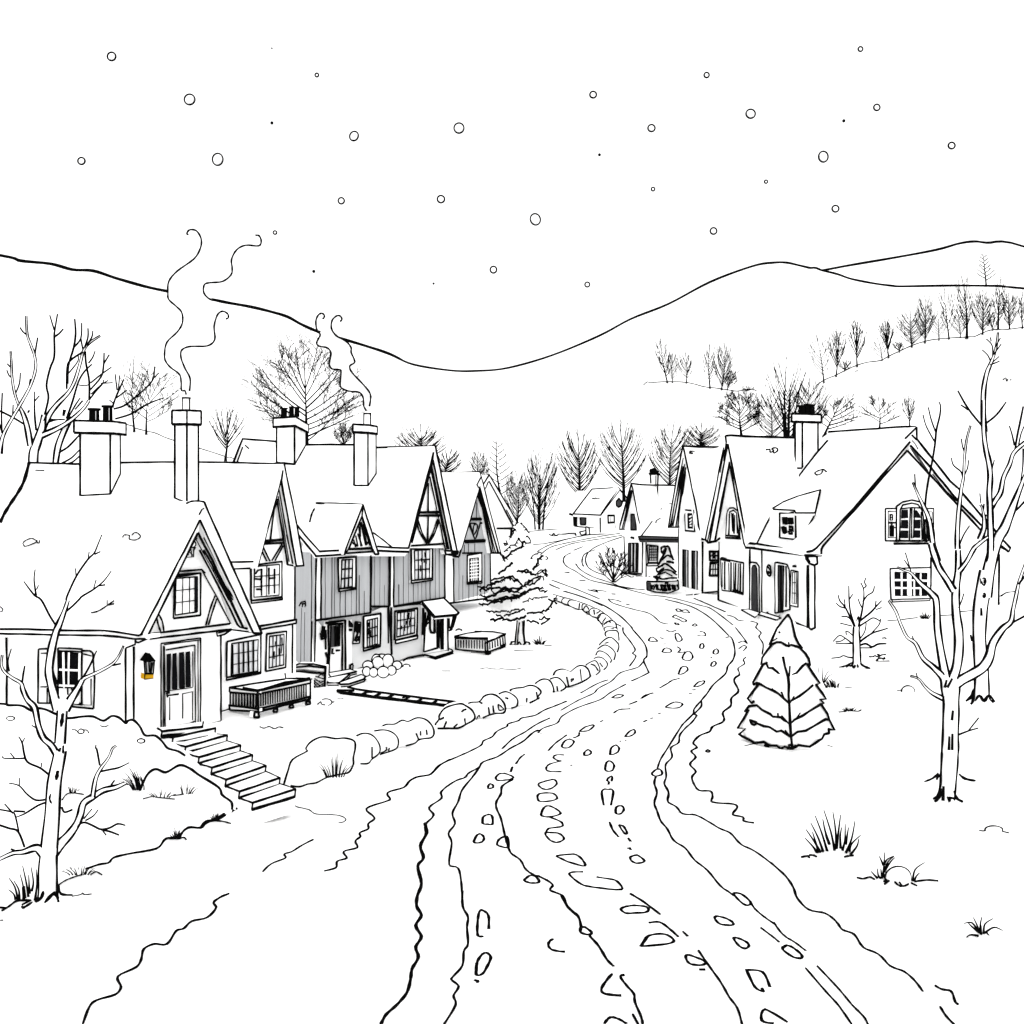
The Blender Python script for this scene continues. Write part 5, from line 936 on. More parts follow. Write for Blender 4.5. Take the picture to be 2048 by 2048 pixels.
# ================================================================ GRASS
def tuft(label, blades, t, base, w=2.6, marks=()):
    (bu, bv), = tl(t, base); g = GR.at(bu, bv); Y = g.y; b = MB()
    r = random.Random(int(bu*3 + bv))
    for s in blades.split('|'):
        p = smooth(tl(t, s), 4); n = len(p); d = r.uniform(-.12, .12)
        b.tube([unp(u, v, Y + d) for u, v in p], [.6*w*(1.1 - .75*i/(n-1))/F*Y for i in range(n)], 'K', 4)
    for s in marks: b.ink(GR, tl(t, s), w*.9, True, off=.05)
    tag(b.build('grass_tuft', None, g), label, 'grass tuft', 'dry grass tufts in the snow')
def tufta(label, t, base, hw, h, n, w=2.2, marks=(), lean=0, seed=1, near=0.0):
    (bu, bv), = tl(t, base); k = TILE[t][2]/1932; hw *= k; h *= k; g = GR.at(bu, bv); g = unp(bu, bv, g.y - near); Y = g.y; b = MB(); r = random.Random(seed + int(bu))
    for i in range(n):
        x = -1 + 2*(i + .5)/n + r.uniform(-.1, .1); hh = h*(1 - .55*abs(x)**1.5)*r.uniform(.55, 1.05); x0 = bu + x*hw*.55; d = r.uniform(-.2, .2)
        p = smooth([(x0, bv + r.uniform(-1, 1)), (x0 + x*hw*.18 + lean*.3, bv - hh*.55), (bu + x*hw*1.05 + lean, bv - hh)], 3); m = len(p)
        b.tube([unp(u, v, Y + d) for u, v in p], [.5*w*(1.1 - .75*i/(m-1))/F*Y for i in range(m)], 'K', 4)
    for s in marks: b.ink(GR, tl(t, s), w, True, off=.05)
    tag(b.build('grass_tuft', None, g), label, 'grass tuft', 'dry grass tufts in the snow')
tuft('large fan of tall grass blades on the snow at lower right', '345,620 300,560 240,495|360,605 310,520 247,428|380,600 340,490 283,375|412,598 370,460 318,322|430,545 395,440 377,347|468,590 440,450 385,278|482,578 475,430 455,292|484,575 500,430 515,315|515,575 512,480 523,412|528,592 548,510 550,385|555,545 565,480 576,412|555,610 600,500 626,362|582,600 600,540 670,472|580,635 640,560 655,500|345,605 320,520 297,448|425,540 400,470 395,420|340,615 310,585', 'S', '455,610', 4.2, ('210,642 260,632 272,645', '272,625 305,627 328,638', '545,640 580,632 615,628'))
tuft('sprouting grass clump on the left side of the domed stone', '842,800 850,700 855,605|845,705 830,670 813,635|850,760 880,680 930,635|855,750 900,680 935,645|825,810 805,780 800,730|835,810 830,770 825,730|800,805 775,780 750,752|850,700 875,660 928,632', 'S', '835,815', 3.8, ('640,798 690,808 740,795 775,812', '850,830 905,798', '855,850 910,815 950,850 985,868', '930,810 965,830 995,865 1040,848'))
tuft('two curved grass blades on the right side of the domed stone', '1070,840 1090,740 1165,683|1085,825 1100,790 1127,762', 'S', '1075,845', 3.8, ('1085,830 1180,818 1270,824', '1060,840 1105,862'))
tuft('spidery grass tuft with arching blades at the lower right corner', '1595,1240 1570,1170 1540,1108|1595,1240 1595,1160 1608,1100|1620,1235 1630,1160 1695,1116|1625,1230 1700,1185 1768,1210|1580,1220 1530,1150 1465,1155|1585,1225 1530,1180 1500,1150|1580,1250 1510,1245 1468,1290|1583,1255 1540,1258 1480,1270|1600,1240 1602,1170|1640,1215 1650,1235 1665,1247', 'S', '1595,1245', 3.8)
tufta('long row of fine grass leaning beside the snowy conifer', 'K', '1270,1330', 120, 120, 26, 2, ('1400,1325 1470,1333',), -8)
tuft('tall wispy grass blades standing just behind the snowy conifer', '1170,1280 1150,1200 1143,1130|1180,1285 1185,1200 1187,1120|1190,1280 1215,1210 1248,1162|1195,1285 1235,1230 1278,1195', 'K', '1185,1290', 2)
tufta('little grass tuft on open snow right of the conifer', 'K', '1440,1560', 85, 65, 10, 2.6, ('1340,1566 1400,1560', '1470,1555 1530,1558 1557,1543'))
tufta('bushy grass tuft at the foot of the wide gable wall', 'L', '80,745', 65, 75, 20, 2)
tufta('grass tuft under the small paned window of the large cottage', 'L', '975,665', 70, 75, 16, 2)
tufta('grass sprig at the far corner of the large cottage', 'L', '1650,535', 60, 60, 8, 2.4)
tufta('grass tuft right of the snowy spruce trunk on the lawn', 'X', '305,730', 60, 65, 14, 2.2, ('345,738 400,738',))
tufta('short twiggy grass tuft against the grey house wall', 'F', '1065,1040', 45, 70, 9, 2.2, ('1000,1075 1040,1040 1100,1045',))
tufta('dense upright grass clump on the bank between two drifts', 'Z', '1330,1350', 110, 230, 24, 2.6, (), -14)
tufta('sprawling low grass on the snow below the second drift', 'Z', '1560,1425', 150, 85, 18, 2.2, ('1380,1437 1480,1410', '1500,1420 1690,1440'))
tufta('loose grass stems on the snow at the right of the drift', 'M', '1430,340', 110, 95, 12, 2.4, ('1340,352 1420,340', '1500,310 1560,318 1620,345'))
tufta('small spiky grass tuft behind the left foreground tree trunk', 'Z', '700,1385', 75, 90, 14, 2.4, ('600,1450 640,1395 700,1380 810,1395',))
tufta('short grass spikes on the bank edge left of the steps', 'M', '1665,545', 50, 65, 10, 2.8, ('1640,545 1720,550 1785,567',))
tufta('little grass sprig on the middle of the bank edge', 'M', '1365,685', 55, 95, 9, 3, ('1290,680 1370,685 1420,675 1440,692',))
tufta('scruffy grass strip right of the left tree roots', 'M', '620,965', 150, 75, 22, 2.6, ('455,1040 500,1010 560,985 640,960', '700,965 740,940 790,965'))
tuft('tall curved grass blades behind the left tree trunk', '120,1185 110,1120 65,1078|140,1165 115,1060 68,988|150,1160 145,1080 105,1008|180,1170 180,1060 155,960|220,1135 200,1010 174,892|245,1090 258,1020 240,905|230,1110 225,1040 222,965|270,1160 285,1040 280,922|185,1160 170,1060|195,1145 190,1050', 'M', '180,1170', 4, ('15,1240 70,1205 130,1165 230,1160', '0,1215 40,1220'))
tufta('thin grass fan on the front of the snowy hedge', 'N', '1040,790', 130, 190, 15, 2.4, (), near=1.5)

# ================================================================ SNOWFLAKES
FL = [(211,107,8,'round snowflake highest at the upper left'), (513,91,1.5,'speck of snow at the top left of centre'), (598,142,3.4,'tiny ringed snowflake near the top left of centre'), (358,188,10,'large round snowflake above the tall chimney smoke'), (513,232,2.8,'tiny dark snowflake right of the large upper left flake'), (154,304,6.8,'snowflake nearest the left edge of the sky'), (411,301,10,'large oval snowflake directly above the tall smoke curl'), (668,257,8,'tilted oval snowflake left of the upper middle'), (866,242,9.4,'large round snowflake in the upper middle sky'), (644,379,5.8,'small snowflake in the middle left sky'), (832,376,7,'medium snowflake under the large upper middle flake'), (1010,414,9.5,'large tilted snowflake in the centre of the sky'), (519,439,3.3,'tiny ringed snowflake beside the high smoke curl'), (592,512,2.8,'dark snow speck above the left hill ridge'), (931,509,6.2,'snowflake low over the valley dip'), (818,535,2,'dark snow dot lowest over the valley dip'), (1108,537,4.6,'small snowflake over the rising right hill slope'), (1119,179,6.4,'snowflake high right of the centre'), (1229,242,6.8,'medium snowflake in the upper right of centre'), (1131,292,2.6,'dark snow dot right of the centre'), (1232,357,3.3,'tiny ringed snowflake right of the centre'), (1333,142,4.8,'small snowflake at the top right of centre'), (1346,436,6.2,'snowflake just above the right hill summit'), (1416,215,8.8,'large round snowflake in the upper right sky'), (1445,343,3,'dark snow dot over the right summit'), (1592,228,2.8,'dark tiny snowflake in the upper right sky'), (1623,93,4.4,'small snowflake highest at the upper right'), (1654,203,5.8,'snowflake beside the dark tiny upper right one'), (1553,296,9,'large oval snowflake at the right of the sky'), (1576,394,6.4,'lowest snowflake on the right side of the sky'), (1795,275,6.4,'snowflake nearest the right edge of the sky')]
for i, (x, y, r, lab) in enumerate(FL):
    u, v = x*2048/1932, y*2048/1932; r *= 2048/1932; Y = 17 + (i*7 % 13); c = unp(u, v, Y); b = MB(); R = r/F*Y
    if r < 3: b.ball(c, R*1.15, R*1.15, R*1.15, 'K', 10, 6)
    else:
        w = 3.0 if r > 5 else 2.8; ov = 1.0 + (.14 if i in (6, 7, 11, 28) else .03*math.sin(i)); b.ball(c, R*.8, R*.5, R*.8*ov)
        til = .5 if i in (7,) else (-.3 if i == 11 else 0)
        b.tube([c + Vector((R*(math.cos(a)*math.cos(til) + ov*math.sin(a)*math.sin(til)), -.01, R*(ov*math.sin(a)*math.cos(til) - math.cos(a)*math.sin(til)))) for a in [2*math.pi*k/24 for k in range(26)]], .5*w/F*Y, 'K', 6)
    tag(b.build('snowflake', None, c), lab, 'snowflake', 'snowflakes falling from the sky')
# ================================================================ TREES DRAWN LIMB BY LIMB
def inked_tree(label, Y, trunk, limbs, base, w=4.0, marks=(), cat='tree', minw=6.5, tilt=0.0):
    pl = Front(Y); o = thing('bare_tree', label, cat, pl.at(*base))
    r = random.Random(int(base[0]))
    b = MB()
    for t, s in trunk: b.limb(pl, tl(t, s), w, minw)
    for t, s, ww in marks: b.ink(Front(Y - .02) if True else pl, tl(t, s), ww, True, off=.35 if Y < 25 else .5, taper=True)
    b.build('trunk', o)
    br = MB()
    for t, ss in limbs:
        for s in ss.split('|'):
            p = tl(t, s)
            if len(p[0]) == 2: p = [(q[0], q[1], (3.4 - 1.8*i/(len(p)-1))) for i, q in enumerate(p)]
            if len(p[0]) == 3:
                k = r.uniform(-1, 1) * .8
                class S_:                                     # limbs reach a little towards or away from the viewer
                    def at(s_, u, v, a=p[0], k=k): d = math.hypot(u-a[0], v-a[1]) / F * Y; return pl.at(u, v, k*d*.35)
                br.limb(S_(), p, w, minw)
    br.build('crown', o)
    return o
inked_tree('leaning bare tree with forked pale trunk in the left foreground', GR.Y(105, 1803),
 [('M', '372,1205,190 374,1150,150 376,1060,135 375,900,132 385,760,118 408,500,105 425,250,95 462,50,85 470,0,85'), ('Z', '585,900,90 605,620,82 608,540,95 612,470,110'), ('B', '560,1060,70 530,930,70 495,780,62 480,660,62 505,480,58 540,330,50 575,240,45 625,110,30 660,0,22'), ('A', '640,1932,20 655,1880,20 740,1700,16 850,1540,14 910,1480,12 945,1400,10 985,1300,8')],
 [('A', '735,1700,8 730,1625,6|850,1540,7 862,1465,5|915,1490,12 970,1465,10|905,1820,8 930,1735,6|960,1795,10 1015,1785,12|350,1890,14 330,1740,10 340,1635,8|355,1830,8 372,1790,6'),
  ('B', '640,110,20 700,60,18 770,-10,16 800,-40,14 900,-100,13 1000,-180,10 1075,-280,7|550,260,22 480,150,16 400,0,15 330,-50,14 230,-180,8'),
  ('B', '640,1060,60 690,960,60 740,880,48 790,785,36 830,748,22 960,690,20 1090,615,16 1150,540,12 1180,480,9 1195,440,7|790,770,22 850,670,18 895,580,16 915,530,10 935,490,8|1090,630,16 1165,615,12'),
  ('B', '560,1500,50 500,1400,45 425,1330,42 375,1210,38 340,1040,42 270,960,36 225,860,32 205,800,24 120,750,20 45,690,18 15,620,14 25,530,12|215,800,12 225,720,14 240,635,10|90,690,12 78,590,9 110,470,6|360,1240,10 305,1210,7'),
  ('Z', '490,1220,24 390,1140,20 270,1085,16 235,1010,14 215,900,12 180,835,7|215,900,9 238,850,7|235,1045,13 140,1048,11 40,1045,9 20,1025,6|140,1045,9 100,995,6|400,1130,8 400,1090,6|460,1440,14 350,1450,14 260,1390,11 185,1310,10 85,1285,8|187,1310,8 187,1235,6|465,1465,20 370,1500,18 240,1580,12 155,1615,8|240,1560,14 135,1555,16'),
  ('M', '360,830,55 310,765,52 265,755,40 180,785,28 100,795,22 -10,845,18|190,750,22 140,630,16 70,605,14 -5,580,14|145,630,9 120,515,9 95,480,9 0,460,9|100,490,9 35,415,7|120,780,16 85,765,10'),
  ('M', '410,800,70 470,725,62 540,650,50 590,580,40 625,500,38 650,410,38 720,360,34 800,310,30 900,285,26 970,255,14|600,600,22 620,570,22 660,560,18 720,585,16 780,612,14 850,600,12 910,570,11 970,582,8|785,615,12 850,630,11 920,657,9|795,625,8 822,660,7|660,545,10 720,510,8 760,460,5|650,530,9 690,480,7 712,455,5'),
  ('M', '720,360,26 740,230,22 775,150,18 840,60,12 870,-10,11 900,-35,8|772,120,11 750,0,11 740,-15,9 742,-40,7|780,165,16 850,150,14 920,135,10 1000,97,5|860,270,12 885,235,9|560,460,20 500,480,16 478,440,12')],
 (100, 1810), 5.4,
 [('Z', '608,610 600,680 592,740', 6), ('Z', '560,1165 552,1210 545,1255', 6), ('Z', '612,920 610,980 615,1000', 4), ('Z', '585,945 572,980', 4.5), ('M', '335,1090 320,1140 270,1170', 6), ('M', '345,1180 420,1105 450,1150', 6.5), ('M', '455,1040 470,1110 560,1120', 4), ('M', '165,1205 185,1215 250,1175', 4.5), ('M', '170,1195 240,1160', 4), ('Z', '500,1485 480,1440 490,1390', 3.4), ('B', '500,640 530,740 560,830', 3)])
inked_tree('tall bare tree with many limbs in the right foreground', GR.Y(1888, 1600) ,
 [('L', '1150,2450,215 1170,2400,165 1188,2300,140 1200,2160,145 1208,2000,148 1212,1932,150 1215,1800,142 1220,1600,140 1222,1450,140 1215,1330,165 1205,1230,150')],
 [('L', '1160,1300,60 1140,1225,50 1050,1130,38 950,1040,30 880,900,24 800,840,18 740,720,18 690,590,18 620,485,10|880,900,12 850,830,8|1170,1240,70 1120,960,56 1090,750,50 1080,500,46 1040,430,44 930,325,32 840,225,16 770,195,12 705,165,8|840,210,9 785,25,7|830,180,9 775,95,7'),
  ('L', '1225,1270,80 1275,1130,72 1295,960,72 1295,800,72 1275,650,64 1265,480,60 1270,350,56 1290,200,44 1290,0,36'), ('J', '1285,1440,36 1283,1300,32 1300,1050,28 1325,850,22 1345,740,16 1355,550,14 1375,390,12 1412,245,9|1338,740,11 1320,690,11 1250,630,10 1230,560,7|1355,500,10 1338,450,9 1325,372,9|1350,740,9 1385,660,9 1397,580,8|1308,1400,11 1350,1300,10 1405,1215,8|1305,1650,34 1380,1550,30 1440,1440,30 1480,1400,26 1580,1325,16'),
  ('L', '1245,390,50 1170,270,44 1100,160,42 1060,50,46 1030,-60,42'), ('J', '1090,1560,44 1050,1400,36 1030,1260,36 1000,1120,30 950,1010,24 900,900,14 855,795,8|885,865,9 880,790,10 875,715,6|975,1060,24 985,920,24 1010,760,22 1045,590,18 1072,420,16 1085,290,14 1118,150,12 1125,60,10 1108,15,8|1072,410,11 990,260,9 955,140,6|1078,310,11 1035,190,10 1007,70,8'),
  ('L', '1240,1310,90 1330,1250,80 1430,1195,80 1530,1130,80 1590,1030,72 1630,890,58 1720,760,46 1800,690,34 1822,580,26 1850,450,24 1885,300,20 1950,120,16|1820,700,24 1932,640,18 1990,600,14|1880,330,18 1940,250,14'),
  ('L', '1175,1445,36 1050,1385,26 975,1320,16 915,1245,12 830,1215,9|905,1240,9 888,1185,7|1295,1785,14 1400,1745,11 1490,1720,9|1395,1745,9 1495,1620,9|1300,560,8 1330,490,8 1350,420,6')],
 (1888, 1602), 5.4,
 [('L', '1245,1550 1235,1645', 4.5), ('L', '1210,1800 1205,1932', 4.2), ('L', '1240,1775 1237,1932', 4.5), ('L', '1185,1255 1165,1330', 4), ('L', '1240,1240 1190,1330', 4), ('S', '1310,95 1305,205', 5), ('S', '1240,215 1275,180 1290,110', 5), ('S', '1392,130 1410,185 1460,215', 5), ('S', '1160,60 1230,30 1270,-10', 3.6), ('S', '1255,45 1275,0', 4.6), ('S', '1430,0 1475,35 1558,52', 4.6), ('S', '1340,175 1355,210 1360,185 1400,190', 5)])
inked_tree('stout bare tree behind the right foreground tree near the edge', 31.0,
 [('L', '1520,1480,210 1517,1430,145 1517,1300,125 1515,1150,122 1500,950,112 1495,780,110 1505,560,125 1540,350,130 1565,200,120'), ('J', '1545,1900,118 1580,1680,105 1625,1480,92 1680,1330,84 1740,1230,76 1800,1080,60 1850,950,42 1932,750,24 1990,600,18')],
 [('J', '1600,1600,50 1605,1350,45 1600,1100,40 1592,900,38 1600,750,36 1590,620,36 1560,480,34 1540,300,30 1537,0,28'), ('W', '1622,1600,28 1614,1450,28 1616,1280,26 1640,1150,24 1670,1075,18 1700,1000,11 1722,900,10 1728,830,6|1672,1050,8 1650,1005,7 1608,965,5|1690,1010,8 1685,930,7 1640,880,6|1678,900,5 1672,868,5|1698,1000,8 1755,920,6|1705,950,7 1750,872,6|1690,1060,7 1740,1015,5|1672,1080,9 1742,1053,7|1605,1550,14 1530,1460,12 1475,1380,11 1420,1280,9|1500,1430,10 1465,1405,9 1442,1390,8|1635,1535,11 1720,1465,14 1795,1365,7'),
  ('J', '1595,1050,42 1650,970,36 1700,890,34 1730,750,30 1790,620,28 1830,510,26 1932,415,26 1990,380,20|1845,480,12 1865,350,14 1890,230,14 1925,60,12|1840,440,14 1815,330,10 1790,250,9|1880,430,10 1905,320,9 1945,230,9|1617,700,9 1630,640,8 1645,578,6|1800,1090,30 1860,1060,26 1932,985,20 1990,930,14|1925,470,14 1920,640,10 1900,780,8'),
  ('J', '1500,1350,40 1540,1240,34 1545,1170,28 1530,1060,12 1508,1010,12|1535,1150,9 1545,1000,11|1515,1000,7 1505,900,6|1470,1400,22 1530,1340,18 1590,1310,12|1545,1180,20 1565,1105,10')],
 (1962, 1400), 5.2,
 [('L', '1530,280 1545,270 1560,290 1550,335 1530,330 1525,300', 3.4), ('L', '1545,285 1548,320', 3.4), ('L', '1512,275 1515,325', 3), ('L', '1535,420 1555,425 1545,460 1535,430', 4), ('L', '1518,560 1520,635', 5), ('L', '1370,1460 1420,1415 1450,1340', 5), ('L', '1460,1460 1500,1405 1545,1460 1590,1405 1650,1465', 5), ('L', '1430,1465 1445,1390', 4.5), ('L', '1415,820 1428,880', 4)])
inked_tree('small gnarled bare tree before the wide white gable', GR.Y(1713, 1333),
 [('K', '1512,1130,130 1512,1090,72 1510,1000,62 1508,900,58 1505,800,50 1508,740,50')],
 [('K', '1505,770,24 1450,650,14 1400,550,12 1350,490,10 1333,432,8|1400,560,11 1350,545,10 1315,512,7|1402,545,8 1393,475,7|1495,740,18 1455,610,12 1440,490,11 1437,345,8|1440,480,9 1475,425,7|1530,740,20 1560,610,14 1580,480,11 1580,380,8 1552,315,8|1580,370,8 1605,345,10 1588,310,8 1605,265,6|1562,555,9 1540,510,9 1527,470,7|1572,500,12 1615,440,10 1668,405,10 1685,348,8|1550,680,20 1650,600,14 1700,545,12 1755,487,8|1690,570,9 1700,490,9|1700,575,7 1755,555,5|1490,730,14 1450,665,11 1410,642,10 1365,645,9'),
  ('K', '1535,895,20 1590,850,14 1670,800,12 1740,778,11 1815,755,9|1535,870,9 1590,790,7 1605,705,6|1660,800,9 1730,720,8 1745,662,7|1540,735,13 1610,690,11 1675,655,10 1745,690,9|1530,925,24 1600,905,18 1660,935,16 1720,908,14 1800,905,10|1540,945,9 1660,945,9|1480,910,12 1400,850,9 1345,826,8 1285,885,8|1470,900,12 1400,905,9 1310,900,8|1400,855,7 1360,880,6 1310,885,5|1480,830,8 1440,795,8 1410,785,7 1415,820,7|1485,1040,14 1430,1035,10 1385,1020,9 1350,1035,9 1270,1045,8|1470,735,9 1350,705,6')],
 (1713, 1333), 4.4, [('K', '1340,1132 1400,1120 1470,1085', 3), ('K', '1410,1130 1450,1105', 4), ('K', '1470,1110 1485,1135 1500,1108', 4), ('K', '1520,1105 1525,1135', 4.5), ('K', '1545,1095 1590,1125 1645,1143', 4), ('K', '1510,690 1530,640 1535,700 1550,660', 2.6)], minw=5.5)
b = MB(); PLs = GR; gq = GR.at(*tl('K', '1760,1075')[0])
for s, ww in (('1700,1080 1830,1075', 3.4), ('1700,1070 1730,1045 1790,1050', 3), ('1705,1080 1740,1020 1795,1008', 2.6), ('1630,1030 1670,1030 1690,1020 1710,1030 1730,1010 1710,1008', 2.6), ('1760,852 1785,848 1800,862', 2.6), ('1765,1060 1785,1035', 2.6)): b.ink(Front(gq.y), tl('K', s), ww, True)
tag(b.build('fallen_twig', None, gq), 'fallen twigs lying right of the small gnarled tree', 'twigs')
# big bare trees behind the near cottage
inked_tree('great bare tree with sweeping limbs behind the near cottage roof', 36.0,
 [('T', '262,2120,60 265,1960,60 290,1880,54 325,1770,42 345,1660,26'), ('T', '430,2060,30 455,1900,36 510,1760,34 560,1680,24')],
 [('T', '240,1900,34 215,1760,30 185,1660,24 145,1580,13 115,1490,12 95,1370,11 90,1250,9 83,1168,7|95,1375,9 70,1355,8 53,1315,7|92,1305,8 57,1265,8|118,1500,8 150,1420,8 158,1335,7|0,1960,34 15,1860,22 45,1780,18 100,1680,16 160,1580,16 240,1430,14 278,1300,14 268,1200,12 240,1120,11 213,1040,10 205,895,8|213,1045,9 180,1020,9 155,985,8|268,1200,10 292,1062,8|98,1680,9 102,1580,6|190,1735,10 100,1680,12 0,1630,12|15,1800,10 12,1650,9 18,1490,8|-10,1720,9 20,1800,12'),
  ('T', '340,1680,22 375,1530,18 360,1430,18 388,1300,16 420,1210,13 420,1050,11 425,1000,9 445,880,8|420,1005,9 400,940,8 385,890,7|422,1058,11 460,1030,10 490,995,8|280,1780,14 268,1650,10 266,1480,6|268,1555,8 305,1512,7|322,1800,34 385,1660,30 450,1575,26 530,1490,20 580,1400,18 625,1250,15 650,1160,14 700,1100,12 778,1050,7'),
  ('T', '640,1175,12 545,1240,14 520,1300,14 515,1460,10|525,1420,9 530,1280,10 570,1140,12 585,1030,11 578,920,9|570,1140,11 625,1070,9 632,950,8|655,1140,11 680,1060,9 680,990,8|670,1125,10 710,1060,9 718,1010,7|625,1070,9 640,1150,9|660,1170,11 665,1260,11 690,1400,13 690,1550,14|530,1340,8 600,1250,7 605,1200,6|685,1260,9 715,1220,8 735,1168,6'),
  ('T', '330,1820,34 440,1770,26 540,1710,22 640,1620,17 690,1550,14|690,1545,9 740,1480,9 790,1425,8 800,1390,5|695,1470,9 780,1370,10 800,1290,10 805,1180,8|800,1270,9 845,1195,8|700,1415,9 780,1350,9 862,1292,7|705,1500,8 780,1430,7 835,1395,5|780,1418,7 870,1412,6|610,1430,7 660,1435,6 690,1425,6|515,1690,16 560,1560,12 605,1410,10 650,1330,10 710,1270,8|370,1720,10 430,1700,9 500,1695,8|530,1680,9 580,1590,9 620,1530,7|580,1620,8 640,1550,10'),
  ('A', '550,520,20 650,460,18 720,390,14 770,335,10|600,610,14 690,560,12 770,480,9|610,625,14 700,600,12 775,535,9|480,190,16 560,190,9 600,185,7'),
  ('T', '870,1600,12 890,1540,10 915,1480,11 958,1385,8|905,1470,8 890,1345,7|915,1470,7 925,1355,6|900,1530,9 980,1470,8|880,1615,10 960,1590,11 1040,1530,10 1130,1450,9 1185,1380,9 1195,1285,6|1185,1380,7 1230,1335,6|890,1692,10 1010,1655,11 1100,1600,11 1180,1560,9 1265,1530,6|875,1570,6 845,1545,5')],
 (70, 915), 4.8, [('T', '215,1645 228,1625', 4), ('T', '225,1440 235,1380', 3), ('T', '490,1670 500,1620', 5)])
# ================================================================ FAR BARE TREES
def grow(label, base, top, wid, Y, kind, group, wt=4.0, wb=2.0, ws=1.2, n=None, seed=0, zdrop=0.0, cat='tree'):
    (bu, bv), (tu, tv) = base, top; B0 = unp(bu, bv, Y); T0 = unp(tu, tv, Y); H = (T0 - B0).length; R = .5*wid/F*Y; px = Y/F
    r = random.Random(seed*13 + int(bu*7 + bv)); o = thing('bare_tree', label, cat, B0, group)
    ax = T0 - B0; tk = MB(); pts = []; N = 8; bend = r.uniform(-.04, .04)*H
    for i in range(N+1):
        t = i/N; pts.append(B0 + ax*t*(.97 if kind != 'multi' else .8) + Vector((bend*math.sin(t*3.1), 0, 0)))
    tops = {'fan': .8, 'vase': .5, 'round': .55, 'feather': 1.0, 'dense': .85, 'multi': .55, 'bush': .3}[kind]
    cut = max(2, int(N*tops)); tk.tube([B0 - Vector((0, 0, .3 + zdrop))] + pts[:cut+1], [.5*wt*1.25*px] + [.5*wt*px*(1 - .75*i/cut) for i in range(cut+1)], 'K', 6)
    if kind == 'multi':
        for k in range(5):
            x = r.uniform(-.5, .5); a = B0 + Vector((x*R*.5, 0, 0)); tk.tube([a - Vector((0, 0, .3)), a + Vector((x*R*.25, 0, H*.3)), a + Vector((x*R*.8, r.uniform(-.3, .3)*R, H*.62))], [.5*wt*.8*px, .5*wt*.6*px, .5*wt*.3*px], 'K', 5)
    tk.build('trunk', o)
    cr = MB()
    px *= .87 if Y < 180 else .85; R *= 1.1; ax = ax*1.03
    def curve(a, b_, bow, k=5):
        m = (a + b_)/2 + bow; return [a*(1-t)**2 + m*2*t*(1-t) + b_*t*t for t in [i/k for i in range(k+1)]]
    def stroke(c, w0, w1, sides=4): N_ = len(c) - 1; cr.tube(c, [.5*px*(w0 + (w1-w0)*k/N_) for k in range(N_+1)], 'K', sides, False)
    def shoots(c, cnt, ln, w, spread=.4, up=.35):          # side shoots that follow their limb upwards
        res = []
        for q in range(cnt):
            f = .3 + .65*(q + r.random())/cnt; i = min(len(c)-2, int(f*(len(c)-1))); g = f*(len(c)-1) - i; a = c[i].lerp(c[i+1], g); d = (c[i+1] - c[i]).normalized()
            e = (d + Vector((r.choice((-1, 1))*r.uniform(.5, 1)*spread, r.uniform(-1, 1)*spread, r.uniform(-.2, .5)*spread + up*.4))).normalized()
            cc = curve(a, a + e*ln*r.uniform(.6, 1.1), Vector((0, 0, -ln*.04)), 3); stroke(cc, w, w*.5, 3); res.append(cc)
        return res
    if kind != 'feather':
        m = n or {'fan': 26, 'dense': 40, 'multi': 36, 'vase': 14, 'round': 11, 'bush': 11}[kind]
        for i in range(m):
            t = (i + r.uniform(.2, .8))/m; s_ = -1 if i % 2 else 1
            lo, hi = {'fan': (.12, .66), 'dense': (.03, .7), 'multi': (.02, .6), 'vase': (.16, .5), 'round': (.12, .62), 'bush': (.0, .22)}[kind]
            h0 = lo + (hi - lo)*t; a = B0 + ax*h0
            ph_e = 1.1 if kind == 'round' else .85; ph = ({'vase': .02, 'bush': -.02, 'round': -.16}.get(kind, -.1) + (.5 if kind not in ('vase', 'round') else (.46 if kind == 'vase' else .62))*t**ph_e)*math.pi + r.uniform(-.1, .1)
            k_ = r.uniform(.84, 1.04) if r.random() < .7 else r.uniform(.5, .84); cy = {'bush': .46, 'round': .54}.get(kind, .56)
            ex, ey = s_*R*math.cos(ph)*k_, cy + (1 - cy)*math.sin(ph)*(k_ if ph > 0 else .9)
            if ey < h0 + .12: ey = h0 + r.uniform(.12, .2)
            q = B0 + ax*min(1, ey) + Vector((ex, r.uniform(-.4, .4)*R, 0)); ww = r.uniform(-.05, .05) if kind in ('round', 'bush', 'vase') else 0
            c = curve(a, q, Vector((ex*.16 + ww*R, 0, -H*(.045 if kind not in ('vase', 'round') else .0) + ww*H)), 7)
            w0 = wb*{'dense': .78, 'multi': .8, 'fan': .9}.get(kind, 1.15)*r.uniform(.75, 1.15); stroke(c, w0*(1.15 - .3*t), w0*.5)
            if kind in ('round', 'bush'):
                for cc in shoots(c, 8, H*.19, ws*1.15, .9, .1):
                    for c3 in shoots(cc, 4, H*.1, ws*.85, .8, .15): 
                        if kind == 'round' and m > 12: shoots(c3, 2, H*.05, ws*.7, .8, .1)
            else:
                for cc in shoots(c, {'fan': 2, 'dense': 2, 'multi': 2, 'vase': 4}[kind], H*{'vase': .16}.get(kind, .15), ws, .38 if kind != 'vase' else .55):
                    if kind == 'vase': shoots(cc, 2, H*.07, ws*.8, .5)
        c = curve(pts[cut], B0 + ax, Vector((0, 0, 0))); stroke(c, wb, wb*.4); shoots(c, 5, H*.13, ws, .45)
    elif kind == 'feather':
        for i in range(n or 14):
            t = (i + .5)/(n or 14); a = B0 + ax*(.12 + .8*t); s = -1 if i % 2 else 1; ln = R*(1.05 - .75*t); q = a + Vector((s*ln, r.uniform(-.4, .4)*ln, ln*.75)); c = curve(a, q, Vector((0, 0, -ln*.12)), 3)
            stroke(c, wb*1.1, wb*.6); shoots(c, 4, ln*.45, ws, .7, .5)
    cr.build('crown', o)
    return o
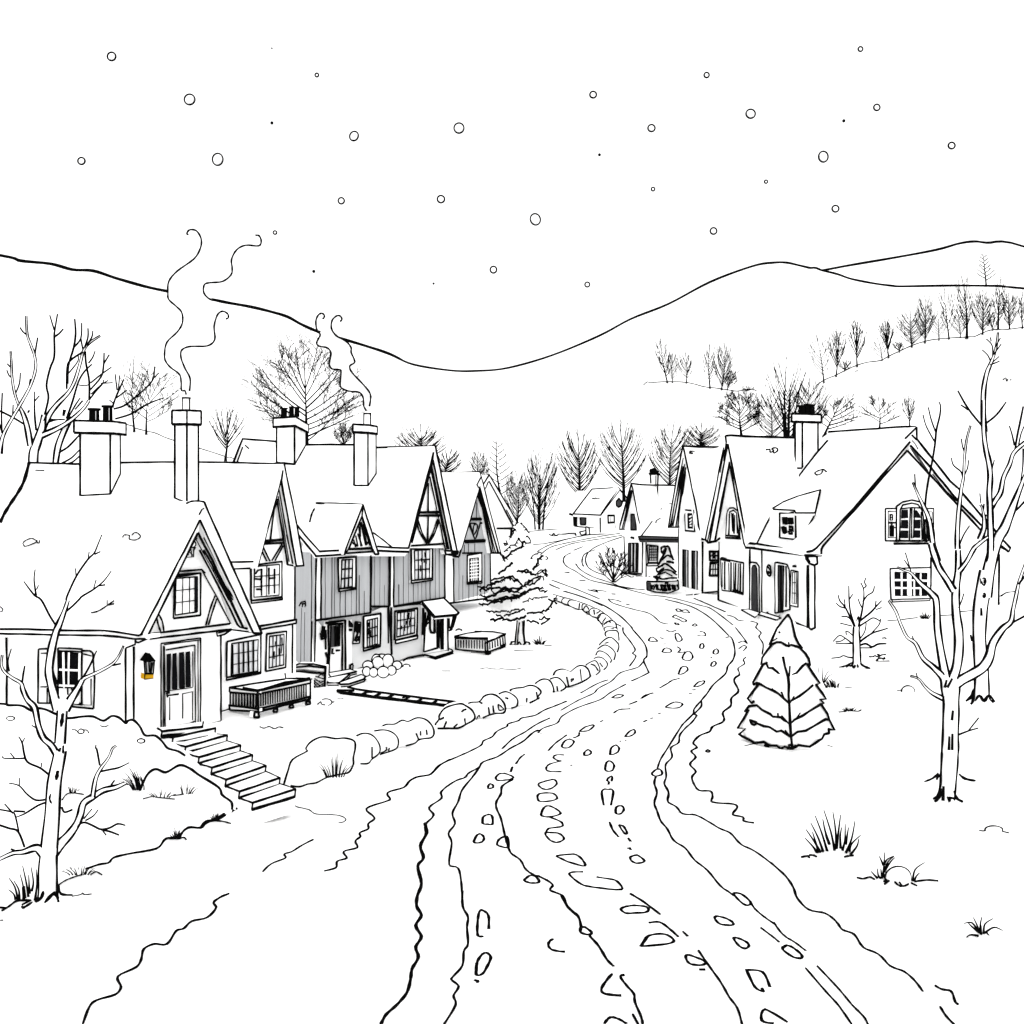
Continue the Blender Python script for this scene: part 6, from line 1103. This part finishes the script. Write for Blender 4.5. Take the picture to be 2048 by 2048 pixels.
def T(t, base, top, wid, Y, kind, label, group, **k):
    s = TILE[t][2]/1932; return grow(label, tl(t, base)[0], tl(t, top)[0], wid*s, Y, kind, group, **k)
g1 = 'bare trees along the right hill slope'; YS = 199.4
T('W', '385,1212', '332,860', 175, YS, 'fan', 'leftmost leaning fan shaped tree of the right slope row', g1, wt=3, wb=1.7, n=16)
T('W', '480,1162', '492,815', 140, YS, 'vase', 'slender vase shaped tree next to the leftmost slope tree', g1, wt=3, wb=1.7)
T('W', '545,1120', '550,1045', 110, YS, 'bush', 'tiny bush between the slope trees', g1, wt=1.6, wb=1.2, ws=.8)
T('W', '642,1085', '632,748', 150, YS, 'vase', 'open branched lone tree on the lower right slope', g1, wt=3.2, wb=2, n=12)
T('W', '835,1040', '800,875', 120, YS, 'dense', 'leaning shrub at the left of a round crowned slope tree', g1, wt=2, wb=1.2, n=22, ws=.9)
T('W', '885,1016', '858,742', 125, YS, 'vase', 'round crowned tree in the middle of the slope row', g1, wt=3.2, wb=1.8, n=14)
T('W', '970,975', '955,900', 80, YS, 'bush', 'twiggy bush at the left foot of the dense slope thicket', g1, wt=1.5, wb=1.2, ws=.8)
T('W', '1065,935', '1055,668', 235, YS, 'dense', 'broad dense thicket tree on the right slope', g1, wt=3, wb=1.5, n=60, ws=1)
T('W', '1167,902', '1165,552', 150, YS, 'dense', 'pointed dense tree rising above the thicket', g1, wt=3, wb=1.5, n=52, ws=1)
T('W', '1275,882', '1265,668', 130, YS, 'dense', 'small pale dense tree right of the pointed one', g1, wt=2, wb=1.1, n=36, ws=.8)
T('W', '1352,872', '1312,485', 140, YS, 'fan', 'thin stemmed tall tree with high fan crown on slope', g1, wt=3, wb=1.6, n=16)
T('W', '1440,862', '1415,645', 145, YS, 'dense', 'rounded bush left of the thickest slope trunk', g1, wt=2, wb=1.3, n=36, ws=.9)
T('W', '1490,867', '1450,408', 150, YS, 'fan', 'tallest dark trunked tree breaking the ridge line', g1, wt=5, wb=1.8, n=26)
T('W', '1612,836', '1615,508', 170, YS, 'dense', 'brush shaped dense tree near the right edge slope', g1, wt=3, wb=1.5, n=60, ws=1)
T('W', '1732,798', '1752,412', 120, YS, 'fan', 'forked tree crossing the ridge line at far right', g1, wt=4, wb=1.8, n=20)
T('W', '1820,796', '1818,522', 155, YS, 'dense', 'full crowned dense tree at the far right slope', g1, wt=3, wb=1.4, n=56, ws=1)
T('W', '1690,808', '1670,690', 90, YS, 'bush', 'faint bush between the brush tree and forked tree', g1, wt=1.2, wb=1, ws=.7)
T('W', '1920,790', '1920,530', 70, YS, 'fan', 'tree cut by the right picture edge on the slope', g1, wt=2.6, wb=1.5, n=18)
T('W', '1640,466', '1615,216', 125, 399, 'feather', 'lone feathery tree standing on the far ridge', g1, wt=3, wb=2.2)
g2 = 'bare trees on the distant knoll'; YK = 249.5
T('V', '520,632', '470,305', 125, YK, 'fan', 'leftmost tall leaning tree on the knoll', g2, wt=3.2, wb=1.8, n=18)
T('V', '560,632', '565,405', 95, YK, 'dense', 'short dense tree second on the knoll', g2, wt=2, wb=1.3, n=30, ws=.9)
T('V', '668,635', '660,410', 115, YK, 'fan', 'short fan tree third on the knoll', g2, wt=2.6, wb=1.4, n=22)
T('V', '850,674', '850,350', 115, YK, 'fan', 'upright narrow tree in the middle of the knoll', g2, wt=3.2, wb=1.7, n=18)
T('V', '940,686', '962,340', 140, YK, 'dense', 'full oval tree at the right of the knoll', g2, wt=3.2, wb=1.5, n=46, ws=1)
T('V', '985,682', '1035,540', 100, YK, 'bush', 'leaning low bush right of the oval knoll tree', g2, wt=2, wb=1.2, ws=.8)
T('V', '1140,702', '1135,662', 130, YK, 'bush', 'faint low scrub at the right end of the knoll', g2, wt=1, wb=.9, ws=.7)
g3 = 'bare trees behind the right cottages'
T('V', '1095,1060', '1075,720', 330, 92, 'round', 'spreading tree behind the left end of the right cottage roof', g3, wt=6, wb=2.2, n=16)
T('V', '1450,1100', '1440,455', 350, 95, 'multi', 'tallest dark many stemmed tree behind the right cottage chimney', g3, wt=6, wb=2.9, n=22, ws=1.3)
T('V', '1330,1090', '1320,720', 300, 97, 'dense', 'shaded thicket left of the tallest tree behind the chimney', g3, wt=3, wb=1.7, n=50)
T('V', '1610,1060', '1620,600', 330, 96, 'dense', 'rounded thicket directly behind the right cottage chimney', g3, wt=3, wb=1.7, n=64)
T('W', '390,1620', '540,1325', 330, 90, 'round', 'arching tree just right of the right cottage chimney', g3, wt=5, wb=2.2, n=10)
T('W', '815,1580', '805,1312', 240, 90, 'round', 'small open tree behind the middle of the wide ridge', g3, wt=4, wb=1.9, n=8)
T('W', '1050,1560', '1040,1322', 115, 90, 'vase', 'slim shrub behind the gable end of the wide ridge', g3, wt=3, wb=1.8, n=9)
T('V', '540,1460', '570,955', 340, 105, 'dense', 'wide fan shaped tree behind the low cottage chimney', g3, wt=4.5, wb=2, n=70)
T('V', '770,1180', '790,950', 290, 107, 'fan', 'pale low fan tree behind the steep narrow roof', g3, wt=3, wb=1.8, n=44)
T('G', '1680,960', '1640,190', 440, 120, 'fan', 'tall twin stemmed tree behind the far cottage', g3, wt=7, wb=2.6, n=40)
g4 = 'bare trees in the middle distance'
T('G', '1250,1020', '1230,295', 400, 141, 'fan', 'broad dark trunked fan tree beside the far cottage', g4, wt=7, wb=2.5, n=44)
T('G', '860,1240', '890,470', 340, 146, 'multi', 'many stemmed spreading tree in the middle of the valley', g4, wt=4, wb=2, n=56)
T('G', '652,1180', '640,698', 230, 148, 'dense', 'fine hatched oval tree left of the valley trees', g4, wt=3.4, wb=1.3, n=80, ws=.9)
T('G', '505,1000', '450,375', 260, 110, 'feather', 'sparse feathery tree behind the half hidden white gable', g4, wt=5, wb=2, n=16)
T('G', '275,760', '270,495', 170, 100, 'dense', 'small brush tree above the small grey house ridge', g4, wt=2.4, wb=1.8, n=30)
T('G', '325,900', '340,590', 100, 101, 'dense', 'faint twiggy tree right of the small grey house ridge', g4, wt=2, wb=1.3, n=24)
T('E', '1160,640', '1160,240', 470, 80, 'fan', 'fan shaped tree rising behind the grey boarded house ridge', g4, wt=4, wb=2, n=60)
T('E', '1370,780', '1460,480', 250, 82, 'fan', 'fan shaped bush at the right of the grey boarded gable', g4, wt=3, wb=2, n=36)
g5 = 'bare trees behind the left cottages'
T('U', '790,1760', '760,690', 860, 74, 'round', 'great round oak rising behind the paired left chimneys', g5, wt=10, wb=3, n=20, ws=1.3)
T('U', '1140,1650', '1150,1430', 190, 72, 'bush', 'fine round bush left of the smoking chimney', g5, wt=2, wb=1.2, n=18, ws=.9)
T('C', '730,560', '740,85', 400, 93, 'vase', 'small sparse tree on the bank between left chimneys', g5, wt=5, wb=2.4, n=14)
T('T', '1037,1770', '1040,1220', 220, 94, 'fan', 'upright thin tree on the bank left of the tall chimney', g5, wt=4, wb=1.8, n=18)
T('T', '1130,1790', '1190,1310', 330, 94, 'round', 'wispy windblown tree on the bank beside the tall chimney', g5, wt=4, wb=1.8, n=10)
# ornamental little trees at the right hand row
Yb = GR.Y(1225, 1165)
T('X', '875,258', '870,-10', 250, Yb, 'bush', 'small bare ornamental tree on the verge before the low cottage', 'ornamental trees', wt=7, wb=2.6, n=10, ws=1.8)

# ================================================================ CONIFERS
def hwid(prof, v):
    for (v0, a), (v1, c) in zip(prof, prof[1:]):
        if v0 <= v <= v1: return a + (c - a)*(v - v0)/max(1e-6, v1 - v0)
    return prof[-1][1] if v > prof[-1][0] else prof[0][1]
class ConeSurf:
    def __init__(s, uc, prof, Y): s.uc, s.p, s.Yc = uc, prof, Y
    def at(s, u, v, off=0.0):
        d = 0.0; Xc = (s.uc - HU)/F*s.Yc
        for _ in range(12):                       # meet the line of sight with the cone
            z = CAMZ - (v - HV)/F*(s.Yc - d); R = max(2.0, hwid(s.p, HV + (CAMZ - z)/s.Yc*F))/F*s.Yc
            x = max(-1, min(1, ((u - HU)/F*(s.Yc - d) - Xc)/R)); d = .5*d + .5*R*.9*math.sqrt(1 - x*x)
        return unp(u, v, s.Yc - d - off)
def cone_body(b, uc, prof, Y, n=24):
    rows = []
    for v, h in prof:
        c = unp(uc, v, Y); R = h/F*Y*.985; rows.append([Vector((c.x + R*math.cos(2*math.pi*i/n), c.y + R*.9*math.sin(2*math.pi*i/n), c.z)) for i in range(n)])
    for r0, r1 in zip(rows, rows[1:]):
        for i in range(n): j = (i+1) % n; b.face([r0[i], r0[j], r1[j], r1[i]])
    b.face(rows[0]); b.face(rows[-1])
YC = GR.Y(1580, 1478); ct = thing('snowy_conifer', 'young layered conifer heaped with snow right of the road', 'tree', GR.at(1580, 1490))
tiers = [('850,620 800,680 740,760 700,850 670,920|690,910 740,890 780,890 830,920 860,930 880,915 930,930 985,950|850,620 885,680 920,840 950,900 990,950', [(1229, 2), (1245, 14), (1270, 22), (1297, 34)]),
 ('690,915 640,980 600,1040 590,1110|600,1110 640,1090 660,1140 700,1140 760,1190 840,1240 850,1225|850,1222 930,1190 990,1120 1020,1095 1065,1115|950,930 1020,1000 1050,1050 1065,1115', [(1285, 30), (1310, 44), (1330, 50)]),
 ('610,1100 560,1190 510,1280 515,1300 550,1285 570,1290 640,1330 720,1365 760,1390 800,1430 855,1475|1030,1095 1090,1190 1160,1290 1120,1300|860,1470 900,1445 960,1410 1040,1350 1090,1305', [(1320, 48), (1345, 60), (1369, 70)]),
 ('560,1300 500,1380 460,1435 500,1480 520,1460|430,1560 470,1510 550,1500 600,1545 680,1585 705,1610 780,1615 865,1690|1120,1300 1180,1380 1220,1440 1160,1445 1200,1480 1165,1490|870,1690 910,1640 990,1600 1050,1560 1165,1490', [(1360, 66), (1380, 76), (1400, 80), (1412, 82)]),
 ('470,1540 420,1630 365,1720 440,1725 375,1782|480,1640 500,1680 520,1690 550,1675 610,1700 670,1710 740,1755 785,1745 870,1805|1170,1490 1230,1580 1250,1640 1300,1740 1245,1730 1250,1775|875,1805 940,1755 1020,1745 1100,1700 1210,1635 1250,1640|480,1640 545,1665', [(1400, 78), (1430, 92), (1456, 100)]),
 ('380,1780 410,1800 470,1830 530,1865 620,1855 680,1890 740,1890 780,1920 820,1900 880,1925 950,1885 1060,1900 1120,1860 1180,1820 1200,1780 1245,1770|620,1880 670,1905', [(1450, 96), (1470, 92), (1488, 78), (1498, 60)])]
for i, (ss, prof) in enumerate(tiers):
    b = MB(); cone_body(b, 1577, prof, YC); sf = ConeSurf(1577, prof, YC)
    for s in ss.split('|'):
        p = tl('K', s)
        b.ink(sf, p, 4.4, False, off=.06)
    o = b.build('snowy_bough', ct)
b = MB(); sf = ConeSurf(1577, [(1300, 40), (1340, 54), (1400, 80), (1456, 100), (1500, 100)], YC)
for s, ww in (('800,1030 820,1130 850,1225 858,1300 855,1400 862,1500 870,1690 875,1760 885,1860 890,1900', 5), ('868,1120 862,1220', 3.6), ('785,1370 810,1430 860,1480', 3.6), ('910,1410 870,1475', 3.2), ('750,1575 755,1615', 3.6), ('785,1600 870,1690', 3.4), ('970,1570 920,1640', 3), ('820,1740 870,1800', 3.2), ('850,1890 900,1870', 5), ('840,1910 890,1915 930,1890', 6), ('695,1340 715,1365', 3.4), ('855,890 860,930', 3.4), ('770,790 762,800', 4), ('645,1080 640,1110', 3.4), ('700,880 745,850', 2.4)): b.ink(sf, tl('K', s), ww, off=.16)
b.build('stem', ct)
# mid spruce with ragged dark boughs
YM = GR.Y(1044, 1287); sp = thing('snowy_spruce', 'large ragged spruce laden with snow on the lawn beside the road', 'tree', GR.at(1044, 1287))
b = MB(); b.limb(Front(YM), tl('X', '155,730,75 155,640,58 160,540,50'), 3.6, 5); b.ink(Front(YM - .3), tl('X', '150,560 140,640 135,720'), 2.6, True); b.ink(Front(YM - .3), tl('X', '175,550 178,640 190,720'), 2.6, True)
for s in ('80,735 90,710 120,705 115,735 85,738', '130,735 150,710 165,735', '180,735 205,710 225,715 230,730'): b.ink(Front(YM - .35), tl('X', s), 3.6)
b.build('trunk', sp)
mid = [(1044, 4), (1062, 16), (1080, 26), (1100, 40), (1135, 56), (1165, 70), (1200, 78), (1225, 74), (1240, 50)]
prf = [(1046, 3), (1065, 15), (1080, 21), (1100, 33), (1130, 46), (1165, 58), (1195, 68), (1212, 66), (1228, 52), (1238, 22)]
cb = MB(); cone_body(cb, 1040, prf, YM); sf = ConeSurf(1040, [(1040, 14), (1060, 30), (1100, 52), (1150, 74), (1200, 86), (1245, 80)], YM)
rr = random.Random(5)
def ragged(s, w=5.5, spur=1.0):
    p = wob(tl('G', s), 1.6, 4); 
    p = [(u, v + rr.uniform(-1.6, 1.6)) for u, v in p]
    cb.ink(sf, p, w, False, off=.05)
    for (u, v) in p[::2]:
        l = rr.uniform(2, 7)*spur; a = rr.uniform(-.6, 1.3); cb.ink(sf, [(u, v), (u + l*math.cos(a)*rr.choice((-1, 1)), v + l*abs(math.sin(a)))], rr.uniform(1.5, 2.6), off=.06)
for s, w in (('650,1180 600,1220 630,1250 590,1330 620,1240', 3.4), ('680,1190 740,1250 760,1290', 4), ('660,1330 640,1390 570,1420 520,1470', 4), ('665,1330 690,1370 780,1385', 5), ('700,1370 690,1430', 7), ('740,1310 770,1345', 5), ('680,1430 600,1460 560,1510 520,1530', 6), ('520,1380 560,1390 540,1360', 4), ('600,1570 560,1610 510,1650 470,1680', 6), ('900,1500 850,1540 840,1600 800,1640', 7), ('660,1650 700,1660 740,1640 790,1680 830,1690', 6), ('840,1680 900,1640 950,1700 890,1660 940,1710', 4), ('490,1490 520,1510', 6), ('400,1740 470,1720 600,1700', 5.5), ('600,1700 650,1730 700,1790', 5), ('400,1770 500,1740 590,1715', 4.5), ('720,1790 760,1740 800,1750 770,1790 730,1780', 4.5), ('800,1780 840,1740 880,1700', 5), ('400,1780 400,1840 440,1870', 4), ('560,1840 620,1860 700,1820', 6), ('700,1860 780,1830 850,1820 870,1850 940,1840', 5), ('340,1910 420,1890 500,1830 540,1830', 7), ('470,1920 540,1900 600,1930', 6), ('610,1880 680,1890 760,1850', 5), ('500,1500 530,1560', 5), ('780,1530 800,1500 860,1470', 4)):
    ragged(s, w*.62, .9)
def ragx(s, w):
    p = [(u + rr.uniform(-1, 1), v + rr.uniform(-2, 2)) for u, v in wob(tl('X', s), 1.2, 4)]; cb.ink(sf, p, w*.62, False, off=.05)
    for (u, v) in p[::2]: l = rr.uniform(2, 6); cb.ink(sf, [(u, v), (u + rr.uniform(-l, l), v + rr.uniform(-1, l))], rr.uniform(1.6, 2.8), off=.06)
for s, w in (('-170,290 -60,270 60,215 150,250', 5), ('-160,310 -80,300 40,290 150,300 200,270', 6), ('-60,390 60,375 160,350 230,310 330,290', 6), ('-120,380 -40,400 20,395', 5.5), ('-160,415 -60,410 60,380 150,370', 5.5), ('180,410 230,375 300,370 370,355', 4), ('190,270 250,230 320,205', 5), ('-110,470 0,480 50,465', 5), ('50,500 120,480 190,460', 5), ('60,480 150,450', 4.5), ('210,490 280,490 350,470 400,410', 6), ('370,380 420,400 440,420', 5.5), ('-70,540 20,530 80,545 150,530 200,510', 7), ('210,540 270,555 300,570', 6), ('300,540 340,520 390,530 330,560 320,575', 5.5), ('-30,500 20,520', 5), ('140,160 200,170 260,190', 6), ('290,180 350,150 370,200', 4), ('0,330 60,300 110,320', 5), ('-150,350 -100,380', 5), ('310,205 340,230', 4)): ragx(s, w)
cb.build('boughs', sp)
# little spruce in its tub
YT = 65.2; ls = thing('snowy_spruce', 'tiny snow draped spruce standing in the staved tub', 'tree', unp(1332, 1163, YT)); lp = [(1093, 8), (1110, 12), (1126, 14), (1130, 10), (1145, 18), (1160, 21)]
b = MB(); cone_body(b, 1333, lp, YT, 16); sf = ConeSurf(1333, [(1090, 12), (1165, 26)], YT)
for s, ww in (('590,1440 600,1420 640,1415 665,1420 690,1500 710,1545', 4), ('590,1440 600,1480 620,1450 640,1430', 3.4), ('640,1430 610,1500 580,1560 560,1590', 4.4), ('600,1545 650,1500 690,1520', 3.2), ('640,1560 690,1565 712,1575', 4), ('545,1630 590,1600 630,1580 680,1610 735,1660', 3.6), ('545,1640 560,1660 620,1620', 3.4), ('560,1680 620,1640 690,1650 740,1690', 3.2), ('550,1690 640,1660', 2.8), ('540,1700 600,1730 680,1720 740,1720', 3.4), ('545,1740 580,1700', 3.4), ('640,1670 700,1700', 2.8), ('560,1610 610,1600', 3), ('520,1705 560,1735', 4)): b.ink(sf, tl('H', s), ww, True, off=.06)
b.build('boughs', ls); b = MB(); b.tube([unp(1333, 1168, YT), unp(1333, 1155, YT)], .12, 'K'); b.build('trunk', ls)
print('objects', len(bpy.data.objects), 'faces', sum(len(m.polygons) for m in bpy.data.meshes))
